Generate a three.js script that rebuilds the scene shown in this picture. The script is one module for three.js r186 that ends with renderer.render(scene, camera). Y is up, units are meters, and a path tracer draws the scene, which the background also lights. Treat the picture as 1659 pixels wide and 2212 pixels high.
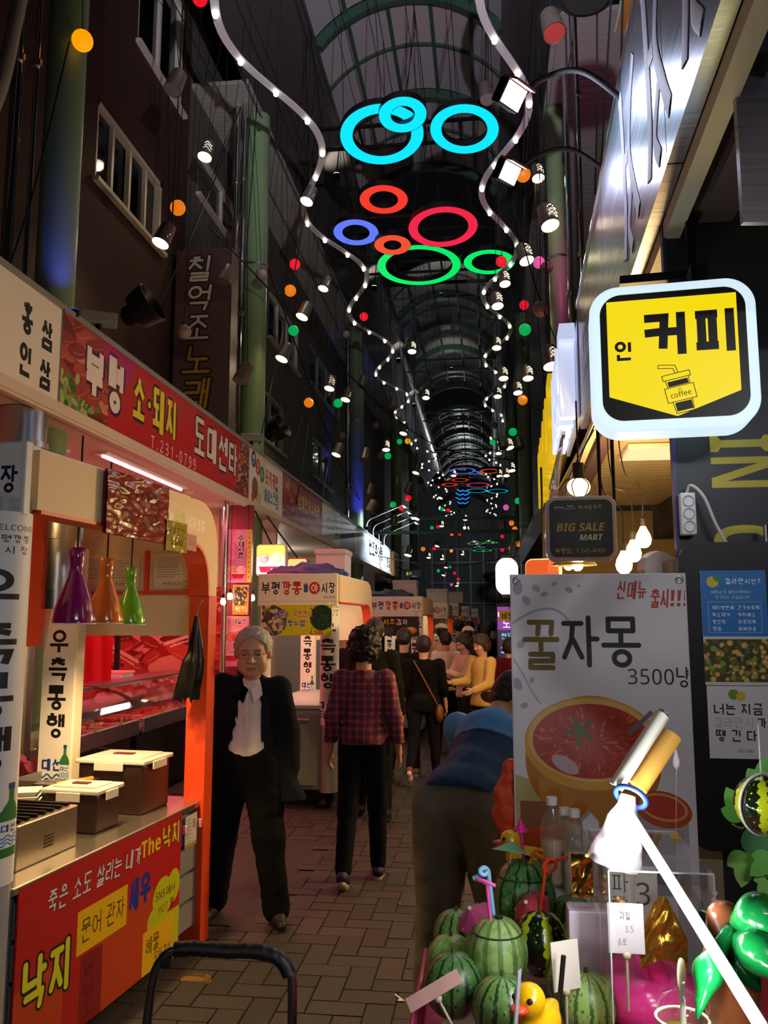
import * as THREE from 'three';
import { RoundedBoxGeometry } from 'three/addons/geometries/RoundedBoxGeometry.js';
import { TextGeometry } from 'three/addons/geometries/TextGeometry.js';
import { FontLoader } from 'three/addons/loaders/FontLoader.js';
import { RectAreaLightUniformsLib } from 'three/addons/lights/RectAreaLightUniformsLib.js';
import { mergeGeometries, mergeVertices } from 'three/addons/utils/BufferGeometryUtils.js';
import { ImprovedNoise } from 'three/addons/math/ImprovedNoise.js';

// ---------- camera, sky, exposure: a covered market lane at night, seen along -z from eye height ----------
RectAreaLightUniformsLib.init();
const scene = new THREE.Scene();
scene.background = new THREE.Color(0.0022, 0.0022, 0.003);
const renderer = new THREE.WebGLRenderer({ antialias: true });
renderer.shadowMap.enabled = true;
renderer.toneMapping = THREE.LinearToneMapping;
renderer.toneMappingExposure = 1.0;
const camera = new THREE.PerspectiveCamera(63.42, 1659 / 2212, 0.05, 200);
camera.position.set(0, 1.68, 0);
camera.rotation.order = 'YXZ';
camera.rotation.set(0.13109, 0.12261, 0);

// ---------- light: unseen tube lamps outside the frame, placed to light the near lane ----------
function rectLight(color, intensity, w, h, pos, target) {
  const l = new THREE.RectAreaLight(color, intensity, w, h);
  l.position.set(...pos); scene.add(l); l.lookAt(...target); return l;
}
function pointLight(color, intensity, pos, radius = 1) {
  const l = new THREE.PointLight(color, intensity); l.position.set(...pos); l.castShadow = true; l.shadow.radius = radius; scene.add(l); return l;
}
function spotLight(color, intensity, pos, target, angle, pen = 0.5, radius = 1) {
  const l = new THREE.SpotLight(color, intensity, 0, angle, pen); l.position.set(...pos); l.castShadow = true; l.shadow.radius = radius;
  l.target.position.set(...target); scene.add(l); scene.add(l.target); return l;
}
rectLight(0xf6f4ff, 46, 1.2, 0.16, [1.5, 3.02, 0.6], [1.2, 0, -0.6]);      // unseen tube at the right, lights the fruit stand and people (unseen_canopy_light)
rectLight(0xfff0e4, 15, 1.2, 0.16, [-2.3, 2.35, 1.6], [-1.2, 0.6, -3]);     // unseen tube behind the camera, lights the near people (unseen_canopy_light_001)

// ---------- helpers ----------
const V = (x, y, z) => new THREE.Vector3(x, y, z);
const rng = (seed) => () => { seed = (seed + 0x6d2b79f5) | 0; let t = Math.imul(seed ^ (seed >>> 15), 1 | seed); t = (t + Math.imul(t ^ (t >>> 7), 61 | t)) ^ t; return ((t ^ (t >>> 14)) >>> 0) / 4294967296; };
const R = rng(11), PI = Math.PI, rad = (a) => a * PI / 180;
const noise = new ImprovedNoise();
function M(color, rough = 0.7, o = {}) {
  const phys = ['clearcoat', 'transmission', 'sheen', 'anisotropy', 'ior', 'thickness', 'specularIntensity'].some((k) => k in o);
  const m = phys ? new THREE.MeshPhysicalMaterial({ roughness: rough, ...o }) : new THREE.MeshStandardMaterial({ roughness: rough, ...o });
  m.color.set(color); return m;
}
const glow = (color, k = 1, o = {}) => { const m = new THREE.MeshStandardMaterial({ color: 0x222222, roughness: 0.5, emissive: color, emissiveIntensity: k, ...o }); return m; };
const names = {};
const numbered = (n) => { const k = names[n] = (names[n] ?? -1) + 1; return k ? n + '_' + String(k).padStart(3, '0') : n; };
function shadowOn(o) { o.castShadow = true; o.receiveShadow = true; return o; }
function tag(o, label, category, group, kind) {
  o.userData.label = label; if (category) o.userData.category = category; if (group) o.userData.group = group; if (kind) o.userData.kind = kind; return o;
}
function thing(name, label, category, pos = [0, 0, 0], turn = 0, group) {
  const o = new THREE.Group(); o.name = numbered(name); o.position.set(...pos); o.rotation.y = turn; scene.add(o); return tag(o, label, category, group);
}
function part(name, g, m, parent, label) {
  const o = shadowOn(new THREE.Mesh(Array.isArray(g) ? mg(g) : g, m)); o.name = name; parent.add(o); if (label) o.userData.label = label; return o;
}
function single(name, g, m, label, category, pos = [0, 0, 0], turn = 0, group) {
  const o = shadowOn(new THREE.Mesh(Array.isArray(g) ? mg(g) : g, m)); o.name = numbered(name); o.position.set(...pos); o.rotation.y = turn; scene.add(o); return tag(o, label, category, group);
}
function struct(name, g, m, label) { const o = single(name, g, m, label); o.userData.kind = 'structure'; return o; }
function structGroup(name, label) { const o = new THREE.Group(); o.name = numbered(name); scene.add(o); o.userData = { label, kind: 'structure' }; return o; }
function mg(list) {
  const l = list.map((g) => { const n = g.index ? g.toNonIndexed() : g.clone(); for (const k of Object.keys(n.attributes)) if (!['position', 'normal', 'uv'].includes(k)) n.deleteAttribute(k);
    if (!n.attributes.normal) n.computeVertexNormals(); if (!n.attributes.uv) n.setAttribute('uv', new THREE.BufferAttribute(new Float32Array(n.attributes.position.count * 2), 2)); n.morphAttributes = {}; return n; });
  return mergeGeometries(l);
}
const mv = (g, x = 0, y = 0, z = 0, rx = 0, ry = 0, rz = 0) => { if (rx) g.rotateX(rx); if (rz) g.rotateZ(rz); if (ry) g.rotateY(ry); return g.translate(x, y, z); };
const B = (w, h, d, x = 0, y = 0, z = 0, r = 0) => mv(r ? new RoundedBoxGeometry(w, h, d, 2, r) : new THREE.BoxGeometry(w, h, d), x, y, z);
const C = (rt, rb, h, x = 0, y = 0, z = 0, seg = 24, open = false) => mv(new THREE.CylinderGeometry(rt, rb, h, seg, 1, open), x, y, z);
const S = (r, x = 0, y = 0, z = 0, sx = 1, sy = 1, sz = 1, seg = 20) => mv(new THREE.SphereGeometry(r, seg, Math.ceil(seg * 0.7)).scale(sx, sy, sz), x, y, z);
const vs = (pts) => pts.map((p) => V(...p));
const tube = (pts, r, n = 0, seg = 8, closed = false) => new THREE.TubeGeometry(new THREE.CatmullRomCurve3(vs(pts), closed, 'catmullrom', 0.5), n || pts.length * 6, r, seg, closed);
const bar = (a, b, r, seg = 6) => { const A = V(...a), Bv = V(...b), d = Bv.clone().sub(A), g = new THREE.CylinderGeometry(r, r, d.length(), seg);
  g.applyQuaternion(new THREE.Quaternion().setFromUnitVectors(V(0, 1, 0), d.normalize())); return g.translate(...A.add(Bv).multiplyScalar(0.5).toArray()); };
const lathe = (p, seg = 28) => new THREE.LatheGeometry(p.map(([x, y]) => new THREE.Vector2(x, y)), seg);
const plane = (w, h, x = 0, y = 0, z = 0, ry = 0, rx = 0) => { const g = new THREE.PlaneGeometry(w, h); if (rx) g.rotateX(rx); if (ry) g.rotateY(ry); return g.translate(x, y, z); };
const ext = (shape, depth, bevel = 0, seg = 12) => new THREE.ExtrudeGeometry(shape, { depth, curveSegments: seg, bevelEnabled: bevel > 0, bevelThickness: bevel, bevelSize: bevel, bevelSegments: 2 });
const shape = (pts) => new THREE.Shape(pts.map(([x, y]) => new THREE.Vector2(x, y)));
function rrect(w, h, r) {
  const s = new THREE.Shape(), x = -w / 2, y = -h / 2;
  s.moveTo(x + r, y); s.lineTo(x + w - r, y); s.absarc(x + w - r, y + r, r, -PI / 2, 0); s.lineTo(x + w, y + h - r); s.absarc(x + w - r, y + h - r, r, 0, PI / 2);
  s.lineTo(x + r, y + h); s.absarc(x + r, y + h - r, r, PI / 2, PI); s.lineTo(x, y + r); s.absarc(x + r, y + r, r, PI, 1.5 * PI); return s;
}
// a flat sheet with rounded corners whose uv covers 0..1
function sheet(s, w, h) { const g = new THREE.ShapeGeometry(s, 10), p = g.attributes.position, u = g.attributes.uv; for (let i = 0; i < p.count; i++) u.setXY(i, p.getX(i) / w + 0.5, p.getY(i) / h + 0.5); return g; }
// a thin board seen from both sides: quad corners a (bottom left), b (bottom right), c (top right), d (top left)
function quad(a, b, c, d) { const g = new THREE.BufferGeometry(); g.setAttribute('position', new THREE.Float32BufferAttribute([...a, ...b, ...c, ...d], 3)); g.setAttribute('uv', new THREE.Float32BufferAttribute([0, 0, 1, 0, 1, 1, 0, 1], 2)); g.setIndex([0, 1, 2, 0, 2, 3]); g.computeVertexNormals(); return g; }
function copyOf(o, pos, turn = 0, label, group) { const c = o.clone(); c.name = numbered(o.name.replace(/_\d{3}$/, '')); c.userData = { ...o.userData }; c.position.set(...pos); c.rotation.y = turn; if (label) c.userData.label = label; if (group) c.userData.group = group; scene.add(c); return c; }
function tex(w, h, draw, srgb = true) {
  const c = document.createElement('canvas'); c.width = w; c.height = h; const x = c.getContext('2d'); draw(x, w, h);
  const t = new THREE.CanvasTexture(c); if (srgb) t.colorSpace = THREE.SRGBColorSpace; return t;
}
const rep = (t, u, v) => { t.wrapS = t.wrapT = THREE.RepeatWrapping; t.repeat.set(u, v); return t; };
const printed = (t, rough = 0.55, o = {}) => M(0xffffff, rough, { map: t, ...o });
const backlit = (t, k = 1, o = {}) => new THREE.MeshStandardMaterial({ color: 0x181818, roughness: 0.35, emissive: 0xffffff, emissiveMap: t, emissiveIntensity: k, ...o });

// ---------- Korean lettering drawn from strokes ----------
const CHO = 'ㄱㄲㄴㄷㄸㄹㅁㅂㅃㅅㅆㅇㅈㅉㅊㅋㅌㅍㅎ', JUNG = 'ㅏㅐㅑㅒㅓㅔㅕㅖㅗㅘㅙㅚㅛㅜㅝㅞㅟㅠㅡㅢㅣ', JONG = ' ㄱㄲㄳㄴㄵㄶㄷㄹㄺㄻㄼㄽㄾㄿㅀㅁㅂㅄㅅㅆㅇㅈㅊㅋㅌㅍㅎ';
const JAMO = {
  ㄱ: [[[0, 0], [1, 0], [0.88, 1]]], ㄴ: [[[0, 0], [0, 1], [1, 1]]], ㄷ: [[[1, 0], [0, 0], [0, 1], [1, 1]]], ㄹ: [[[0, 0], [1, 0], [1, 0.5], [0, 0.5], [0, 1], [1, 1]]],
  ㅁ: [[[0, 0], [1, 0], [1, 1], [0, 1], [0, 0]]], ㅂ: [[[0, 0], [0, 1], [1, 1], [1, 0]], [[0, 0.5], [1, 0.5]]], ㅅ: [[[0.5, 0], [0.42, 0.45], [0, 1]], [[0.47, 0.35], [1, 1]]],
  ㅇ: ['o'], ㅈ: [[[0, 0], [1, 0]], [[0.52, 0], [0.42, 0.5], [0, 1]], [[0.48, 0.45], [1, 1]]], ㅊ: [[[0.3, 0], [0.7, 0]], [[0, 0.27], [1, 0.27]], [[0.5, 0.27], [0, 1]], [[0.47, 0.6], [1, 1]]],
  ㅋ: [[[0, 0], [1, 0], [0.88, 1]], [[0, 0.48], [0.94, 0.45]]], ㅌ: [[[1, 0], [0, 0], [0, 1], [1, 1]], [[0, 0.5], [1, 0.5]]], ㅍ: [[[-0.04, 0], [1.04, 0]], [[0.24, 0], [0.24, 1]], [[0.78, 0], [0.78, 1]], [[-0.04, 1], [1.04, 1]]],
  ㅎ: [[[0.3, 0], [0.7, 0]], [[0, 0.26], [1, 0.26]], 'h'],
};
const SPLIT = { ㄲ: 'ㄱㄱ', ㄸ: 'ㄷㄷ', ㅃ: 'ㅂㅂ', ㅆ: 'ㅅㅅ', ㅉ: 'ㅈㅈ', ㄳ: 'ㄱㅅ', ㄵ: 'ㄴㅈ', ㄶ: 'ㄴㅎ', ㄺ: 'ㄹㄱ', ㄻ: 'ㄹㅁ', ㄼ: 'ㄹㅂ', ㄽ: 'ㄹㅅ', ㄾ: 'ㄹㅌ', ㄿ: 'ㄹㅍ', ㅀ: 'ㄹㅎ', ㅄ: 'ㅂㅅ' };
const VV = { ㅏ: [1, 1, 0], ㅐ: [2, 1, 0], ㅑ: [1, 2, 0], ㅒ: [2, 2, 0], ㅓ: [1, 0, 1], ㅔ: [2, 0, 1], ㅕ: [1, 0, 2], ㅖ: [2, 0, 2], ㅣ: [1, 0, 0] };
const HV = { ㅗ: -1, ㅛ: -2, ㅜ: 1, ㅠ: 2, ㅡ: 0 }, MIX = { ㅘ: 'ㅗㅏ', ㅙ: 'ㅗㅐ', ㅚ: 'ㅗㅣ', ㅝ: 'ㅜㅓ', ㅞ: 'ㅜㅔ', ㅟ: 'ㅜㅣ', ㅢ: 'ㅡㅣ' };
function syllablePath(c, ch, x, y, w, h, lw) {
  const n = ch.charCodeAt(0) - 0xac00, ci = CHO[Math.floor(n / 588)], ju = JUNG[Math.floor((n % 588) / 28)], jo = JONG[n % 28], p = lw / 2;
  const line = (pts) => { pts.forEach(([a, b], i) => (i ? c.lineTo(x + a * w, y + b * h) : c.moveTo(x + a * w, y + b * h))); };
  const oval = (x0, y0, x1, y1) => { const cx = x + (x0 + x1) / 2 * w, cy = y + (y0 + y1) / 2 * h; c.moveTo(cx + (x1 - x0) / 2 * w, cy); c.ellipse(cx, cy, (x1 - x0) / 2 * w, (y1 - y0) / 2 * h, 0, 0, 2 * PI); };
  const cons = (j, x0, y0, x1, y1) => {
    if (SPLIT[j]) { const m = (x0 + x1) / 2, g = (x1 - x0) * 0.08; cons(SPLIT[j][0], x0, y0, m - g, y1); cons(SPLIT[j][1], m + g, y0, x1, y1); return; }
    for (const s of JAMO[j]) {
      if (s === 'o') { const r = Math.min((x1 - x0) * w, (y1 - y0) * h * 1.15); const cx = (x0 + x1) / 2; oval(cx - r / w / 2, y0, cx + r / w / 2, y1); }
      else if (s === 'h') { const hh = y1 - y0, cx = (x0 + x1) / 2, rw = Math.min((x1 - x0) * 0.5, hh * h / w * 0.42); oval(cx - rw, y0 + hh * 0.45, cx + rw, y1); }
      else line(s.map(([a, b]) => [x0 + a * (x1 - x0), y0 + b * (y1 - y0)]));
    }
  };
  const vert = (v, x0, x1, y0, y1) => {
    const [n2, r, l] = VV[v], m = n2 === 2 ? [x0 + (x1 - x0) * (l ? 0.5 : 0.15), x1 - (x1 - x0) * (r ? 0.25 : 0)] : [l ? x1 - (x1 - x0) * 0.1 : x0 + (x1 - x0) * (r ? 0.3 : 0.6)];
    m.forEach((a) => line([[a, y0], [a, y1]]));
    const H2 = y1 - y0, ys = (k) => k === 1 ? [0.45] : [0.32, 0.6];
    if (r) for (const k of ys(r)) line(n2 === 2 ? [[m[0], y0 + H2 * k], [m[1], y0 + H2 * k]] : [[m[0], y0 + H2 * k], [x1 + 0.02, y0 + H2 * k]]);
    if (l) for (const k of ys(l)) line([[x0 - 0.06, y0 + H2 * k], [m[0], y0 + H2 * k]]);
  };
  const horz = (v, x0, x1, y0, y1) => {
    const k = HV[v], H2 = y1 - y0, by = k < 0 ? y1 - H2 * 0.12 : k > 0 ? y0 + H2 * 0.2 : (y0 + y1) / 2; line([[x0, by], [x1, by]]);
    const xs = Math.abs(k) === 1 ? [0.5] : k ? [0.33, 0.67] : []; for (const a of xs) line([[x0 + (x1 - x0) * a, by], [x0 + (x1 - x0) * a, k < 0 ? y0 : y1]]);
  };
  const f = jo !== ' ', e = p / Math.min(w, h) + 0.01;
  if (VV[ju]) { cons(ci, 0.06 + e, f ? 0.08 : 0.16, 0.56, f ? 0.47 : 0.8); vert(ju, 0.66, 0.96 - e / 2, 0.02 + e / 2, f ? 0.56 : 0.98 - e / 2); if (f) cons(jo, 0.24, 0.68, 0.86, 0.97 - e / 2); }
  else if (MIX[ju]) { const a = MIX[ju]; cons(ci, 0.08 + e, f ? 0.06 : 0.1, 0.54, f ? 0.32 : 0.42); horz(a[0], 0.04 + e / 2, 0.62, f ? 0.36 : 0.5, f ? 0.58 : 0.82); vert(a[1], 0.7, 0.97 - e / 2, 0.03, f ? 0.62 : 0.97); if (f) cons(jo, 0.24, 0.7, 0.86, 0.97 - e / 2); }
  else { cons(ci, 0.2, 0.04 + e / 2, 0.8, f ? 0.3 : 0.46); horz(ju, 0.04 + e / 2, 0.96 - e / 2, f ? 0.36 : 0.54, f ? 0.6 : 0.95 - e / 2); if (f) cons(jo, 0.22, 0.69, 0.8, 0.98 - e / 2); }
}
// s may mix Korean, Latin and digits; x,y is the left end of the line's middle; returns the width
function han(c, s, x, y, size, color, o = {}) {
  const { wt = 0.11, wx = 0.92, gap = 0.06, align = 'left', ol, olw = 0.12, font = 'bold', vertical = false, cap = 'butt', slant = 0 } = o;
  const adv = (ch) => (ch >= '가' && ch <= '힣' ? size * (wx + gap) : (c.font = font + ' ' + Math.round(size * (o.lat || 1.0)) + 'px sans-serif', c.measureText(ch).width + size * gap * 0.4));
  const W = vertical ? 0 : [...s].reduce((t, ch) => t + adv(ch), 0);
  if (align === 'center') x -= W / 2; else if (align === 'right') x -= W;
  c.save(); if (slant) c.transform(1, 0, -slant, 1, slant * y, 0);
  c.lineJoin = cap === 'round' ? 'round' : 'miter'; c.lineCap = cap === 'round' ? 'round' : cap;
  for (const pass of ol ? [0, 1] : [1]) {
    let px = x, py = y;
    for (const ch of s) {
      if (ch >= '가' && ch <= '힣') {
        c.beginPath(); syllablePath(c, ch, px, py - size / 2, size * wx, size, size * wt);
        c.strokeStyle = pass ? color : ol; c.lineWidth = size * wt + (pass ? 0 : size * olw); if (!pass) c.lineJoin = 'round'; c.stroke();
      } else if (ch !== ' ') {
        c.font = font + ' ' + Math.round(size * (o.lat || 1.0)) + 'px sans-serif'; c.textBaseline = 'middle'; c.textAlign = 'left';
        if (pass) { c.fillStyle = color; c.fillText(ch, px, py); } else { c.strokeStyle = ol; c.lineWidth = size * olw; c.lineJoin = 'round'; c.strokeText(ch, px, py); }
      }
      if (vertical) py += size * (1 + gap) * (o.vgap || 1); else px += adv(ch);
    }
  }
  c.restore(); return W;
}
const txt = (c, s, x, y, size, color, font = 'bold', align = 'center') => { c.font = font + ' ' + size + 'px sans-serif'; c.textBaseline = 'middle'; c.textAlign = align; c.fillStyle = color; c.fillText(s, x, y); };
function grain(c, w, h, n, tones, smin, smax, r = R) { for (let i = 0; i < n; i++) { c.fillStyle = tones[Math.floor(r() * tones.length)]; const s = smin + r() * (smax - smin); c.beginPath(); c.ellipse(r() * w, r() * h, s, s * (0.5 + r() * 0.5), r() * PI, 0, 2 * PI); c.fill(); } }

// ---------- materials shared by the setting ----------
const mats = {
  green: M(0x6f8a66, 0.45), greenDark: M(0x2f4a3a, 0.5), chrome: M(0xd0d0d0, 0.16, { metalness: 1 }), steel: M(0xb4b6b8, 0.3, { metalness: 1 }), blackMetal: M(0x101012, 0.45, { metalness: 0.6 }),
  black: M(0x0b0b0c, 0.6), wire: M(0x08080a, 0.7), white: M(0xe6e4df, 0.5), offwhite: M(0xcfc9bd, 0.6), grey: M(0x86888a, 0.5), orange: M(0xe2491c, 0.42), cream: M(0xe9cfa2, 0.55), darkGlass: M(0x0a0d10, 0.08), red: M(0xb01018, 0.5), concrete: M(0x3a3634, 0.9),
};
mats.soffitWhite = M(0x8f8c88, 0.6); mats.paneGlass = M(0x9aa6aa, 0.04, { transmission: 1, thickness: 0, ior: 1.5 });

// ---------- floor: herringbone pavers ----------
{
  const floor = structGroup('floor', 'dark herringbone paved lane floor');
  part('base', B(9, 0.2, 66, -1, -0.108, -29), mats.concrete, floor);
  const gt = tex(256, 256, (c, w, h) => { c.fillStyle = '#8a8480'; c.fillRect(0, 0, w, h); grain(c, w, h, 5200, ['#6f6a66', '#a39c98', '#595452', '#b3aca8', '#7b7470'], 0.5, 2); grain(c, w, h, 50, ['#5c5654', '#a69f9a'], 3, 8); }), gb = gt;
  const pm = [0x605b5a, 0x5a5756, 0x66615f, 0x524f4e].map((k) => M(k, 0.7, { map: gt, bumpMap: gb, bumpScale: 0.0025 }));
  const a = 0.128, g = 0.008, hg = B(2 * a - g, 0.03, a - g), vg = B(a - g, 0.03, 2 * a - g), near = [], far = [];
  for (let i = -24; i < 16; i++) for (let j = -10; j < 190; j++) {
    const k = (((i - j) % 4) + 4) % 4; if (k !== 0 && k !== 3) continue;
    const hz = k === 0, x = -0.3 + (hz ? i + 1 : i + 0.5) * a, d = 1.2 + (hz ? j + 0.5 : j + 1) * a;
    if (x < -3.0 || x > 1.5) continue;
    if (x < -1.3 && d > 4.75 && d < 6.6) continue;
    const v = d > 3.25 && x > -1.75 && x < 0.12 && x > -1.3 - (d > 6.6 ? 0.4 : 0.0);
    (v && d < 8.6 ? near : far).push([x, d, hz]);
  }
  near.sort((p, q) => p[1] - q[1]); while (near.length > 300) far.push(near.pop());
  near.forEach(([x, d, hz], n) => { const o = part(n ? 'paver_' + String(n).padStart(3, '0') : 'paver', hz ? hg : vg, pm[Math.floor(R() * 4)], floor); o.position.set(x, -0.0155 + R() * 0.0025, -d); });
  const fp = part('paver_field', far.map(([x, d, hz]) => (hz ? hg : vg).clone().translate(x, -0.0155 + R() * 0.0025, -d)), pm[0], floor); fp.userData.kind = 'stuff';
  part('asphalt_patch', B(1.72, 0.03, 1.86, -2.165, -0.0165, -5.67), M(0x584a47, 0.75, { map: gt, bumpMap: gb, bumpScale: 0.001 }), floor);
  const blob = (n, r, k) => { const p = []; for (let i = 0; i < n; i++) { const t = i / n * 2 * PI; p.push([Math.cos(t) * r * (0.8 + 0.35 * k()), Math.sin(t) * r * (0.8 + 0.35 * k())]); } return shape(p); };
  const ys = part('paint_spot', mv(ext(blob(16, 0.075, R), 0.001), 0, 0, 0, -PI / 2), M(0xb98a1c, 0.7, { map: gt }), floor, 'worn yellow paint spot'); const yp = [-1.388,0,-4.03]; ys.position.set(yp[0], 0.0005, yp[2]);
  for (const [p, w] of [[[-0.389,0,-3.921], 0.075], [[-1.038,0,-6.374], 0.03], [[-0.466,0,-5.67], 0.035], [[-0.55,0,-5.201], 0.02]]) { const o = single('paper_scrap', ext(shape([[0, 0], [w, 0.006], [w * 1.1, w * 0.2], [w * 0.4, w * 0.16], [w * 0.3, w * 0.4], [0.01, w * 0.3]]), 0.002).rotateX(-PI / 2), mats.offwhite, 'small torn scrap of paper lying on the pavers', 'litter', [p[0], 0.004, p[2]], R() * 3, 'paper scraps on the pavers'); }
}

// ---------- left buildings ----------
const brickTex = tex(512, 512, (c, w, h) => {
  c.fillStyle = '#2e2523'; c.fillRect(0, 0, w, h);
  for (let r = 0; r < 16; r++) for (let i = -1; i < 6; i++) { const t = R(); c.fillStyle = `rgb(${74 + t * 26},${40 + t * 14},${36 + t * 12})`; c.fillRect(i * 102 + (r % 2) * 51 + 2, r * 32 + 2, 98, 28); }
  grain(c, w, h, 1500, ['rgba(40,22,20,.5)', 'rgba(130,84,74,.3)'], 1, 3);
});
const tileTex = tex(512, 512, (c, w, h) => { c.fillStyle = '#6a6864'; c.fillRect(0, 0, w, h); for (let r = 0; r < 16; r++) for (let i = -1; i < 9; i++) { const t = R(); c.fillStyle = `rgb(${130 + t * 22},${128 + t * 22},${122 + t * 22})`; c.fillRect(i * 64 + (r % 2) * 32 + 1.5, r * 32 + 1.5, 61, 29); } });
rep(brickTex, 1, 1); rep(tileTex, 1, 1);
function wallWithHoles(d0, d1, y0, y1, xin, holes, m, name, label, depth = 0.3) {
  const s = shape([[d0, y0], [d1, y0], [d1, y1], [d0, y1]]);
  for (const [a, b, lo, hi] of holes) s.holes.push(shape([[a, lo], [a, hi], [b, hi], [b, lo]]));
  return struct(name, ext(s, depth).rotateY(PI / 2).translate(xin - depth, 0, 0), m, label);
}
let winN = 0;
function windowAt(d0, d1, y0, y1, xin, bars, label, frameMat = M(0xb9b3aa, 0.5), sideways = 1) {
  const o = structGroup('window_' + (++winN), label), x = xin - 0.06, t = 0.06, L = d1 - d0, H = y1 - y0, zc = -(d0 + d1) / 2, yc = (y0 + y1) / 2;
  part('window_frame', [B(0.09, t, L, x, y0 + t / 2, zc), B(0.09, t, L, x, y1 - t / 2, zc), B(0.09, H, t, x, yc, -d0 - t / 2), B(0.09, H, t, x, yc, -d1 + t / 2)], frameMat, o);
  part('window_sill', B(0.16, 0.05, L + 0.1, xin - 0.01, y0 - 0.02, zc), frameMat, o);
  for (let i = 0; i < bars; i++) {
    const a = d0 + L * i / bars, b = d0 + L * (i + 1) / bars;
    part('pane', B(0.006, H - 0.1, (b - a) - 0.03, x - 0.02 - (i % 2) * 0.025, yc, -(a + b) / 2), mats.paneGlass, o);
    if (i) part('mullion', B(0.06, H - 0.05, 0.055, x, yc, -a), frameMat, o);
  }
}
wallWithHoles(3, 10.7, 3.3, 12, -4.15, [[8.0, 9.85, 6.45, 7.4], [8.9, 10.4, 8.75, 10.4]], M(0x9c8b86, 0.85, { map: brickTex, bumpMap: brickTex, bumpScale: 0.004 }), 'wall_left', 'dark red brick wall of the building above the butcher shop');
windowAt(8.0, 9.85, 6.45, 7.4, -4.15, 4, 'white framed sliding window in the dark brick wall');
windowAt(8.9, 10.4, 8.75, 10.4, -4.15, 2, 'dark upper window of the brick building under the roof');
const h2 = [[11.1, 13.6, 7.95, 8.7], [11.0, 12.4, 6.2, 7.0], [14.6, 16.6, 5.1, 6.1], [15.2, 17.8, 7.2, 8.2], [19.5, 22, 5.2, 6.2], [19, 22.5, 7.4, 8.4], [12.2, 13.4, 4.3, 5.0]];
wallWithHoles(10.7, 46, 3.3, 12, -4.15, h2, M(0x9a9894, 0.8, { map: tileTex, bumpMap: tileTex, bumpScale: 0.003 }), 'wall_left', 'grey tiled wall of the farther left buildings');
h2.forEach(([a, b, lo, hi], i) => windowAt(a, b, lo, hi, -4.15, i % 2 ? 3 : 2, ['wide strip window high in the grey tiled wall', 'white framed window beside the vertical karaoke sign', 'dark two-pane window low in the grey wall beyond the green column', 'three-pane window of the grey wall beyond the second green column', 'two-pane window in the grey wall behind the third green column', 'three-pane far window high in the grey wall', 'small two-pane window above the kebab sign'][i], i % 3 ? mats.grey : undefined));
for (const [w, h, x, y, lab] of [[0.2, 8.9, -7.0, 7.75, 'unseen plaster wall keeping the rooms behind the left windows dark'], [2.8, 0.2, -5.8, 12.1, 'unseen ceiling slab keeping the rooms behind the left windows dark'], [2.8, 0.2, -5.8, 3.4, 'unseen floor slab keeping the rooms behind the left windows dark']]) struct('unseen_room_wall', B(w, h, 44, x, y, -24.5), M(0xb4b0a8, 0.8), lab);  // unseen closed rooms, so the windows stay dark
// plain walls beyond and the closing of the lane's right side
struct('wall_right', B(0.3, 9.6, 48, 2.45, 7.6, -27), M(0x6d6a68, 0.85, { map: tileTex }), 'grey wall of the right-hand buildings');
{ const o = structGroup('wall_back', 'dark shutter wall closing the far end of the lane'); part('wall', B(9, 12, 0.3, -1.2, 6, -62), M(0x44484c, 0.8), o); for (let i = 0; i < 7; i++) part('mullion', B(0.12, 7, 0.12, -4 + i * 0.95, 3.5, -61.8), M(0x6a7074, 0.5), o); for (const y of [1.5, 3, 4.5, 6, 7]) part('transom', B(6, 0.1, 0.1, -1.2, y, -61.8), M(0x6a7074, 0.5), o); }
{ const o = thing('added_far_lamp', 'added white lamp brightening the far shutter wall', 'lamp', [-1.3, 7.5, -52]); part('bulb', S(0.09), glow(0xeef2f4, 6), o); part('wire', bar([0, 0.08, 0], [-0.05, 2.47, 0], 0.008), mats.wire, o); pointLight(0xe6ecf0, 42, [-1.3, 7.5, -52], 5); }  // added lamp, brightens the far shutter wall

// ---------- soffits of crosswise white planks, gutters and eaves ----------
function soffit(name, label, x0, x1, y, d0, dNear, d1, w) {
  const o = structGroup(name, label), g = B(x1 - x0, 0.03, w - 0.012), far = []; let n = 0;
  part('backing', B(x1 - x0, 0.02, d1 - d0, (x0 + x1) / 2, y + 0.03, -(d0 + d1) / 2), mats.soffitWhite, o);
  for (let d = d0 + w / 2; d < d1; d += w, n++) { if (d < dNear) { const p = part(n ? 'plank_' + String(n).padStart(3, '0') : 'plank', g, mats.soffitWhite, o); p.position.set((x0 + x1) / 2, y, -d); } else far.push(g.clone().translate((x0 + x1) / 2, y, -d)); }
  if (far.length) part('plank_field', far, mats.soffitWhite, o).userData.kind = 'stuff';
}
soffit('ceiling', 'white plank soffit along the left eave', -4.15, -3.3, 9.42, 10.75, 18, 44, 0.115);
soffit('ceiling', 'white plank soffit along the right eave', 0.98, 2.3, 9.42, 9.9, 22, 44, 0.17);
const eaveMat = M(0x5b585c, 0.34, { metalness: 0.55 });
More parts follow.
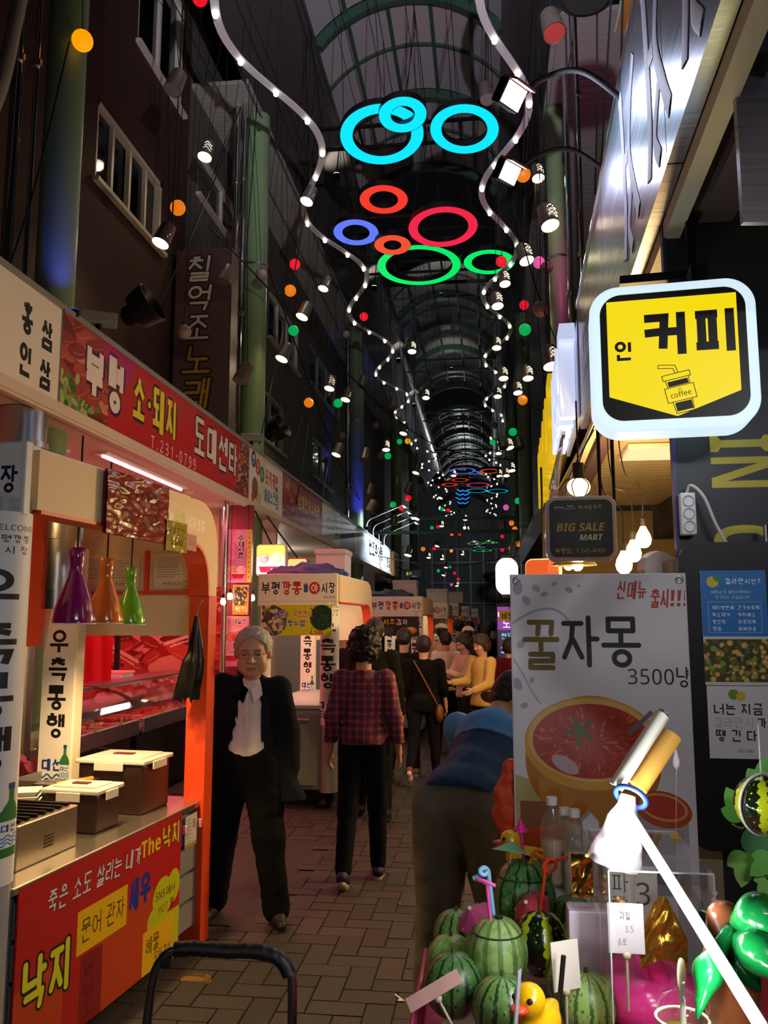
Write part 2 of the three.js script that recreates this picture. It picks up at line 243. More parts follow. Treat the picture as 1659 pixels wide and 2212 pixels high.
for (const [s, x0, x1] of [[-1, -3.35, -2.5], [1, 1.05, 0.4]]) {
  const p = []; for (let i = 0; i <= 10; i++) { const t = i / 10; p.push([x0 + (x1 - x0) * (t * 0.85 + 0.15 * t * t), 9.4 + 1.06 * (1 - (1 - t) ** 1.8)]); }
  const q = p.map(([a, b]) => [a - s * -0.03, b + 0.03]).reverse();
  struct('trim_' + (s < 0 ? 1 : 2), [mv(ext(shape([...p, ...q]), 46), 0, 0, -48), B(0.09, 0.1, 46, x1, 10.46, -25)], eaveMat, s < 0 ? 'grey curved metal eave panel along the left of the roof' : 'grey curved metal eave panel along the right of the roof');
}
// ---------- barrel roof ----------
{
  const roof = structGroup('ceiling', 'translucent barrel vault roof on green arched ribs'), cx = -1.05, hw = 1.45, rise = 0.74, Rr = (hw * hw + rise * rise) / (2 * rise), cy = 10.46 + rise - Rr, A = Math.asin(hw / Rr);
  const arc = (r0, r1, a0, a1, dep, n = 14) => { const p = []; for (let i = 0; i <= n; i++) { const t = a0 + (a1 - a0) * i / n; p.push([cx + r0 * Math.sin(t), cy + r0 * Math.cos(t)]); } for (let i = n; i >= 0; i--) { const t = a0 + (a1 - a0) * i / n; p.push([cx + r1 * Math.sin(t), cy + r1 * Math.cos(t)]); } return ext(shape(p), dep); };
  const ribG = arc(Rr - 0.16, Rr, -A, A, 0.1), thinG = arc(Rr - 0.04, Rr, -A, A, 0.04), seg = 5, panelG = [];
  for (let k = 0; k < seg; k++) panelG.push(arc(Rr + 0.002, Rr + 0.012, -A + 2 * A * k / seg + 0.012, -A + 2 * A * (k + 1) / seg - 0.012, 1.16, 4));
  const pmat = [0x9c979c, 0x938f96, 0xa29a9c].map((k) => M(k, 0.4, { metalness: 0.0 }));
  const bays = []; for (const [a, n] of [[4.2, 5], [20.6, 5], [36, 7]]) for (let i = 0; i < n; i++) bays.push([a + i * 2.4, i === n - 1]);
  for (const [d, last] of bays) {
    const r0 = part('rib', ribG, mats.greenDark, roof); r0.position.z = -d - 0.1; if (last) { const r1 = part('rib', ribG, mats.greenDark, roof); r1.position.z = -d - 2.5; }
    const t0 = part('glazing_bar', thinG, mats.greenDark, roof); t0.position.z = -d - 1.22;
    for (let h = 0; h < 2; h++) for (let k = 0; k < seg; k++) { const p = part('roof_panel', panelG[k], pmat[Math.floor(R() * 3)], roof); p.position.z = -d - 1.18 - h * 1.2; }
    for (let k = 0; k <= seg; k++) { const t = -A + 2 * A * k / seg; part('purlin', B(0.05, 0.06, 2.4, cx + (Rr - 0.03) * Math.sin(t), cy + (Rr - 0.03) * Math.cos(t), -d - 1.2), mats.greenDark, roof); }
  }
  for (const d of [20.6, 27, 34, 42, 50]) part('tie_beam', [B(3.0, 0.09, 0.06, cx, 10.4, -d), B(3.0, 0.05, 0.05, cx, 10.02, -d)], mats.greenDark, roof);
}
// ---------- green columns, drain pipes ----------
for (const [x, d, r, y1, lab] of [[-3.42, 6.02, 0.155, 9.5, 'pale green steel column above the ginseng sign'], [-3.4, 11.65, 0.18, 9.5, 'pale green steel column beside the vertical karaoke sign'], [-3.4, 21.5, 0.2, 9.5, 'pale green steel column lit blue above the white signs'], [-3.35, 31, 0.2, 9.5, 'pale green steel column beyond the signboard with arm lamps'], [-3.3, 38, 0.2, 9.5, 'far pale green steel column at the left eave'], [1.13, 11.9, 0.14, 9.4, 'green-grey steel column under the right eave'], [1.0, 20.5, 0.17, 9.45, 'second green-grey steel column of the right row'], [1.0, 29, 0.18, 9.45, 'far green-grey steel column of the right row']]) {
  const o = structGroup('green_column', lab); o.position.set(x, 0, -d);
  part('shaft', C(r, r, y1 - 0.1, 0, y1 / 2, 0, 28), mats.green, o);
  for (const yy of [3.9, 4.06, 7]) part('collar', C(r + 0.012, r + 0.012, 0.035, 0, yy, 0, 28), mats.steel, o);
}
for (const [p0, y0, y1, r] of [[[-3.62, 0, -5.65], 3.9, 10.2, 0.045], [[-3.5, 0, -5.72], 3.9, 10.2, 0.022], [[-3.62, 0, -11.3], 3.9, 9.4, 0.05], [[-3.48, 0, -11.2], 3.9, 9.4, 0.03], [[-3.55, 0, -21], 3.9, 9.4, 0.05], [[1.2, 0, -11], 3.9, 9.4, 0.035], [[1.22, 0, -9.8], 4.1, 9.4, 0.03]]) {
  const o = structGroup('drain_pipe', 'polished steel drain pipe running up beside a column');
  part('pipe', C(r, r, y1 - y0, p0[0], (y0 + y1) / 2, p0[2], 16), mats.chrome, o); part('clamp', C(r + 0.02, r + 0.02, 0.06, p0[0], 6.1, p0[2], 16), mats.steel, o); part('clamp', C(r + 0.02, r + 0.02, 0.06, p0[0], 8.2, p0[2], 16), mats.steel, o);
}
{ // wide pale pipe rising at the far left above the ginseng sign
  const o = structGroup('drain_pipe', 'thick pale pipe slanting up above the ginseng sign'); part('pipe', tube([[-3.644,5.042,-5.2], [-3.528,5.608,-5.3], [-3.513,6.172,-5.4], [-3.51,6.725,-5.5]], 0.055, 30, 14), M(0x8f8c90, 0.35), o);
}

// ---------- left canopy and shop rooms ----------
struct('canopy_left', [B(1.2, 0.08, 23.8, -3.62, 3.2, -16), B(0.05, 0.1, 23.8, -3.06, 3.19, -16)], M(0xd9c8bd, 0.5), 'pale canopy soffit under the left shop signs');
struct('canopy_left', B(1.1, 0.06, 23.8, -3.62, 3.98, -16), mats.grey, 'grey top of the left canopy');
const shopWall = M(0xd8c4bc, 0.6);
struct('wall_shop', B(0.1, 3.2, 28, -5.9, 1.6, -18), shopWall, 'back wall of the left-hand shops');
struct('ceiling_shop', B(2.3, 0.08, 28, -4.85, 3.24, -18), M(0xe5d6d0, 0.6), 'ceiling of the left-hand shops');
for (const [d, lab] of [[3.9, 'partition wall on the near side of the butcher shop'], [10.6, 'partition wall between the butcher and the ice cream shop'], [13.6, 'partition wall beyond the ice cream shop'], [19, 'partition wall of the farther left shops'], [26, 'last partition wall of the left shops']]) struct('wall_partition', B(2.4, 3.2, 0.1, -4.7, 1.6, -d), shopWall, lab);
// steel column in front of the butcher shop, below the ginseng sign
struct('steel_column', [C(0.16, 0.16, 3.15, -3.22, 1.58, -5.35, 28), C(0.175, 0.175, 0.04, -3.22, 2.9, -5.35, 28)], mats.steel, 'brushed steel round column below the ginseng sign');

// ---------- right canopy, fascia line slightly turned from the lane ----------
const FX = (d) => 0.65 + 0.036 * (d - 3.11), FT = -Math.atan(0.036);
struct('canopy_right', mv(B(0.06, 0.06, 11, 0, 0, 0), FX(6.4) + 0.06, 3.13, -6.4, 0, FT), M(0xc9bfa0, 0.5), 'cream lip under the steel fascia of the right canopy');
struct('canopy_right', mv(B(0.12, 0.05, 11, 0, 0, 0), FX(6.4) + 0.22, 3.18, -6.4, 0, FT), M(0x6b5650, 0.5), 'brown inner rail under the right canopy');
struct('canopy_right', B(2.2, 0.08, 14, 1.95, 4.2, -4.9), mats.grey, 'grey top of the right canopy');
{
  const o = structGroup('ceiling_canopy', 'cream plank soffit under the right canopy'), g = B(1.75, 0.02, 0.14), m = M(0xd8c79c, 0.3);
  part('backing', B(1.8, 0.03, 8.2, 1.78, 3.27, -7.4), m, o);
  for (let d = 3.4, n = 0; d < 11.4; d += 0.152, n++) { const p = part(n ? 'plank_' + String(n).padStart(3, '0') : 'plank', g, m, o); p.position.set(1.8, 3.24, -d); }
  for (let d = -2.0, n = 0; d < 3.3; d += 0.152, n++) { const p = part('near_plank', g, m, o); p.position.set(1.8, 3.24, -d); } part('near_backing', B(1.8, 0.03, 5.4, 1.78, 3.27, -0.7), m, o);
}
struct('wall_shop', B(0.1, 3.2, 9, 2.6, 1.6, -7.6), M(0xb59a63, 0.7), 'warm back wall of the right-hand shop');
struct('wall_partition', B(1.9, 3.2, 0.1, 1.75, 1.6, -11.8), M(0x8d7a55, 0.7), 'far partition wall of the right-hand shop');
struct('wall_right', B(0.12, 3.3, 34, 1.25, 1.65, -29), M(0x4c4744, 0.8), 'dark shopfronts of the farther right side');
struct('canopy_right', B(0.5, 0.5, 34, 1.1, 3.3, -29), M(0x3a3638, 0.6), 'dark canopy of the farther right shops');
// fixtures of the two unseen lamps that light the near lane
for (const [p, t, lab] of [[[1.5, 3.08, 0.6], 0, 'unseen white tube lamp out of view, lighting the near lane from the right'], [[-2.3, 2.42, 1.6], 0.35, 'unseen warm tube lamp behind the camera, lighting the near people']]) {
  const o = thing('unseen_canopy_light', lab, 'lamp', p, t); part('housing', B(1.24, 0.05, 0.12, 0, 0.02, 0), mats.white, o); part('tube_lamp', C(0.014, 0.014, 1.2, 0, 0, 0, 12).rotateZ(PI / 2).translate(0, -0.03, 0), glow(0xfff2e2, 4), o);
}

// ---------- signs on the left fascia ----------
function meat(c, x, y, w, h, seed, n = 60) {
  const r = rng(seed); c.save(); c.beginPath(); c.rect(x, y, w, h); c.clip(); c.fillStyle = '#7c1f1c'; c.fillRect(x, y, w, h);
  for (let i = 0; i < n; i++) { c.fillStyle = ['#a83a30', '#b8483c', '#6c1a18', '#d08a7a', '#93271f', '#8a221c'][Math.floor(r() * 6)]; const a = x + r() * w, b = y + r() * h, s = h * (0.05 + r() * 0.13), t = -0.5 + r() * 1.0; c.beginPath(); c.ellipse(a, b, s * 1.8, s * (0.35 + r() * 0.5), t, 0, 7); c.fill(); c.strokeStyle = 'rgba(226,178,164,.7)'; c.lineWidth = h * 0.008; c.beginPath(); c.ellipse(a, b, s * 1.5, s * 0.3, t, 0.3, 2.2); c.stroke(); }
  c.restore();
}
function leaves(c, x, y, w, h, seed, n = 40) { const r = rng(seed); for (let i = 0; i < n; i++) { c.fillStyle = ['#5f8a3a', '#86a85a', '#3d6a2c', '#a9bf7c'][Math.floor(r() * 4)]; c.beginPath(); c.ellipse(x + r() * w, y + r() * h, w * 0.08 + r() * w * 0.1, h * 0.06 + r() * h * 0.1, r() * 3, 0, 7); c.fill(); } }
function fasciaSign(d0, d1, t, label, o = {}) {
  const { y0 = 3.2, y1 = 3.96, x = -3.05, th = 0.14, name = 'shop_sign' } = o, L = d1 - d0 - 0.015, g = thing(name, label, 'sign', [x, y0, -(d0 + d1) / 2], 0, o.group);
  part('sign_box', B(th, y1 - y0, L, -th / 2 - 0.004, (y1 - y0) / 2, 0), M(0xc9c4ba, 0.5), g);
  part('sign_face', plane(L - 0.01, y1 - y0 - 0.01, 0, (y1 - y0) / 2, 0, PI / 2), printed(t, 0.32), g);
  part('edge_trim', B(0.02, 0.02, L, 0, 0.01, 0), mats.grey, g); part('edge_trim', B(0.02, 0.02, L, 0, y1 - y0 - 0.01, 0), mats.grey, g); return g;
}
fasciaSign(4.05, 5.5, tex(1024, 540, (c, w, h) => {
  c.fillStyle = '#efe9e2'; c.fillRect(0, 0, w, h);
  [['#d86a2a', 0], ['#1f2f4f', 130], ['#c9622a', 170], ['#7a2a7a', 300], ['#b0387a', 330]].forEach(([k, x], i, a) => { c.fillStyle = k; c.beginPath(); c.moveTo(x, 0); c.lineTo((a[i + 1] || [0, 365])[1] + 40, 0); c.quadraticCurveTo((a[i + 1] || [0, 365])[1] + 110, h / 2, (a[i + 1] || [0, 365])[1] + 40, h); c.lineTo(x, h); c.closePath(); c.fill(); });
  c.fillStyle = '#efe9e2'; c.beginPath(); c.moveTo(545, 0); c.quadraticCurveTo(470, h / 2, 545, h); c.lineTo(w, h); c.lineTo(w, 0); c.closePath(); c.fill();
  han(c, '홍', 650, 175, 165, '#1a1718', { wt: 0.15, wx: 0.72 }); han(c, '인', 650, 385, 165, '#1a1718', { wt: 0.15, wx: 0.72 }); han(c, '삼', 830, 195, 165, '#1a1718', { wt: 0.15, wx: 0.72 }); han(c, '삼', 830, 400, 165, '#1a1718', { wt: 0.15, wx: 0.72 });
}), 'white ginseng shop sign with black characters and coloured stripes at one end');
fasciaSign(5.5, 10.35, tex(2048, 320, (c, w, h) => {
  c.fillStyle = '#c01220'; c.fillRect(0, 0, w, h); meat(c, 0, 0, 330, h, 5, 120); leaves(c, -10, 190, 150, 140, 6); leaves(c, 120, 250, 140, 80, 16, 20);
  c.fillStyle = '#b0106a'; c.beginPath(); c.moveTo(250, 0); c.lineTo(560, 0); c.lineTo(470, 130); c.lineTo(330, 110); c.fill(); c.fillStyle = '#c01220'; c.beginPath(); c.moveTo(330, h); c.quadraticCurveTo(370, 200, 310, 110); c.lineTo(620, 110); c.lineTo(620, h); c.fill();
  han(c, '부평', 150, 140, 200, '#f1e9ee', { wt: 0.16, wx: 0.72, gap: 0.03, ol: '#3a1048', olw: 0.12 });
  han(c, '소·돼지', 520, 130, 190, '#f2e21c', { wt: 0.14, wx: 0.66, ol: '#1c1010', olw: 0.12, lat: 0.8 }); han(c, '도매센타', 1180, 130, 190, '#ece8ea', { wt: 0.13, wx: 0.82, ol: '#1c1010', olw: 0.1 });
  txt(c, 'T . 2 3 1 - 0 7 9 9', 960, 268, 70, '#e9dfe2', 'normal');
  c.save(); c.beginPath(); c.moveTo(1890, 0); c.lineTo(w, 0); c.lineTo(w, h); c.lineTo(1800, h); c.closePath(); c.clip(); meat(c, 1780, 0, 280, h, 9, 70); grain(c, w, h, 900, ['#2a1a14', '#dcc9b8'], 4, 12); c.restore();
}), 'long red butcher sign with white and yellow characters and a phone number');
fasciaSign(10.35, 12.6, tex(1024, 340, (c, w, h) => {
  c.fillStyle = '#eef0ee'; c.fillRect(0, 0, w, h); c.fillStyle = '#2a6fb4'; c.fillRect(0, h - 22, w, 22); [['#2b3c88', 90, 60], ['#c23a2a', 190, 90], ['#2c8a4a', 290, 120]].forEach(([k, x, y], i) => { c.fillStyle = k; c.beginPath(); c.arc(x, y, 52, 0, 7); c.fill(); han(c, '햇오유'[i], x, y, 60, '#fff', { align: 'center' }); });
  han(c, '터키케밥', 370, 120, 120, '#c02a3a', { wt: 0.13, wx: 0.62 }); han(c, '아이스크림', 350, 240, 110, '#2c6cae', { wt: 0.12, wx: 0.6 });
  c.fillStyle = '#8a5a3a'; c.beginPath(); c.arc(130, 230, 66, 0, 7); c.fill(); c.fillStyle = '#c8402e'; c.beginPath(); c.arc(90, 290, 34, 0, 7); c.fill(); leaves(c, 120, 260, 120, 50, 31, 14); c.fillStyle = '#e8c38a'; c.beginPath(); c.arc(230, 285, 40, 0, 7); c.fill();
  meat(c, 820, 0, 204, h - 22, 12, 40);
}), 'white kebab and ice cream sign with blue lower edge');
fasciaSign(12.6, 15.2, tex(1024, 320, (c, w, h) => { c.fillStyle = '#8c1724'; c.fillRect(0, 0, w, h); meat(c, 0, 0, 200, h, 14, 40); han(c, '남매한우식육점', 230, 130, 120, '#e2c93a', { wt: 0.14, wx: 0.8, ol: '#5c1010', olw: 0.08 }); txt(c, 'T.051-245-0123'.slice(0, 9) + '0799', 600, 262, 70, '#d9b9a0', 'normal'); }), 'dark red beef shop sign with yellow characters');
fasciaSign(15.2, 17.2, tex(512, 256, (c, w, h) => { c.fillStyle = '#cfd6dc'; c.fillRect(0, 0, w, h); han(c, '다사모', 130, 130, 110, '#33415c', { wt: 0.1 }); han(c, '생활', 330, 60, 40, '#55607a'); }), 'pale grey sign with thin dark blue characters');
fasciaSign(17.2, 19.1, tex(512, 256, (c, w, h) => { c.fillStyle = '#31405c'; c.fillRect(0, 0, w, h); han(c, '의류잡화', 80, 120, 80, '#8fa0bc', { wt: 0.1 }); txt(c, '051-245', 330, 210, 40, '#b46a6a'); }), 'slate blue sign between two pale signs');
fasciaSign(19.1, 21.2, tex(512, 256, (c, w, h) => { c.fillStyle = '#e3ebee'; c.fillRect(0, 0, w, h); han(c, '인더카페', 90, 120, 84, '#7d97a6', { wt: 0.09 }); }), 'white sign with pale grey-blue characters beside the slate blue sign');
fasciaSign(21.2, 26.4, tex(1024, 220, (c, w, h) => { c.fillStyle = '#e9f0f2'; c.fillRect(0, 0, w, h); han(c, '원조추어탕', 60, 95, 120, '#141414', { wt: 0.15, cap: 'round' }); c.lineWidth = 16; c.strokeStyle = '#141414'; c.beginPath(); c.moveTo(790, 20); c.quadraticCurveTo(740, 120, 770, 210); c.stroke(); han(c, '본점', 830, 130, 90, '#141414', { wt: 0.14 }); }), 'white restaurant sign with brushed black characters under four arm lamps');
single('sign_end_panel', B(0.4, 0.8, 1.6, -3.15, 0.4, 0, 0.02), M(0xa06a34, 0.5), 'brown wooden end panel beyond the white restaurant sign', 'panel', [0, 3.12, -27.3]);
for (let i = 0; i < 4; i++) { // arm lamps over the white sign
  const o = thing('arm_lamp', 'white lamp on a thin bent arm above the white restaurant sign', 'lamp', [-3.1, 3.96, -(21.6 + i * 1.25)], 0, 'arm lamps above the restaurant sign');
  part('arm', tube([[0, -0.1, 0], [0, 0.32, 0], [0.3, 0.5, 0], [0.98, 0.78, 0]], 0.014, 24, 6), mats.white, o);
  part('shade', mv(lathe([[0.02, 0.08], [0.05, 0.07], [0.09, 0]], 16), 1.0, 0.72, 0, 0, 0, -0.6), mats.white, o); part('bulb', S(0.045, 0.99, 0.73, 0), glow(0xf4fbff, 6), o);
  spotLight(0xdcf0ff, 26, [-2.12, 4.66, -(21.6 + i * 1.25)], [-3.05, 3.5, -(21.6 + i * 1.25)], 0.9, 0.6);
}
{ // green arrow sign facing the viewer, far left
  const p = [-2.43,3.254,-27.8], o = thing('arrow_sign', 'small dark hanging sign with green lettering and arrow', 'sign', p);
  part('sign_box', B(0.62, 0.28, 0.08, 0, 0, 0, 0.01), mats.black, o); part('sign_face', plane(0.58, 0.25, 0, 0, 0.045), backlit(tex(256, 112, (c, w, h) => { c.fillStyle = '#0a0d08'; c.fillRect(0, 0, w, h); han(c, '출구', 20, 50, 44, '#c8e83a'); txt(c, '→', 205, 50, 54, '#c8e83a'); han(c, '동문입구', 110, 92, 20, '#9ab0c0'); }), 0.9), o); part('hanger', bar([-0.3, 0.1, 0], [-3.1 - p[0], 0.35, 0], 0.02), mats.blackMetal, o);
}

// ---------- vertical karaoke sign ----------
{
  const d = 10.2, a = [-4.086,6.647,-10.2], b = [-3.301,4.166,-10.2], w = b[0] - a[0], h = a[1] - b[1], o = thing('vertical_sign', 'tall unlit purple-grey karaoke sign with stacked white and yellow characters', 'sign', [(a[0] + b[0]) / 2, b[1], -d]);
  part('sign_box', B(w, h, 0.3, 0, h / 2, -0.16, 0.01), M(0x4a3a44, 0.5), o);
  part('sign_face', plane(w - 0.03, h - 0.03, 0, h / 2, 0), printed(tex(320, 1100, (c, W, H) => { c.fillStyle = '#4c3440'; c.fillRect(0, 0, W, H); c.fillStyle = '#57474a'; c.fillRect(0, 330, W, H); ['칠', '억', '조'].forEach((s, i) => han(c, s, 60, 120 + i * 185, 165, '#c8c0c2', { wt: 0.1, cap: 'round', ol: '#1c1216', slant: 0.12 })); ['노', '래', '방'].forEach((s, i) => han(c, s, 55, 690 + i * 200, 185, '#a88a3a', { wt: 0.1, cap: 'round', ol: '#2c1210', slant: 0.12 })); }), 0.5), o);
  for (const k of [0.85, 0.2]) part('bracket', bar([-w / 2, h * k, -0.16], [-0.62, h * k, -0.16], 0.02), mats.blackMetal, o);
}
// floodlight heads and speaker horn on the canopy top
function horn(p, turn, lab) { const o = thing('outdoor_floodlight', lab, 'lamp', p, turn); part('bracket', B(0.3, 0.1, 0.14, 0, 0.06, 0, 0.01), mats.grey, o); part('head', mv(lathe([[0.05, -0.1], [0.09, -0.06], [0.1, 0.06], [0.17, 0.2], [0.18, 0.2], [0.15, 0.03]], 20), 0.28, 0.14, 0, 0.5, 0, -1.0), mats.blackMetal, o); part('post', C(0.025, 0.025, 0.2, 0, -0.06, 0), mats.blackMetal, o); }
horn([-3.2, 4.14, -6.35], 0.5, 'dark unlit floodlight on the canopy above the red butcher sign'); horn([-3.2, 4.14, -10.95], 0.3, 'dark unlit floodlight beside the second green column');
spotLight(0x4a4aff, 3.2, [-3.1, 4.05, -5.72], [-3.36, 4.9, -6.0], 0.5, 0.9, 2); spotLight(0x3430ff, 14, [-3.0, 4.1, -20.9], [-3.4, 5.4, -21.5], 0.5, 0.8, 2);
for (const [p, lab] of [[[-3.1, 4.02, -5.75], 'small unseen blue uplight lighting the foot of the near green column'], [[-3.0, 4.06, -20.9], 'small unseen blue uplight lighting the foot of the far green column']]) { const o = thing('unseen_blue_uplight', lab, 'lamp', p); part('can', C(0.04, 0.035, 0.08, 0, -0.02, 0), mats.blackMetal, o); part('lamp_lens', C(0.034, 0.034, 0.006, 0, 0.022, 0), glow(0x4a4aff, 2), o); }  // unseen uplights, placed for the blue light on the column feet

// ---------- butcher shop behind the cart ----------
{
  rectLight(0xff4a60, 20, 4.2, 0.3, [-4.1, 3.1, -7.6], [-4.1, 0, -7.6]); rectLight(0xff98a8, 5, 4.6, 0.25, [-3.35, 3.12, -7.8], [-3.35, 0, -7.8]); rectLight(0xff6070, 14, 2.2, 0.3, [-4.4, 3.1, -9.8], [-4.4, 0, -9.8]);
  for (const [x, z, c, lab] of [[-4.1, -7.6, 0xff5a70, 'pink meat-counter tube lamp over the glass counters'], [-3.35, -7.8, 0xffa0b0, 'pale pink tube lamp under the canopy of the butcher shop'], [-4.4, -9.8, 0xff5a70, 'pink tube lamp at the back of the butcher shop']]) { const o = thing('pink_tube_lamp', lab, 'lamp', [x, 3.13, z]); part('housing', B(0.12, 0.04, 2.0, 0, 0.03, 0), mats.white, o); part('tube_lamp', C(0.016, 0.016, 1.9, 0, 0, 0).rotateX(PI / 2), glow(c, 5), o); }
  for (let i = 0; i < 7; i++) { const o = thing('downlight', 'round recessed canopy lamp above the butcher shop front', 'lamp', [-3.4 - (i % 2) * 0.25, 3.15, -(5.9 + i * 0.8)], 0, 'recessed canopy lamps'); part('ring', C(0.06, 0.065, 0.02), mats.white, o); part('lamp_lens', C(0.045, 0.045, 0.008, 0, -0.012, 0), M(0xf2d8d8, 0.4), o); if (i % 2) part('cord', C(0.003, 0.003, 0.16, 0, -0.09, 0, 6), mats.offwhite, o); }
  const mt = tex(1024, 512, (c, w, h) => { meat(c, 0, 0, w, h, 21, 260); c.fillStyle = '#efe2da'; for (const [x, y, a] of [[600, 180, -0.3], [760, 260, -0.25], [250, 330, 0.4]]) { c.save(); c.translate(x, y); c.rotate(a); c.globalAlpha = 0.75; c.fillRect(-180, -9, 360, 18); c.fillRect(-140, 20, 300, 8); c.restore(); } });
  single('meat_poster', plane(2.0, 1.25), printed(mt, 0.4), 'large red meat photograph on the end wall of the butcher shop', 'poster', [-4.35, 1.5, -10.54]);
  single('meat_poster', plane(4.2, 1.3, 0, 0, 0, PI / 2), printed(mt, 0.4), 'long red meat photograph on the back wall of the butcher shop', 'poster', [-5.84, 2.0, -8]);
  single('vent_grille', B(0.5, 0.24, 0.02), printed(tex(128, 64, (c, w, h) => { c.fillStyle = '#c9b0ac'; c.fillRect(0, 0, w, h); c.fillStyle = '#6a4a48'; for (let i = 0; i < 16; i++) for (let j = 0; j < 8; j++) c.fillRect(i * 8 + 2, j * 8 + 2, 4, 4); })), 'pale perforated vent grille above the meat photograph', 'grille', [-4.0, 2.72, -10.53]);
  const glassM = M(0xffffff, 0.03, { transmission: 1, thickness: 0, ior: 1.45 }), st = mats.steel;
  function counter(d0, d1, lab, seed) {
    const L = d1 - d0, o = thing('meat_counter', lab, 'counter', [-3.2, 0, -(d0 + d1) / 2]), r = rng(seed);
    part('base', B(0.8, 0.62, L - 0.04, -0.45, 0.33, 0), M(0x1b1a1c, 0.55, { map: tex(128, 64, (c, w, h) => { c.fillStyle = '#5a5658'; c.fillRect(0, 0, w, h); c.fillStyle = '#1c1b1c'; for (let i = 0; i < 32; i++) for (let j = 0; j < 16; j++) c.fillRect(i * 4, j * 4, 2.5, 2.5); }) }), o);
    part('front_rail', B(0.05, 0.14, L, 0, 0.72, 0, 0.01), st, o); part('deck', B(0.8, 0.03, L, -0.45, 0.68, 0), M(0xd8d2d0, 0.3), o); part('back_ledge', B(0.28, 0.05, L, -0.88, 1.02, 0, 0.01), st, o); part('back_panel', B(0.02, 0.32, L, -0.76, 0.85, 0), st, o);
    const p = []; for (let i = 0; i <= 8; i++) { const t = i / 8 * PI / 2; p.push([-0.45 + 0.45 * Math.cos(t), 0.8 + 0.26 * Math.sin(t)]); }
    part('glass', mv(ext(shape([...p, ...p.map(([a, b]) => [a - 0.004, b - 0.006]).reverse()]), L - 0.02), 0, 0, -L / 2 + 0.01), glassM, o); part('top_rail', B(0.36, 0.02, L, -0.62, 1.065, 0), st, o);
    for (let i = 0; i < Math.floor(L / 0.24); i++) {
      const z = -L / 2 + 0.16 + i * 0.24; for (let k = 0; k < 2; k++) { const mtray = thing('meat_tray', 'white tray of red sliced meat inside a glass counter', 'meat', [-3.38 - k * 0.24, 0.697, o.position.z + z], 0, 'trays of meat in the glass counters'); part('tray', B(0.2, 0.03, 0.2, 0, 0.015, 0, 0.008), mats.white, mtray); const gs = []; for (let q = 0; q < 5; q++) gs.push(mv(new RoundedBoxGeometry(0.05, 0.035, 0.16, 2, 0.015), -0.075 + q * 0.038, 0.05, (r() - 0.5) * 0.02, 0, 0, 0.5 + r() * 0.3)); part('meat', gs, M([0xa31c1c, 0xb8322c, 0x8a1414][Math.floor(r() * 3)], 0.35), mtray); }
      if (i % 2) part('price_tag', B(0.004, 0.07, 0.05, 0.03, 0.82, z), M(0x8c8a3c, 0.6), o);
    }
  }
  counter(5.3, 7.45, 'curved glass meat counter at the near end of the butcher shop', 3); counter(7.55, 10.3, 'curved glass meat counter at the far end of the butcher shop', 4);
  const sc = thing('digital_scale', 'pale digital scale standing on the back ledge of the meat counter', 'scale', [-4.08, 1.05, -8.9]); part('pan', B(0.3, 0.03, 0.3, 0, 0.07, 0, 0.01), M(0xe0c0b0, 0.4), sc); part('body', B(0.26, 0.06, 0.3, 0, 0.03, 0, 0.01), mats.white, sc); part('pole', C(0.015, 0.015, 0.4, -0.1, 0.26, 0), mats.white, sc); part('display', B(0.05, 0.16, 0.1, -0.1, 0.48, 0, 0.008), mats.black, sc);
  const ap = thing('red_apron', 'bright red apron hanging inside the butcher shop', 'apron', [-4.101,1.332,-8.3]); const ag = new THREE.PlaneGeometry(0.5, 0.85, 24, 4); { const q = ag.attributes.position; for (let i = 0; i < q.count; i++) q.setZ(i, 0.03 * Math.sin(q.getX(i) * 34 + q.getY(i) * 2)); ag.computeVertexNormals(); } part('cloth', ag, M(0xc00d12, 0.7, { side: THREE.DoubleSide }), ap); part('hanger', bar([-0.25, 0.44, 0], [0.25, 0.44, 0], 0.012), mats.black, ap); part('cord', bar([0, 0.44, 0], [0, 1.4, 0], 0.003), mats.black, ap);
  const po = thing('divider_post', 'slim black post standing between the meat photographs', 'post', [-4.404,1.142,-9.6]); po.position.y = 0; part('shaft', B(0.05, 2.6, 0.05, 0, 1.3, 0), mats.black, po); part('foot', B(0.14, 0.02, 0.14, 0, 0.01, 0), mats.black, po);
  const cr = thing('goods_crate', 'brown crate of red packed goods behind the food cart', 'crate', [-2.72, 0, -4.98]); part('box', B(0.5, 0.72, 0.42, 0, 0.36, 0, 0.01), M(0x7c5a34, 0.8), cr); const pk = []; for (let i = 0; i < 12; i++) pk.push(mv(new RoundedBoxGeometry(0.16, 0.06, 0.1, 2, 0.02), (R() - 0.5) * 0.3, 0.76 + R() * 0.12, (R() - 0.5) * 0.26, R(), R() * 3, R() * 0.6)); part('packs', pk, M(0xb83a44, 0.35), cr);
}

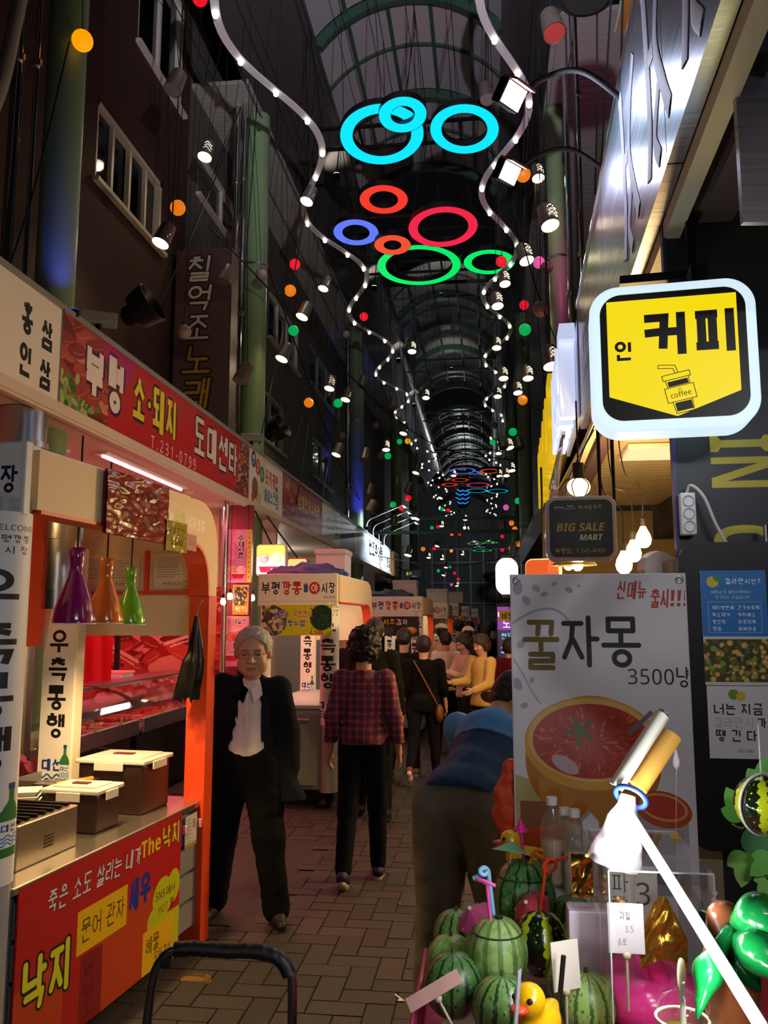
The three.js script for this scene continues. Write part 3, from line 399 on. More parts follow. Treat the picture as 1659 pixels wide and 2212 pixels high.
// ---------- food carts ----------
const bottlePrint = (c, x, y, s) => { c.fillStyle = '#2f7a3c'; c.beginPath(); c.moveTo(x - 9 * s, y); c.lineTo(x - 9 * s, y + 40 * s); c.quadraticCurveTo(x - 30 * s, y + 70 * s, x - 30 * s, y + 95 * s); c.lineTo(x - 32 * s, y + 220 * s); c.lineTo(x + 32 * s, y + 220 * s); c.lineTo(x + 30 * s, y + 95 * s); c.quadraticCurveTo(x + 30 * s, y + 70 * s, x + 9 * s, y + 40 * s); c.lineTo(x + 9 * s, y); c.fill(); c.fillStyle = '#1c3f8c'; c.fillRect(x - 11 * s, y - 16 * s, 22 * s, 20 * s); c.fillStyle = '#e8eef2'; c.fillRect(x - 30 * s, y + 105 * s, 60 * s, 85 * s); han(c, '대선', x - 27 * s, y + 128 * s, 26 * s, '#1c3f8c', { wt: 0.14 }); waves(c, x - 29 * s, x + 29 * s, y + 155 * s, 5 * s, '#3c86b8'); };
function waves(c, x0, x1, y, a, col) { c.strokeStyle = col; c.lineWidth = a * 0.9; for (let k = 0; k < 3; k++) { c.beginPath(); for (let x = x0; x <= x1; x += 2) { const yy = y + k * a * 2.4 + Math.sin((x - x0) / (x1 - x0) * 4 * PI) * a; x === x0 ? c.moveTo(x, yy) : c.lineTo(x, yy); } c.stroke(); } }
const bannerTex = (right) => tex(256, 1536, (c, w, h) => {
  c.fillStyle = '#ecebe6'; c.fillRect(0, 0, w, h); txt(c, 'WELCOME', 172, 70, 32, '#20222c', 'normal'); han(c, '부평깡통', 100, 118, 34, '#20222c', { wt: 0.1 }); han(c, '야 시 장', 100, 166, 36, '#20222c', { wt: 0.1 });
  ['우', '측', '통', '행'].forEach((s, i) => han(c, s, 36, 340 + i * 215, 196, '#161616', { wt: 0.12, wx: 0.9 }));
  han(c, '대선', 26, 1285, 90, '#1c3f9c', { wt: 0.17, wx: 0.9, cap: 'round' }); waves(c, 20, 176, 1370, 14, '#1c4f9c'); bottlePrint(c, 214, 1150, 1.25);
});
const BT = bannerTex();
// title board of a cart: dark blue, red and white-on-red-disc characters
const titleTex = tex(1024, 300, (c, w, h) => {
  c.fillStyle = '#f0eeea'; c.fillRect(0, 0, w, h); han(c, '부평', 30, 155, 150, '#2a2350', { wt: 0.11, cap: 'round', wx: 0.8 }); han(c, '깡통', 300, 155, 160, '#c22034', { wt: 0.12, cap: 'round', wx: 0.82 });
  c.fillStyle = '#c22034'; c.beginPath(); c.arc(740, 155, 72, 0, 7); c.fill(); han(c, '야', 690, 155, 105, '#fff', { wt: 0.12, cap: 'round' }); han(c, '시장', 825, 155, 125, '#20184a', { wt: 0.11, cap: 'round', wx: 0.72 });
  c.fillStyle = '#2a63a8'; c.fillRect(598, 112, 56, 92); c.fillStyle = '#d9c04a'; c.fillRect(598, 92, 56, 20); han(c, '부산 야시장', 860, 262, 30, '#20184a');
});
function caster(parent, x, z) { part('caster', [C(0.055, 0.055, 0.035, 0, 0, 0, 18).rotateZ(PI / 2).translate(x, 0.056, z), B(0.02, 0.1, 0.03, x - 0.03, 0.1, z), B(0.02, 0.1, 0.03, x + 0.03, 0.1, z), B(0.09, 0.015, 0.07, x, 0.15, z)], mats.blackMetal, parent); }
function cartFrame(g, L, x, top, low, wdt, thick) { // rounded orange portal along the lane side
  const a = (u0, u1, y1, r) => { const s = new THREE.Shape(); return s; };
  const s = new THREE.Shape(); s.moveTo(0, low); s.lineTo(0, top); s.lineTo(L - 0.26, top); s.quadraticCurveTo(L, top, L, top - 0.3); s.lineTo(L, low - 0.28); s.lineTo(L - wdt, low - 0.28); s.quadraticCurveTo(L - wdt, low, L - wdt - 0.22, low); s.closePath();
  part('header_panel', ext(s, thick, 0, 10).rotateY(PI / 2).translate(x - thick, 0, 0), mats.cream, g, 'cream header with a rounded corner');
  part('post', B(thick + 0.006, low - 0.28, wdt, x - thick / 2, (low - 0.28) / 2, -L + wdt / 2), mats.orange, g, 'orange post');
  const e = new THREE.Shape(); e.moveTo(0.02, low); e.lineTo(L - wdt - 0.22, low); e.quadraticCurveTo(L - wdt, low, L - wdt, low - 0.28); e.lineTo(L - wdt - 0.015, low - 0.28); e.quadraticCurveTo(L - wdt - 0.015, low - 0.015, L - wdt - 0.23, low - 0.015); e.lineTo(0.02, low - 0.015); e.closePath();
  part('edge_trim', ext(e, thick + 0.01, 0, 10).rotateY(PI / 2).translate(x - thick - 0.005, 0, 0), mats.orange, g);
}
// the near cart: long side along the lane, one round banner column at its near corner
{
  const L = 1.62, W = 0.86, g = thing('food_cart', 'orange and cream octopus skewer food cart with a red banner on its side', 'food cart', [-1.715, 0, -2.93], rad(-6.2));
  part('cabinet', B(W - 0.06, 0.56, L - 0.1, -W / 2, 0.4, -L / 2), M(0x75777a, 0.5), g); part('counter_top', B(W, 0.03, L - 0.02, -W / 2 + 0.01, 0.712, -L / 2, 0.006), M(0xb9b4ac, 0.25, { metalness: 0.9 }), g);
  for (let i = 0; i < 4; i++) part('side_slat', B(0.02, 0.125, L - 0.12, -0.012, 0.17 + i * 0.142, -L / 2), mats.grey, g);
  for (const [x, z] of [[-0.1, -0.2], [-0.1, -L + 0.2], [-W + 0.1, -0.2], [-W + 0.1, -L + 0.2]]) caster(g, x, z);
  const colG = new THREE.CylinderGeometry(0.108, 0.108, 1.32, 40, 1, true, -PI * 0.42, PI * 0.95);
  part('corner_column', C(0.1, 0.1, 2.1, -0.08, 1.08, 0.05, 32), M(0x9a9da0, 0.4), g); const cb = part('column_banner', colG, printed(BT, 0.5, { side: THREE.DoubleSide }), g, 'white column banner with bold black characters'); cb.position.set(-0.08, 1.42, 0.05); cb.rotation.y = 0.4;
  const cb2 = part('rear_column', B(0.2, 2.05, 0.09, -0.7, 1.05, -1.3, 0.015), M(0xe6dfc9, 0.5), g); const cbf = part('column_banner', plane(0.19, 1.04, -0.7, 1.28, -1.252), printed(BT, 0.5), g); 
  part('title_board', B(0.92, 0.28, 0.04, -0.43, 2.21, 0.06, 0.006), mats.white, g); part('title_print', plane(0.88, 0.26, -0.43, 2.21, 0.083), printed(titleTex, 0.5), g);
  cartFrame(g, L, 0.03, 2.33, 2.1, 0.1, 0.11);
  part('header_print', plane(0.5, 0.11, 0.034, 2.2, -1.2, PI / 2), printed(tex(640, 140, (c, w, h) => { c.fillStyle = '#e9cfa2'; c.fillRect(0, 0, w, h); txt(c, 'The', 80, 62, 92, '#f8f4ea'); han(c, '직화', 170, 66, 96, '#bcd23a', { wt: 0.13, wx: 0.8 }); han(c, '낙지', 360, 72, 90, '#f8f4ea', { wt: 0.12, wx: 0.72 }); han(c, '호롱', 510, 80, 84, '#f8f4ea', { wt: 0.12, wx: 0.66 }); }), 0.5), g);
  // far end panel with notices
  const es = shape([[-0.8, 1.6], [-0.1, 1.6], [-0.1, 1.9], [-0.13, 2.02], [-0.22, 2.1], [-0.8, 2.3]]); part('end_panel', mv(ext(es, 0.03), 0, 0, -L + 0.02), M(0xe6d3a6, 0.5), g);
  part('end_band', [B(0.72, 0.02, 0.05, -0.45, 1.84, -L + 0.05), B(0.02, 0.24, 0.05, -0.37, 1.96, -L + 0.05)], mats.orange, g);
  for (const [x, w] of [[-0.6, 0.36], [-0.22, 0.22]]) part('notice_sheet', B(w, 0.2, 0.002, x, 1.96, -L + 0.057), printed(tex(256, 160, (c, W2, H2) => { c.fillStyle = '#e8dcb8'; c.fillRect(0, 0, W2, H2); c.fillStyle = '#7a7262'; for (let i = 0; i < 9; i++) c.fillRect(24, 16 + i * 11, 120 + R() * 80, 2); han(c, '부산광역시 중구청장', 70, 136, 15, '#4a4438', { wt: 0.1 }); c.strokeStyle = '#b04a3a'; c.lineWidth = 3; c.strokeRect(216, 124, 24, 24); }), 0.7), g);
  part('inner_curve', mv(ext(shape([[-0.86, 1.55], [-0.86, 2.3], [-0.6, 2.3], [-0.72, 2.0], [-0.78, 1.55]]), 0.4), 0, 0, -1.2), mats.orange, g);
  part('roof_panel', B(W, 0.03, L - 0.3, -W / 2, 2.33, -L / 2 + 0.15), mats.white, g);
  const duct = part('vent_duct', [C(0.09, 0.09, 0.62, -0.5, 2.05, -0.95, 28), C(0.095, 0.095, 0.03, -0.5, 1.85, -0.95, 28), C(0.095, 0.095, 0.03, -0.5, 2.1, -0.95, 28)], mats.steel, g);
  // side banner
  const bt = tex(1400, 768, (c, w, h) => {
    c.fillStyle = '#bf1c22'; c.fillRect(0, 0, w, h); c.fillStyle = '#c8451f'; c.beginPath(); c.moveTo(0, 420); c.lineTo(330, 400); c.lineTo(330, h); c.lineTo(0, h); c.fill(); c.fillRect(600, 330, 500, h);
    han(c, '죽은 소도 살리는 내가', 190, 120, 104, '#e9e6ec', { wt: 0.1, wx: 0.72, gap: 0.02, ol: '#6a1030', olw: 0.08, slant: 0.1 }); txt(c, 'The', 1065, 105, 120, '#e3e01c'); han(c, '낙지', 1180, 100, 140, '#e3e01c', { wt: 0.12, wx: 0.7, ol: '#3a1010', olw: 0.06 });
    han(c, '낙지', 40, 430, 230, '#e9e82a', { wt: 0.14, wx: 0.72, cap: 'round', ol: '#1a1a10', olw: 0.1 }); c.fillStyle = '#f0c413'; c.fillRect(420, 235, 420, 200); han(c, '문어 관자', 450, 335, 110, '#1c1712', { wt: 0.06, wx: 0.72, cap: 'round' }); han(c, '새우', 850, 310, 170, '#2233a8', { wt: 0.16, wx: 0.62, cap: 'round' });
    c.fillStyle = '#8f1420'; c.fillRect(455, 450, 180, h); ['버', '터', '꼬', '치'].forEach((s, i) => han(c, s, 490, 520 + i * 90, 80, '#3a1210', { wt: 0.06 }));
    c.fillStyle = '#c9d31c'; c.beginPath(); c.arc(1210, 420, 110, 0, 7); c.arc(1120, 520, 70, 0, 7); c.fill(); c.beginPath(); c.ellipse(1330, 390, 70, 90, 0, 0, 7); c.fill(); c.fillRect(1060, 520, 340, h); txt(c, 'SNS', 1180, 400, 58, '#26240f', 'normal'); han(c, '에서', 1240, 400, 56, '#26240f', { wt: 0.09 }); txt(c, 'HOT', 1215, 480, 56, '#7a4a10', 'normal'); han(c, '한', 1290, 478, 56, '#26240f', { wt: 0.09 });
    c.fillStyle = '#f0c413'; c.fillRect(1010, 545, 330, 250); han(c, '해물', 1040, 630, 92, '#1c1712', { wt: 0.07, wx: 0.75, cap: 'round' }); han(c, '모듬꼬치', 1130, 715, 62, '#1c1712', { wt: 0.08, wx: 0.72, cap: 'round' });
  });
  part('side_banner', B(0.006, 0.66, 1.27, 0.006, 0.385, -0.68), [mats.red, mats.red, mats.red, mats.red, mats.red, mats.red], g); part('banner_print', plane(1.27, 0.66, 0.011, 0.385, -0.68, PI / 2), printed(bt, 0.35), g, 'red printed banner with yellow notes');
  part('licence_card', B(0.006, 0.16, 0.13, 0.012, 0.6, -1.42), printed(tex(64, 80, (c, w, h) => { c.fillStyle = '#d5d6cf'; c.fillRect(0, 0, w, h); c.fillStyle = '#8a8f92'; for (let i = 0; i < 7; i++) c.fillRect(6, 10 + i * 9, 26, 2); c.fillStyle = '#b98a70'; c.fillRect(40, 14, 16, 22); c.fillStyle = '#b6a04a'; c.fillRect(0, 70, w, 10); }), 0.2), g, 'licence card in a clear sleeve');
  for (const z of [-1.34, -1.5]) part('peg', B(0.03, 0.045, 0.015, 0.02, 0.62, z, 0.004), M(0xd890b0, 0.5), g);
  // shiny wrapped menus hanging on the header
  const crinkle = (w, h, s) => { const q = new THREE.PlaneGeometry(w, h, 40, 24), p = q.attributes.position; for (let i = 0; i < p.count; i++) p.setZ(i, 0.004 * noise.noise(p.getX(i) * 9 + s, p.getY(i) * 26, s) + 0.0018 * noise.noise(p.getX(i) * 34, p.getY(i) * 60 + s, s)); q.computeVertexNormals(); return q; };
  const gp = (p) => g.localToWorld(V(...p)).toArray(); g.updateMatrixWorld(true);
  const m1 = thing('wrapped_menu', 'red menu sheet wrapped in shiny clear film hanging on the cart header', 'menu', gp([0.06, 2.195, -0.7]), rad(-6.2) + PI / 2); part('sheet', crinkle(0.55, 0.28, 1), printed(tex(512, 192, (c, w, h) => { c.fillStyle = '#8c1f26'; c.fillRect(0, 0, w, h); han(c, '소 대파꼬지 2,500원', 40, 52, 46, '#2a1414', { wt: 0.08, wx: 0.8 }); txt(c, '3,000    4,000', 240, 130, 64, '#2a1414', 'normal'); }), 0.12, { clearcoat: 1, clearcoatRoughness: 0.05 }), m1); part('backing', B(0.55, 0.28, 0.004, 0, 0, -0.014), M(0x7c1c22, 0.6), m1);
  const m2 = thing('wrapped_menu', 'small yellow menu sheet wrapped in shiny film on the cart header', 'menu', gp([0.065, 2.1, -1.06]), rad(-6.2) + PI / 2); part('sheet', crinkle(0.22, 0.15, 5), printed(tex(128, 96, (c, w, h) => { c.fillStyle = '#a89a1c'; c.fillRect(0, 0, w, h); han(c, '새우꼬지', 12, 32, 26, '#4a4010'); txt(c, '5,000', 64, 66, 28, '#4a4010'); }), 0.12, { clearcoat: 1, clearcoatRoughness: 0.05 }), m2); part('backing', B(0.22, 0.15, 0.004, 0, 0, -0.014), M(0xa08f20, 0.6), m2);
  const m3 = thing('price_label', 'small red price label on the cart header', 'label', gp([0.042, 2.09, -1.25]), rad(-6.2) + PI / 2); part('sheet', B(0.15, 0.085, 0.003), printed(tex(96, 54, (c, w, h) => { c.fillStyle = '#a8323c'; c.fillRect(0, 0, w, h); txt(c, '5,000', 48, 28, 26, '#5c1c20'); }), 0.4), m3);
  // pendant lamps
  const prof = [[0.012, 0.33], [0.036, 0.33], [0.03, 0.27], [0.028, 0.24], [0.036, 0.2], [0.062, 0.13], [0.082, 0.07], [0.09, 0.02], [0.09, 0]], inner = prof.map(([a, b]) => [Math.max(0.008, a - 0.004), b]).reverse();
  for (const [p, k, s, lab] of [[[-1.77,1.668,-3.42], 0x8c1368, 1, 'glossy purple bottle-shaped pendant lamp over the cart counter'], [[-1.765,1.669,-3.7], 0xd9701a, 0.92, 'glossy orange bottle-shaped pendant lamp over the cart counter'], [[-1.756,1.662,-3.95], 0x6cb81c, 0.86, 'glossy green bottle-shaped pendant lamp over the cart counter']]) {
    const o = thing('pendant_lamp', lab, 'lamp', p); o.scale.setScalar(s); part('shade', lathe([...prof, ...inner], 36), M(k, 0.18, { clearcoat: 0.8, clearcoatRoughness: 0.1 }), o); part('rim', mv(new THREE.TorusGeometry(0.089, 0.003, 6, 36), 0, 0.002, 0, PI / 2), mats.white, o); part('bulb', S(0.032, 0, 0.045, 0), glow(0xffe2a8, 9), o); part('cord', C(0.005, 0.005, 0.5, 0, 0.58, 0, 8), mats.black, o);
    spotLight(0xffd08a, 2.6, [p[0], p[1] + 0.045 * s, p[2]], [p[0], 0, p[2]], 1.25, 0.4, 1.2);
  }
  { const p = gp([-0.62, 2.24, -0.5]); pointLight(0xffc070, 0.22, p, 2); const o = thing('tube_lamp', 'short warm tube lamp, unseen under the roof, lighting the inside of the octopus cart', 'lamp', p, rad(-6.2)); part('tube', C(0.018, 0.018, 0.3, 0, 0, 0).rotateZ(PI / 2), glow(0xffe0a0, 5), o); part('holder', B(0.34, 0.02, 0.04, 0, 0.06, 0), mats.white, o); }  // unseen tube, placed to light the cart from inside
  // things on the counter
  function box(p, w, h, d, turn, lab) { const o = thing('food_container', lab, 'container', p, turn); part('tub', B(w, h, d, 0, h / 2, 0, 0.012), M(0x33201a, 0.35), o); const lid = part('lid', [B(w + 0.03, 0.022, d + 0.03, 0, h + 0.012, 0, 0.008), B(w - 0.05, 0.012, d - 0.05, 0, h + 0.026, 0, 0.005)], M(0xd9d6cc, 0.3), o); part('latch', B(w * 0.45, 0.04, 0.008, 0, h - 0.01, d / 2 + 0.018, 0.003), M(0xdedbd2, 0.25), o); part('latch', B(0.008, 0.04, d * 0.5, w / 2 + 0.018, h - 0.01, 0, 0.003), M(0xdedbd2, 0.25), o); part('handle', B(w * 0.3, 0.006, 0.04, 0, h + 0.035, 0.01, 0.002), M(0x4a1c24, 0.5), o); }
  box(gp([-0.27, 0.727, -0.86]), 0.27, 0.17, 0.2, rad(-6.2), 'low dark brown food container with a white clip lid'); box(gp([-0.3, 0.727, -1.28]), 0.36, 0.24, 0.28, rad(-6.2), 'tall dark brown food container with a white clip lid');
  const ck = thing('gas_grill', 'stainless steel grill box with a slotted top at the near end of the counter', 'grill', gp([-0.36, 0.727, -0.38]), rad(-6.2)); part('body', B(0.5, 0.17, 0.4, 0, 0.085, 0, 0.006), M(0xa9a29a, 0.3, { metalness: 0.9 }), ck); for (let i = 0; i < 7; i++) part('grate_bar', B(0.46, 0.012, 0.015, 0, 0.178, -0.16 + i * 0.053), mats.blackMetal, ck); for (let i = 0; i < 4; i++) part('vent_slot', B(0.003, 0.006, 0.06, 0.252, 0.05 + i * 0.014, 0.0), mats.black, ck);
  const tr = thing('fryer_tray', 'steel fryer basin with a loop handle behind the containers', 'fryer', gp([-0.62, 0.727, -1.2]), rad(-6.2)); part('basin', [B(0.3, 0.14, 0.01, 0, 0.1, 0.2), B(0.3, 0.14, 0.01, 0, 0.1, -0.2), B(0.01, 0.14, 0.4, 0.15, 0.1, 0), B(0.01, 0.14, 0.4, -0.15, 0.1, 0), B(0.3, 0.01, 0.4, 0, 0.03, 0), B(0.28, 0.03, 0.38, 0, 0.015, 0)], M(0xa8a49c, 0.35, { metalness: 0.8 }), tr); part('loop_handle', tube([[0.04, 0.16, -0.2], [0.04, 0.26, -0.2], [0.16, 0.26, -0.2], [0.16, 0.16, -0.2]], 0.006, 30, 8), mats.blackMetal, tr); part('oil', B(0.27, 0.004, 0.37, 0, 0.09, 0), M(0x3a2c14, 0.1), tr);
  const fb = thing('foam_tray_stack', 'stack of white foam food trays beside the grill', 'trays', gp([-0.5, 0.727, -0.75]), rad(20)); for (let i = 0; i < 7; i++) part('tray', mv(lathe([[0, 0.004], [0.06, 0.004], [0.088, 0.035], [0.096, 0.035], [0.096, 0.039], [0.086, 0.039], [0.06, 0.01], [0, 0.01]], 4), 0, i * 0.024, 0, 0, PI / 4), mats.white, fb);
  const kn = thing('tongs', 'orange handled tongs lying by the fryer', 'tool', gp([-0.42, 0.9, -1.02]), rad(60)); part('handle', C(0.012, 0.012, 0.2, 0, 0, 0).rotateZ(PI / 2), M(0xe08a1c, 0.4), kn); part('tip', [bar([0.1, 0, 0], [0.26, -0.02, 0.02], 0.004), bar([0.1, 0, 0], [0.26, -0.02, -0.02], 0.004)], mats.steel, kn);
  const sh = thing('steel_shelf', 'narrow steel shelf ledge behind the containers', 'shelf', gp([-0.45, 0.727, -1.0]), rad(-6.2)); part('ledge', B(0.3, 0.05, 0.14, 0, 0.145, 0, 0.005), mats.steel, sh); for (const q of [0.13, -0.13]) part('leg', B(0.02, 0.125, 0.1, q, 0.062, 0), mats.steel, sh);
  // black plastic bag on a hook of the post
  const bg = thing('plastic_bag', 'bunch of black plastic bags hanging from a hook on the orange post', 'bag', [-1.538,1.758,-4.3]); const pg = new THREE.CylinderGeometry(0.012, 0.075, 0.42, 26, 20, true), pp = pg.attributes.position; for (let i = 0; i < pp.count; i++) { const y = pp.getY(i), t = Math.atan2(pp.getZ(i), pp.getX(i)), k = (0.21 - y) / 0.42; let rr = Math.hypot(pp.getX(i), pp.getZ(i)) * (1 + 0.35 * Math.sin(t * 5 + k * 3) * k); rr *= k > 0.5 ? 1.15 - 0.7 * (k - 0.5) : 1; const sh2 = k > 0.45 ? (k - 0.45) * -0.09 : 0; pp.setXYZ(i, Math.cos(t) * rr + sh2, y - 0.26 + 0.03 * noise.noise(t * 2, k * 4, 1) * k - (k > 0.95 ? 0.03 * Math.abs(Math.sin(t * 6)) : 0), Math.sin(t) * rr * 0.6); } pg.computeVertexNormals(); part('bag', pg, M(0x0a0a0b, 0.25, { side: THREE.DoubleSide }), bg); part('hook', tube([[0, -0.06, 0], [0.01, -0.01, 0], [0.03, 0.03, 0], [0.012, 0.05, 0], [0, 0.03, 0]], 0.003, 24, 6), mats.steel, bg);
}
// the carts farther down: title board and banner column face the viewer
function cart(pos, turn, o) {
  const { L = 1.75, W = 0.74, H = 2.1, label, menu, lit = 0.5, side, colW = 0.085, title = true } = o, g = thing('food_cart', label, 'food cart', pos, turn, o.group);
  part('cabinet', B(W - 0.02, 0.72, L - 0.04, -W / 2, 0.52, -L / 2, 0.03), M(0xa8adb2, 0.4), g); part('counter_top', B(W + 0.02, 0.03, L, -W / 2, 0.9, -L / 2), M(0xcfd0d0, 0.35), g); part('cabinet_door', B(W * 0.62, 0.62, 0.015, -W * 0.55, 0.52, 0.0), M(0x8d9298, 0.4), g); part('door_handle', B(0.14, 0.03, 0.02, -W * 0.42, 0.78, 0.015, 0.008), mats.chrome, g);
  part('corner_column', C(colW, colW, H - 0.2, -colW, (H + 0.1) / 2, -0.06, 28), M(0xa4a9ad, 0.35), g); const cg = new THREE.CylinderGeometry(colW + 0.004, colW + 0.004, 1.12, 36, 1, true, -PI * 0.5, PI); const cb = part('column_banner', cg, printed(BT, 0.5, { side: THREE.DoubleSide }), g, 'white column banner with bold black characters'); cb.position.set(-colW, 1.3, -0.06);
  part('rear_column', C(0.05, 0.05, H - 0.2, -W + 0.06, (H + 0.1) / 2, -0.06, 20), mats.white, g); const cb2 = part('column_banner', plane(0.16, 1.0, -W + 0.1, 1.32, -L + 0.25), printed(BT, 0.5), g); part('back_column', B(0.17, 1.2, 0.04, -W + 0.1, 1.5, -L + 0.22), mats.white, g);
  part('title_board', B(W, 0.3, 0.05, -W / 2, H - 0.15, 0.0, 0.005), mats.white, g); if (title) part('title_print', plane(W - 0.02, 0.24, -W / 2, H - 0.13, 0.027), printed(titleTex, 0.5), g);
  if (menu) { part('menu_board', B(W * 0.88, 0.28, 0.02, -W * 0.5, H - 0.43, 0.03), mats.white, g); part('menu_print', plane(W * 0.88, 0.28, -W * 0.5, H - 0.43, 0.042), printed(menu, 0.4), g); }
  cartFrame(g, L, 0.02, H - 0.02, H - 0.26, 0.09, 0.08); part('roof_panel', B(W, 0.03, L - 0.25, -W / 2, H - 0.02, -L / 2), mats.white, g); part('end_panel', B(W - 0.1, 0.5, 0.03, -W / 2, H - 0.4, -L + 0.02), M(0xe8dcc8, 0.5), g);
  for (const [x, z] of [[-0.09, -0.12], [-0.09, -L + 0.12], [-W + 0.1, -0.12], [-W + 0.1, -L + 0.12]]) caster(g, x, z);
  if (side) part('side_print', plane(L - 0.3, 0.66, 0.006, 0.52, -L / 2 - 0.05, PI / 2), printed(side, 0.4), g);
  g.updateMatrixWorld(true); const lp = g.localToWorld(V(-W / 2, H - 0.2, -L * 0.55)).toArray();
  if (lit) { pointLight(0xffe0b4, lit, lp, 2); } part('bulb', S(0.04, -W / 2, H - 0.2, -L * 0.55), glow(0xffe2b0, 7), g); part('bulb_cord', bar([-W / 2, H - 0.16, -L * 0.55], [-W / 2, H - 0.03, -L * 0.55], 0.008), mats.black, g); return g;  // bulb out of view, placed to light the inside of the cart
}
const sideTex = tex(512, 256, (c, w, h) => { c.fillStyle = '#d8d2c4'; c.fillRect(0, 0, w, h); leaves(c, 0, 30, w, 180, 3, 30); c.fillStyle = '#7c3c24'; c.fillRect(30, 60, 60, 170); c.fillStyle = '#a8552c'; c.fillRect(150, 90, 50, 140); grain(c, w, h, 300, ['#d9b070', '#8a5a34', '#c2a04a'], 3, 10); han(c, '반짱', 250, 60, 60, '#f2f0e0', { ol: '#1a1a1a' }); });
cart([-1.368,0.364,-7.6].map((v, i) => i === 1 ? 0 : v), rad(-2), { label: 'white and orange rice paper snack cart with a yellow menu under its title board', menu: tex(768, 288, (c, w, h) => {
  c.fillStyle = '#d9d31c'; c.fillRect(0, 0, w, h); c.fillStyle = '#3c4a5c'; c.beginPath(); c.ellipse(130, 150, 150, 140, 0, 0, 7); c.fill(); grain(c, 260, h, 60, ['#a08468', '#d9c7a4', '#6a4c3c'], 12, 34); c.fillStyle = '#1c3a2a'; c.beginPath(); c.ellipse(660, 120, 130, 120, 0, 0, 7); c.fill(); c.save(); c.translate(540, 0); grain(c, 228, 230, 160, ['#24492c', '#3a6a3a', '#16301f'], 4, 10); c.restore();
  han(c, '베트남', 145, 85, 58, '#2a3cae', { wt: 0.14, ol: '#f4f4f0', wx: 0.85 }); han(c, '국민간식', 345, 85, 58, '#c0285a', { wt: 0.14, ol: '#f4f4f0', wx: 0.85 }); han(c, '"반짱느엄"', 190, 172, 66, '#3a2a86', { wt: 0.14, ol: '#f4f4f0' }); txt(c, '₩4,500', 590, 258, 58, '#b0241c');
}), lit: 0.55, side: sideTex, W: 0.76, H: 2.12 });
cart([-0.93, 0, -12.1], rad(-1), { label: 'white and orange cheese potato cart with a black menu board', menu: tex(512, 224, (c, w, h) => { c.fillStyle = '#17120f'; c.fillRect(0, 0, w, h); han(c, '치즈', 120, 65, 70, '#e8b83a', { wt: 0.14 }); han(c, '감자', 260, 65, 70, '#f0ece6', { wt: 0.14 }); grain(c, 110, 110, 40, ['#c8702a', '#e0a04a'], 6, 16); c.fillStyle = '#c8702a'; c.beginPath(); c.ellipse(420, 160, 70, 40, 0, 0, 7); c.fill(); c.fillStyle = '#e8c06a'; c.beginPath(); c.ellipse(420, 145, 50, 20, 0, 0, 7); c.fill(); c.fillStyle = '#8a8480'; for (let i = 0; i < 4; i++) c.fillRect(30, 130 + i * 20, 200, 5); }), lit: 0.6, H: 2.04, W: 0.78 });
const farMenus = ['#5c3a30', '#8a4a2a', '#44506a'].map((k) => tex(128, 96, (c, w, h) => { c.fillStyle = k; c.fillRect(0, 0, w, h); grain(c, w, h, 50, ['#c9a06a', '#7a4a34', '#d9c9a8'], 3, 9); }));
cart([-0.73, 0, -15.6], 0, { label: 'white market cart with a brown picture menu beyond the cheese potato cart', menu: farMenus[0], lit: 0.5, H: 2.02, W: 0.66 });
cart([-0.66, 0, -19.4], 0, { label: 'fourth white market cart of the row, brown-orange menu', menu: farMenus[1], lit: 0.5, W: 0.7 });
cart([-0.5, 0, -23.4], 0, { label: 'far white market cart with a slate menu', menu: farMenus[2], lit: 0.5, W: 0.8 });
cart([-0.3, 0, -28], 0, { label: 'farthest white market cart in the row', menu: farMenus[0], lit: 0.5, W: 0.9 });
// boxes and folded tarpaulins on the cart roofs
function roofBox(p, w, h, d, lab) { const o = thing('storage_box', lab, 'box', p); part('body', B(w, h, d, 0, h / 2, 0, 0.01), M(0xb9b6c2, 0.5), o); part('lid', B(w + 0.02, 0.05, d + 0.02, 0, h, 0, 0.008), M(0xa9a6b4, 0.5), o); }
roofBox([-1.52, 2.12, -8.2], 0.3, 0.24, 0.34, 'pale grey storage box on the roof of the rice paper snack cart'); roofBox([-1.25, 2.04, -12.9], 0.36, 0.24, 0.4, 'pale grey storage box on the roof of the cheese potato cart'); roofBox([-0.95, 2.02, -16.3], 0.4, 0.26, 0.4, 'pale storage box on the roof of the third cart'); roofBox([-0.8, 2.1, -20], 0.5, 0.25, 0.4, 'pale storage box on the roof of the fourth cart');
function tarp(p, lab) { const q = new THREE.SphereGeometry(0.5, 36, 18, 0, 2 * PI, 0, PI / 2), a = q.attributes.position; for (let i = 0; i < a.count; i++) { const n = noise.noise(a.getX(i) * 7, a.getY(i) * 7, a.getZ(i) * 7); a.setXYZ(i, a.getX(i) * (0.8 + 0.2 * n), Math.max(0, a.getY(i) * (0.22 + 0.14 * n)), a.getZ(i) * 0.6); } q.computeVertexNormals(); single('folded_tarp', q, M(0x1c2f6a, 0.5), lab, 'tarpaulin', p); }
tarp([-1.75, 2.115, -8.0], 'folded dark blue tarpaulin on the roof of the rice paper snack cart'); tarp([-1.5, 2.035, -12.7], 'folded blue tarpaulin on the roof of the cheese potato cart');

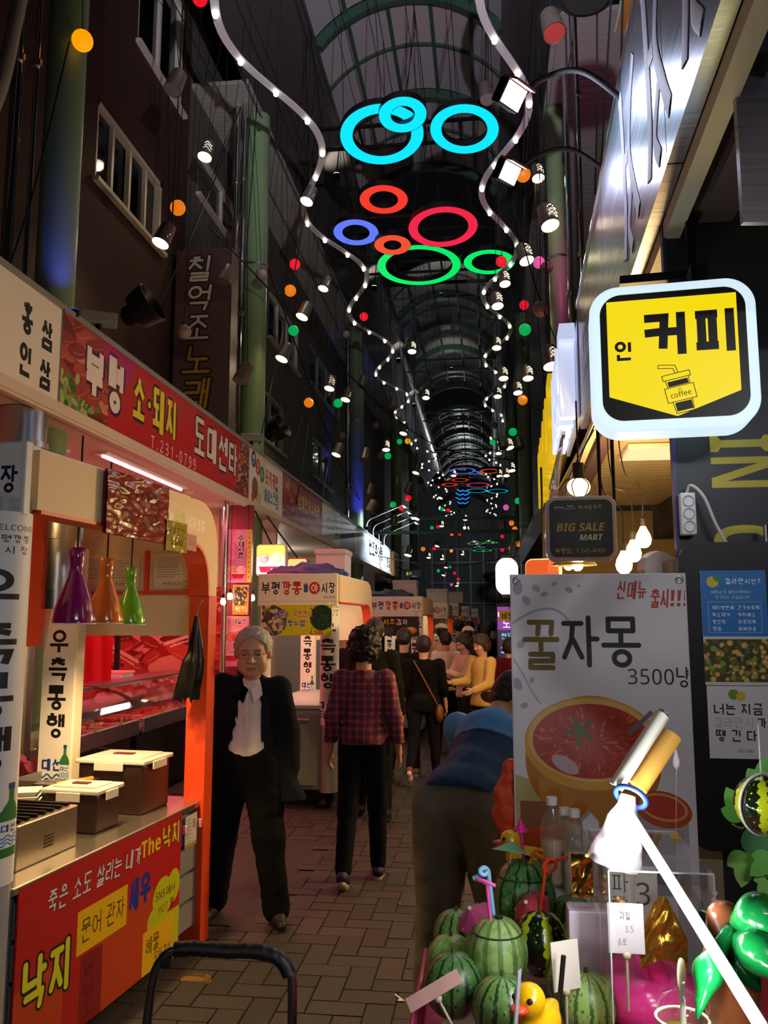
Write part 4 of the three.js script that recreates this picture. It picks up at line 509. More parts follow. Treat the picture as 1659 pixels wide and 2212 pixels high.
// ---------- ice cream shop front between the butcher and the second cart ----------
{
  const roll = (c, x, y, r, k) => { c.fillStyle = k; c.beginPath(); c.arc(x, y, r, 0, 7); c.fill(); c.strokeStyle = 'rgba(255,255,255,.7)'; c.lineWidth = r * 0.12; for (let i = 1; i < 4; i++) { c.beginPath(); c.arc(x, y, r * i / 4, 0.4 * i, 5 + i * 0.2); c.stroke(); } };
  const cup = (c, x, y, s) => { c.fillStyle = '#c8243a'; c.beginPath(); c.moveTo(x - 70 * s, y); c.lineTo(x + 70 * s, y); c.lineTo(x + 50 * s, y + 60 * s); c.lineTo(x - 50 * s, y + 60 * s); c.fill(); c.fillStyle = '#f4e6ea'; c.fillRect(x - 74 * s, y - 10 * s, 148 * s, 12 * s); };
  const t1 = tex(256, 640, (c, w, h) => { c.fillStyle = '#d878c0'; c.fillRect(0, 0, w, h); c.fillStyle = '#e6a6d6'; c.beginPath(); c.arc(190, 90, 130, 0, 7); c.fill(); '아이스크림'.split('').forEach((s, i) => han(c, s, 24, 60 + i * 68, 64, '#d8208c', { wt: 0.13, ol: '#fff' })); '수제철판'.split('').forEach((s, i) => han(c, s, 104, 100 + i * 84, 82, '#3a2440', { wt: 0.13, ol: '#fff' })); roll(c, 60, 480, 46, '#e89a5c'); roll(c, 150, 490, 50, '#f0b6d0'); cup(c, 120, 540, 1); c.fillStyle = '#e6d21c'; c.fillRect(214, 0, 42, h); '저희매장은직접만드는'.split('').forEach((s, i) => han(c, s, 222, 40 + i * 60, 26, '#2c2410')); });
  const t2 = tex(320, 640, (c, w, h) => { c.fillStyle = '#e88ab4'; c.fillRect(0, 0, w, h); c.fillStyle = '#f2b6cc'; c.beginPath(); c.arc(160, 330, 190, 0, 7); c.fill(); han(c, '수제철판', 30, 60, 64, '#5a2440', { wt: 0.13, ol: '#fff', wx: 0.98 }); han(c, '아이스크림', 8, 140, 58, '#e0307c', { wt: 0.13, ol: '#fff', wx: 0.94 }); roll(c, 90, 260, 62, '#e8463c'); roll(c, 190, 240, 54, '#d83a34'); roll(c, 262, 330, 60, '#6a5aa0'); roll(c, 110, 400, 66, '#e86aa4'); roll(c, 220, 420, 56, '#e8b84a'); cup(c, 100, 500, 1.2); cup(c, 240, 520, 1); });
  const t3 = tex(256, 320, (c, w, h) => { c.fillStyle = '#e88a1c'; c.fillRect(0, 0, w, h); c.fillStyle = '#2c1c1a'; c.fillRect(22, 20, 212, 200); grain(c, w, 220, 70, ['#b8a088', '#5c6a3c', '#c87a5a', '#3c2a28'], 6, 22); han(c, '케밥 맛집', 30, 260, 52, '#f8e6d6', { wt: 0.13, ol: '#a82a1c' }); });
  const T = [[490, 545, 1140, 1258, 10.1, [-3.231,2.164,-10.1], t1, 'tall pink ice cream poster with a yellow strip, the upper one of the pair'], [505, 540, 1262, 1328, 10.15, [-3.159,1.76,-10.15], t3, 'small orange framed kebab poster between the two pink ice cream posters'], [484, 538, 1330, 1440, 10.05, [-3.224,1.126,-10.05], t2, 'wide pink ice cream poster with red and purple rolls, the lower one of the pair']];
  for (const [a, b, y0, y1, d, A, t, lab] of T) { const w = (b - a) * d / 1800, h = (y1 - y0) * d / 1800, o = thing('wall_poster', lab, 'poster', [A[0] + w / 2, A[1], A[2]], 0.12); part('board', B(w, h, 0.025, 0, h / 2, 0, 0.004), mats.white, o); part('print', plane(w - 0.008, h - 0.008, 0, h / 2, 0.0145), printed(t, 0.3), o); }
  const q = [-3.124,1.923,-10.2]; struct('sign_mount', B(0.34, 3.15, 0.06, q[0], 1.58, -10.26), M(0x8a3a4a, 0.5), 'red mounting panel between the butcher and the ice cream shop');
  const sp = [-3.196,1.916,-9.9]; struct('steel_column', C(0.04, 0.04, 3.16, sp[0], 1.58, sp[2], 20), mats.chrome, 'slim chrome pole at the edge of the ice cream shop');
  const lb = [-2.803,2.475,-10.6], o = thing('menu_lightbox', 'glowing ice cream menu lightbox with a yellow and pink picture', 'lightbox', lb); const W = 0.4, H = 0.42;
  part('housing', mv(ext(rrect(W, H, 0.05), 0.1), 0, 0, -0.1), mats.white, o); part('lightbox_face', mv(sheet(rrect(W - 0.03, H - 0.03, 0.04), W - 0.03, H - 0.03), 0, 0, 0.004), backlit(tex(256, 256, (c, w, h) => { c.fillStyle = '#fff4f0'; c.fillRect(0, 0, w, h); c.fillStyle = '#f0d84a'; c.fillRect(0, 0, w, 100); roll(c, 70, 110, 44, '#e8786a'); roll(c, 190, 100, 50, '#c8d07a'); cup(c, 80, 180, 0.9); cup(c, 190, 180, 0.8); }), 2.2), o); part('bracket', bar([0, H / 2 - 0.01, -0.05], [-3.06 - lb[0], 3.17 - lb[1], -0.05], 0.012), mats.black, o); rectLight(0xffece4, 5, 0.36, 0.38, [lb[0], lb[1], lb[2] + 0.03], [lb[0], lb[1], 0]);
  const l2 = [-2.587,2.421,-11.2], o2 = thing('menu_lightbox', 'small orange-lit lightbox behind the ice cream lightbox', 'lightbox', l2); part('housing', mv(ext(rrect(0.3, 0.26, 0.04), 0.1), 0, 0, -0.1), M(0xd97a50, 0.4), o2); part('lightbox_face', mv(sheet(rrect(0.26, 0.22, 0.03), 0.26, 0.22), 0, 0, 0.004), glow(0xffb870, 1.5), o2); part('bracket', bar([0, 0.12, -0.05], [-3.06 - l2[0], 3.17 - l2[1], -0.05], 0.012), mats.black, o2);
  const bulbs = [[-3.175,1.925,-9.8], [-3.153,1.993,-10], [-2.999,2.518,-10.2], [-2.956,1.983,-10.3]]; for (const p of bulbs) { const b = thing('bare_bulb', 'bare warm bulb hanging at the ice cream shop front', 'bulb', p, 0, 'bare bulbs at the ice cream shop'); part('bulb', mv(lathe([[0.001, -0.05], [0.025, -0.043], [0.034, -0.02], [0.03, 0.01], [0.014, 0.04]], 16), 0, 0, 0), glow(0xffe0b0, 9), b); part('socket', C(0.016, 0.018, 0.05, 0, 0.06, 0), mats.black, b); part('cord', bar([0, 0.08, 0], [0, Math.max(0.1, 3.16 - p[1]), 0], 0.004), mats.black, b); pointLight(0xffd29a, 0.35, p, 1.5); }
  pointLight(0xffb0a0, 1.2, [-4.3, 2.7, -12], 3); const fl = thing('unseen_shop_lamp', 'unseen round warm lamp lighting the inside of the ice cream shop', 'lamp', [-4.3, 2.7, -12]); part('bulb', S(0.07), glow(0xffd8c0, 5), fl); part('cord', bar([0, 0.07, 0], [0, 0.5, 0], 0.01), mats.black, fl);  // unseen lamp, placed to light the ice cream shop
  pointLight(0xfff0dc, 1.6, [-4.3, 2.7, -16.5], 3); const f2 = thing('unseen_shop_lamp', 'unseen round white lamp lighting the inside of the beef shop', 'lamp', [-4.3, 2.7, -16.5]); part('bulb', S(0.07), glow(0xfff0dc, 5), f2); part('cord', bar([0, 0.07, 0], [0, 0.5, 0], 0.01), mats.black, f2);  // unseen lamp, placed to light the beef shop
}

// ---------- steel fascia on the right with its floodlamps ----------
const brushTex = tex(512, 256, (c, w, h) => { c.fillStyle = '#808080'; c.fillRect(0, 0, w, h); for (let i = 0; i < 1400; i++) { c.fillStyle = `rgba(${R() > 0.5 ? 190 : 60},${R() > 0.5 ? 190 : 60},0,.12)`; c.fillRect(0, R() * h, w, 0.5 + R()); } }, false);
const brushed = M(0xa4a6b2, 0.62, { metalness: 0.9, roughnessMap: brushTex, anisotropy: 0.5 });
{
  const g = thing('steel_fascia', 'brushed steel fascia sign with pale brushed characters along the right canopy', 'sign', [FX(4.05), 3.16, -4.05], FT);
  for (let i = 0; i < 5; i++) part('steel_panel', B(0.05, 0.98, 0.945, 0, 0.49, 1.9 - i * 0.955), brushed, g);
  part('top_lip', B(0.07, 0.015, 4.8, 0, 0.985, 0), mats.chrome, g);
  const stroke = (pts, r) => mv(tube(pts, r, 40, 10).scale(0.06, 1, 1), -0.027, 0, 0), wm = M(0xcfcbe2, 0.55), s2 = [];
  for (const [z, k] of [[1.95, 1], [1.3, 1], [0.62, 1]]) { s2.push(stroke([[0, 0.12, z - 0.2], [0, 0.34, z - 0.14], [0, 0.8, z - 0.17], [0, 0.9, z - 0.2]], 0.045 * k), stroke([[0, 0.82, z + 0.22], [0, 0.7, z + 0.1], [0, 0.5, z + 0.02], [0, 0.26, z + 0.14], [0, 0.14, z + 0.22]], 0.04 * k), stroke([[0, 0.55, z - 0.16], [0, 0.52, z - 0.02]], 0.034 * k), stroke([[0, 0.34, z + 0.05], [0, 0.2, z - 0.06], [0, 0.08, z + 0.02]], 0.036 * k)); }
  s2.forEach((q) => part('brush_stroke', q, wm, g));
  part('small_print', plane(0.62, 0.5, -0.0275, 0.42, -1.72, -PI / 2), printed(tex(256, 208, (c, w, h) => { c.clearRect(0, 0, w, h); han(c, '부평점', 20, 60, 70, '#c8c83a', { wt: 0.12 }); txt(c, '245-4900', 128, 150, 52, '#c8c83a', 'normal'); }), 0.4, { transparent: true }), g, 'small yellow-green characters');
  // return panel of the canopy end nearer the viewer
  const a = [0.694,2.738,-2.25], b = [0.732,3.459,-2.25], h = b[1] - a[1], r = thing('steel_end_panel', 'brushed steel end panel with blue brush characters at the coffee shop canopy', 'panel', [a[0] + 0.36, a[1], a[2]], 0.12);
  part('panel', B(0.72, h, 0.02, 0, h / 2, 0), brushed, r); part('mark', mv(mg([tube([[-0.14, 0.5, 0], [-0.16, 0.38, 0], [-0.19, 0.28, 0]], 0.016, 20, 6), tube([[-0.15, 0.42, 0], [-0.12, 0.3, 0], [-0.13, 0.22, 0]], 0.014, 20, 6), tube([[-0.2, 0.2, 0], [-0.17, 0.12, 0]], 0.014, 20, 6)]).scale(1.6, 1.5, 0.15), 0.06, 0.1, 0.011), M(0x3a4a8c, 0.5), r, 'blue brush marks');
  { // unseen lamp above the frame, placed to light the roof from below
    const p = [0.3, 4.5, -1.7], q = [-0.9, 10.5, -11], o = thing('floodlamp', 'unseen floodlamp above the frame, placed to light the roof vault', 'lamp', p), head = new THREE.Group(); head.name = 'head'; o.add(head); head.lookAt(...q); part('housing', B(0.2, 0.16, 0.06, 0, 0, -0.035, 0.012), mats.blackMetal, head); part('lamp_lens', B(0.18, 0.14, 0.006), glow(0xe8eeff, 9), head); part('gooseneck', tube([[0, 0, -0.02], [0.1, 0.05, 0], [0.25, -0.1, -0.1], [FX(1.9) - 0.3, -0.4, -0.2]], 0.014, 30, 8), mats.black, o);
    const dir = V(...q).sub(V(...p)).normalize(), lp = V(...p).addScaledVector(dir, 0.02).toArray(); spotLight(0xe6e0ee, 300, lp, q, 0.5, 0.8, 2);
  }
  for (const [p, q, arm, lab] of [[[0.169,4.191,-3.75], [0.66, 3.72, -3.35], [0.655,4.07,-3.62], 'glaring white floodlamp on a gooseneck arm, the higher of the pair'], [[0.174,4.249,-4.55], [0.69, 3.78, -4.1], [0.723,4.29,-4.62], 'glaring white floodlamp on a gooseneck arm, the lower of the pair']]) {
    const o = thing('floodlamp', lab, 'lamp', p); const head = new THREE.Group(); head.name = 'head'; o.add(head); head.lookAt(...q);
    part('housing', B(0.15, 0.12, 0.06, 0, 0, -0.035, 0.012), mats.blackMetal, head); part('lamp_lens', B(0.13, 0.1, 0.006, 0, 0, 0.0), glow(0xe8eeff, 9), head); part('shade_lip', B(0.15, 0.012, 0.1, 0, 0.062, 0.0), M(0x8a4a3a, 0.5), head);
    const e = arm.map((v, i) => v - p[i]); part('gooseneck', tube([[0.02, 0.02, -0.06], [e[0] * 0.3, e[1] * 0.3 + 0.12, e[2] * 0.3 - 0.04], [e[0] * 0.65, e[1] * 0.65 + 0.12, e[2] * 0.65], [e[0] + 0.03, e[1] - 0.05, e[2]]], 0.014, 40, 8), M(0x3c3836, 0.5), o);
    const dir = V(...q).sub(V(...p)).normalize(), lp = V(...p).addScaledVector(dir, 0.012); rectLight(0xd9e2ff, 120, 0.13, 0.1, lp.toArray(), q);
  }
}
// letters along the canopy beyond the steel fascia
const font = await new FontLoader().loadAsync('fonts/droid/droid_sans_bold.typeface.json');
function letters(str, d0, d1, y, h, m, mback, lab, depth) {
  const o = thing('channel_letter_sign', lab, 'sign', [FX((d0 + d1) / 2) - 0.05, y, -(d0 + d1) / 2], FT - PI / 2), L = d1 - d0, chars = [...str], ws = chars.map((c) => (c === 'I' ? 0.5 : c === ' ' ? 0.6 : 1)), tot = ws.reduce((a, b) => a + b, 0); let u = -L / 2;
  part('backing_board', B(L, h * 1.05, 0.03, 0, h / 2, -0.03), mback, o);
  chars.forEach((ch, i) => { const w = ws[i] / tot * L; if (ch !== ' ') { const g = new TextGeometry(ch, { font, size: 1, depth: 0.1, curveSegments: 6 }); g.computeBoundingBox(); const b = g.boundingBox; g.translate(-b.min.x, -b.min.y, 0); g.scale(w * 0.86 / (b.max.x - b.min.x), h / (b.max.y - b.min.y), depth / 0.1); g.translate(u + w * 0.07, 0, 0); part('letter', g, m, o); } u += w; });
  return o;
}
letters('MART', 6.35, 8.05, 3.28, 0.72, glow(0xcfdcff, 0.75, { color: 0xdde4f4 }), M(0xb8bcd0, 0.5), 'white glowing channel letters on the right canopy', 0.12);
letters('BIG SALE', 8.2, 12.6, 3.36, 0.8, glow(0xe8c400, 0.55, { color: 0xe8c818 }), M(0x7a4a1c, 0.6), 'yellow channel letters on a brown board along the right canopy', 0.14);
rectLight(0xdfe6ff, 0.9, 1.6, 0.6, [FX(7.2) - 0.2, 3.64, -7.2], [-2, 3.3, -7.2]);

// ---------- coffee lightbox and pillar ----------
{
  const p = [0.627,2.559,-2.75], W = 0.508, H = 0.482, o = thing('coffee_lightbox', 'yellow and black rounded coffee lightbox sign with a takeaway cup drawing', 'lightbox', p, -0.1);
  const t = tex(1024, 976, (c, w, h) => {
    c.fillStyle = '#0a0a08'; c.fillRect(0, 0, w, h); c.fillStyle = '#f6dc10'; c.beginPath(); c.moveTo(50, 50); c.lineTo(w - 60, 50); c.lineTo(w - 60, 790); c.lineTo(w / 2 + 10, 960); c.lineTo(50, 790); c.fill();
    han(c, '인', 90, 440, 150, '#0d0c08', { wt: 0.15, wx: 0.95 }); han(c, '커피', 262, 330, 375, '#0d0c08', { wt: 0.165, wx: 0.94, gap: 0.03 });
    c.save(); c.translate(560, 780); c.rotate(-0.2); c.strokeStyle = '#15130a'; c.lineWidth = 5; c.fillStyle = '#15130a'; c.strokeRect(-108, -150, 196, 40); c.beginPath(); c.moveTo(-92, -110); c.lineTo(72, -110); c.lineTo(52, 150); c.lineTo(-72, 150); c.closePath(); c.stroke(); c.fillRect(-80, -96, 142, 40); c.fillRect(-66, 70, 116, 66); c.fillStyle = '#f6dc10'; c.fillRect(-112, -50, 204, 110); c.strokeRect(-112, -50, 204, 110); txt(c, 'in', -10, -28, 26, '#15130a', 'normal'); txt(c, 'coffee', -10, 12, 54, '#15130a', 'normal'); c.beginPath(); c.moveTo(-10, -150); c.lineTo(-20, -190); c.lineTo(-120, -215); c.moveTo(10, -150); c.lineTo(0, -210); c.lineTo(-112, -240); c.lineTo(-120, -215); c.stroke(); c.restore();
  });
  part('housing', mv(ext(rrect(W, H, 0.085), 0.13, 0.012), 0, 0, -0.15), glow(0xcfe8f4, 1.0, { color: 0xdfe8ea }), o, 'translucent white lit rim'); part('lightbox_face', mv(sheet(rrect(W - 0.045, H - 0.045, 0.07), W - 0.045, H - 0.045), 0, 0, -0.004), backlit(t, 1.0), o); part('bracket', [B(0.05, 0.05, 0.16, 0.1, H / 2 + 0.06, -0.13), B(0.05, 0.08, 0.05, 0.1, H / 2 + 0.04, -0.08), B(0.3, 0.03, 0.04, 0, H / 2 + 0.1, -0.19), B(0.03, 0.4, 0.03, 0.1, H / 2 + 0.26, -0.19)], mats.blackMetal, o);
  rectLight(0xfff0b0, 1.6, 0.44, 0.42, [p[0] + 0.002, p[1], p[2] + 0.03], [p[0] - 0.3, p[1] - 0.3, 0]); rectLight(0xe4f2ff, 2.5, 0.12, 0.5, [p[0] - 0.3, p[1], p[2] - 0.07], [-3, p[1], p[2]]); rectLight(0xe4f2ff, 2.5, 0.5, 0.12, [p[0], p[1] - 0.29, p[2] - 0.07], [p[0], 0, p[2]]);
  // pillar with rotated lettering
  const a = [0.679,2.078,-3.05], g = thing('coffee_pillar', 'dark charcoal pillar wrap with big yellow letters running down', 'pillar', [a[0], 0, -3.05]);
  part('body', B(0.9, 3.2, 0.05, 0.45, 1.6, -0.03), M(0x22262a, 0.45), g); part('wrap', plane(0.9, 3.2, 0.45, 1.6, 0.0), printed(tex(576, 2048, (c, w, h) => { c.fillStyle = '#23272b'; c.fillRect(0, 0, w, h); c.save(); c.translate(147, 545); c.rotate(PI / 2); c.scale(0.62, 1); c.font = 'bold 190px sans-serif'; c.fillStyle = '#c8b52a'; c.textBaseline = 'middle'; c.textAlign = 'left'; ['I', 'N', ' ', 'C', 'O', 'F', 'F', 'E', 'E'].reduce((x, s) => { c.fillText(s, x, 0); return x + (s === ' ' ? 90 : s === 'I' ? 70 : 170); }, 0); c.restore(); }), 0.4), g, 'charcoal wrap with yellow letters'); part('edge_strip', B(0.012, 3.2, 0.012, 0.0, 1.6, 0.004), M(0x2a2f6a, 0.4), g);
  const bs = [0.658,0.95,-2.98], bh = 1.02, b = thing('notice_board', 'black rounded notice board hanging on the coffee pillar', 'board', [bs[0] + 0.3, bs[1] - 0.02, -2.98]); part('board', mv(ext(rrect(0.6, bh, 0.07), 0.02), 0, bh / 2, 0), M(0x0d0d0f, 0.4), b); part('hanger', bar([0, bh, 0.0], [0, bh + 0.06, 0.0], 0.008), mats.steel, b);
  const posters = [[1518, 1232, 1652, 1375, 'blue drink notice with white writing on the black board', tex(256, 280, (c, w, h) => { c.fillStyle = '#2f78c0'; c.fillRect(0, 0, w, h); c.fillStyle = '#d9c93a'; c.beginPath(); c.arc(48, 48, 24, 0, 7); c.fill(); c.fillStyle = '#4a9a4a'; c.beginPath(); c.ellipse(66, 36, 18, 10, 0.6, 0, 7); c.fill(); han(c, '깔라만시는?', 96, 46, 26, '#e8f0f4', { wt: 0.12 }); han(c, '베트남 등 열대지역에서', 40, 92, 15, '#c8dcea'); han(c, '인기있는 과일입니다', 56, 114, 15, '#c8dcea'); c.strokeStyle = '#9cc4e0'; c.lineWidth = 2; c.strokeRect(26, 134, 206, 130); ['체지방분해', '독소제거', '항산화', '항암'].forEach((s, i) => han(c, s, 40, 158 + i * 30, 18, '#f0f4f6', { wt: 0.12 })); ['간기능회복', '숙취해소', '피로회복', '피부미용'].forEach((s, i) => han(c, s, 140, 158 + i * 30, 18, '#f0f4f6', { wt: 0.12 })); })],
    [1524, 1375, 1672, 1480, 'picture of heaped small green and orange limes on the black board', tex(256, 180, (c, w, h) => { c.fillStyle = '#4a4a26'; c.fillRect(0, 0, w, h); const r = rng(8); for (let i = 0; i < 150; i++) { const x = r() * w, y = 14 + r() * (h - 28), s = 7 + r() * 5, k = ['#5c6a2a', '#8a9a3c', '#c89a4a', '#b87a3a', '#3c441e'][Math.floor(r() * 5)]; c.fillStyle = k; c.beginPath(); c.arc(x, y, s, 0, 7); c.fill(); if (k[1] > '9') { c.fillStyle = '#e0c070'; c.beginPath(); c.arc(x, y, s * 0.6, 0, 7); c.fill(); } } c.fillStyle = '#d8d6cc'; c.fillRect(0, 0, w, 10); c.fillRect(0, h - 12, w, 12); })],
    [1534, 1482, 1660, 1638, 'white notice with large black characters on the black board', tex(256, 300, (c, w, h) => { c.fillStyle = '#d9d9dc'; c.fillRect(0, 0, w, h); c.fillStyle = '#6a9a3c'; c.beginPath(); c.arc(110, 36, 22, 0, 7); c.fill(); c.fillStyle = '#d0c040'; c.beginPath(); c.arc(140, 44, 20, 0, 7); c.fill(); han(c, '너는 지금', 22, 96, 50, '#26262c', { wt: 0.12 }); han(c, '깔라만시', 22, 152, 46, '#b4b4bc', { wt: 0.08, wx: 0.86 }); han(c, '가', 198, 152, 46, '#26262c', { wt: 0.12 }); han(c, '땡 긴 다', 26, 206, 50, '#26262c', { wt: 0.12 }); txt(c, "LET'SEAT", 150, 268, 16, '#7a7a80'); })]];
  const AA = [[0.726,1.629,-2.955], [0.94,1.852,-2.955], [0.727,1.467,-2.955], [0.957,1.629,-2.955], [0.73,1.228,-2.955], [0.929,1.465,-2.955]];
  posters.forEach(([x0, y0, x1, y1, lab, tx], i) => { const l = AA[i * 2], r = AA[i * 2 + 1], w = r[0] - l[0], h = r[1] - l[1], q = thing('notice_sheet', lab, 'notice', [(l[0] + r[0]) / 2, l[1], l[2]]); part('sheet', B(w, h, 0.003, 0, h / 2, 0), mats.white, q); part('print', plane(w, h, 0, h / 2, 0.0022), printed(tx, 0.35), q); });
  const s = [0.701,1.981,-3], ps = thing('power_strip', 'white three-socket power strip with a pale cable on the coffee pillar', 'power strip', [s[0] + 0.01, s[1], -3.02]); part('body', B(0.052, 0.15, 0.04, 0, 0.075, 0, 0.006), mats.white, ps); for (let i = 0; i < 3; i++) { const k = part('socket', mv(lathe([[0, -0.006], [0.016, -0.006], [0.017, 0.003], [0.02, 0.003], [0.02, 0]], 20), 0, 0.03 + i * 0.045, 0.02, PI / 2), M(0xbcb9b4, 0.5), ps); } part('cable', tube([[0, 0.15, 0.0], [0.012, 0.175, 0.02], [0.05, 0.13, 0.035], [0.09, 0.02, 0.04], [0.15, -0.1, 0.05], [0.2, -0.14, 0.05]], 0.006, 50, 8), mats.offwhite, ps);
}
// ---------- mart lightbox ----------
{
  const p = [0.563,2.228,-5], W = 0.4, H = 0.375, o = thing('mart_lightbox', 'dark slate rounded mart sign with yellow and white lettering', 'sign', p, -0.06);
  part('housing', mv(ext(rrect(W, H, 0.055), 0.1, 0.006), 0, 0, -0.11), M(0xc9c4c8, 0.35), o); part('sign_face', mv(sheet(rrect(W - 0.035, H - 0.035, 0.045), W - 0.035, H - 0.035), 0, 0, 0.003), printed(tex(512, 480, (c, w, h) => { c.fillStyle = '#2c3a45'; c.fillRect(0, 0, w, h); c.font = 'italic bold 76px sans-serif'; txt(c, '365 Days', 80, 60, 20, '#dfe3e6', 'italic bold'); txt(c, 'Smile', 172, 50, 20, '#dfe3e6', 'italic bold'); txt(c, 'Discount Store', 172, 72, 13, '#dfe3e6'); han(c, '빅세일마트', 238, 62, 36, '#c8ab3a', { wt: 0.12, gap: 0.2 }); c.save(); c.transform(1, 0, -0.22, 1, 52, 0); txt(c, 'BIG SALE', 250, 232, 92, '#d2b23a'); txt(c, 'MART', 352, 318, 68, '#dfe8ec'); c.restore(); han(c, '부평점', 40, 428, 46, '#c8ab3a', { wt: 0.12 }); txt(c, 'T.245-4900', 330, 430, 48, '#c8ab3a', 'normal'); }), 0.3), o);
  for (const q of [0.12, 0.2]) part('bracket', bar([q, H / 2 - 0.02, -0.05], [q, H / 2 + 0.76, -0.05], 0.012), mats.blackMetal, o);
}
// ---------- right shop interior: panels of light, bare bulbs, cone lamps ----------
for (const [x, d, w, l, lab] of [[1.65, 4.6, 0.6, 0.55, 'square ceiling light panel nearest the coffee pillar'], [1.6, 6.0, 0.6, 0.55, 'middle square ceiling light panel of the right-hand shop'], [1.55, 7.6, 0.6, 0.55, 'farther square ceiling light panel of the right-hand shop']]) { const o = thing('ceiling_light', lab, 'lamp', [x, 3.2, -d]); part('frame', B(w, 0.05, l, 0, 0, 0, 0.01), mats.white, o); part('lamp_diffuser', B(w - 0.06, 0.01, l - 0.06, 0, -0.026, 0), glow(0xffe6a8, 1.1), o); rectLight(0xffdf9c, 4, w - 0.06, l - 0.06, [x, 3.16, -d], [x, 0, -d - 0.001]); }
const bulbG = lathe([[0.001, -0.085], [0.03, -0.08], [0.052, -0.055], [0.06, -0.02], [0.05, 0.02], [0.028, 0.06], [0.018, 0.085]], 20);
for (const [p, k, lab] of [[[1.197,2.319,-6.5], 1, 'dazzling warm pear bulb, the highest of the cluster'], [[1.083,2.197,-6.3], 1, 'dazzling warm pear bulb in the middle of the cluster'], [[0.981,2.101,-6.1], 1, 'dazzling warm pear bulb, the lowest of the cluster']]) { const o = thing('pear_bulb', lab, 'bulb', p); part('bulb', bulbG, glow(0xffdf9a, 14), o); part('socket', C(0.018, 0.02, 0.06, 0, 0.11, 0), mats.black, o); part('cord', tube([[0, 0.14, 0], [0.0, 0.34, 0], [-0.05, 0.45, 0], [-0.12, 0.48, 0.03], [-0.16, 0.7, 0.04], [-0.16, 3.235 - p[1], 0.04]], 0.005, 50, 6), mats.black, o); pointLight(0xffd089, 5, p, 3); }
{ const p = [0.579,2.508,-5.2], o = thing('caged_bulb', 'caged clear bulb above the mart sign', 'bulb', p); part('bulb', S(0.06, 0, 0, 0, 1.2, 1, 1), glow(0xffe6b8, 2.2), o); part('socket', C(0.035, 0.035, 0.1, 0, 0.1, 0), mats.black, o); part('cage', [0, 1, 2, 3, 4, 5].map((i) => tube([[0.03 * Math.cos(i), 0.06, 0.03 * Math.sin(i)], [0.1 * Math.cos(i * 1.05), 0.0, 0.1 * Math.sin(i * 1.05)], [0.06 * Math.cos(i * 1.05), -0.07, 0.06 * Math.sin(i * 1.05)]], 0.003, 14, 5)), mats.black, o); part('cord', bar([0, 0.15, 0], [0, 0.55, 0], 0.006), mats.black, o); pointLight(0xffdca0, 0.35, p, 2); }
for (const [p, lab] of [[[0.58,2.032,-5.4], 'cone shaded warm lamp hanging below the mart sign'], [[0.6,2.084,-6.2], 'second cone shaded warm lamp farther under the mart sign']]) { const o = thing('cone_lamp', lab, 'lamp', p); part('shade', mv(lathe([[0.02, 0.1], [0.03, 0.09], [0.12, 0.0], [0.122, 0.0], [0.03, 0.1]], 24), 0, 0, 0), M(0x6a5a34, 0.4), o); part('bulb', S(0.035, 0, 0.0, 0), glow(0xffe2a0, 9), o); part('cord', tube([[0, 0.1, 0], [0.01, 0.6, 0], [FX(-p[2]) - p[0] + 0.06, 3.11 - p[1], 0]], 0.005, 20, 6), mats.black, o); pointLight(0xffd590, 0.5, [p[0], p[1] - 0.02, p[2]], 1.5); }
{ const p = [0.648,1.879,-3.25], o = thing('wall_fan', 'small white wall device with a clear round front beside the pillar', 'fan', p); part('body', C(0.06, 0.07, 0.09, 0, 0, 0, 24).rotateX(PI / 2), M(0xb8b0b0, 0.35), o); part('front', C(0.064, 0.064, 0.02, 0, 0, 0.055, 24).rotateX(PI / 2), M(0xd8d4d8, 0.2), o); part('mount', B(0.1, 0.12, 0.08, 0.1, -0.02, -0.02, 0.01), mats.offwhite, o); part('bracket', B(0.2, 0.04, 0.04, 0.17, -0.04, -0.05), mats.offwhite, o); }
// ---------- paper lantern sign, small lightboxes farther down the right side ----------
{ const p = [0.21,2.136,-8.6], o = thing('lantern_sign', 'tall white glowing paper lantern sign at the far right shopfronts', 'lantern', p); part('lantern', mv(new THREE.CapsuleGeometry(0.115, 0.16, 12, 28), 0, 0, 0), glow(0xffffff, 1.7), o); part('cap', C(0.05, 0.06, 0.03, 0, 0.2, 0), mats.black, o); part('cap', C(0.06, 0.05, 0.03, 0, -0.2, 0), mats.black, o); part('bracket', bar([0, 0.2, 0], [FX(8.6) - p[0], 1.0, 0], 0.008), mats.black, o); pointLight(0xffffff, 1.0, [p[0] - 0.2, p[1], p[2] + 0.15], 4); }
{ const p = [0.478,2.112,-7.2], o = thing('orange_lightbox', 'small rounded orange lightbox behind the mart sign', 'lightbox', p, -0.3); part('housing', mv(ext(rrect(0.3, 0.2, 0.06), 0.08), 0, 0, -0.08), M(0xd8d0cc, 0.4), o); part('lightbox_face', mv(sheet(rrect(0.28, 0.18, 0.05), 0.28, 0.18), 0, 0, 0.004), glow(0xff5a14, 0.75), o); part('bracket', bar([0, 0.1, -0.04], [0, 0.9, -0.04], 0.01), mats.blackMetal, o); }
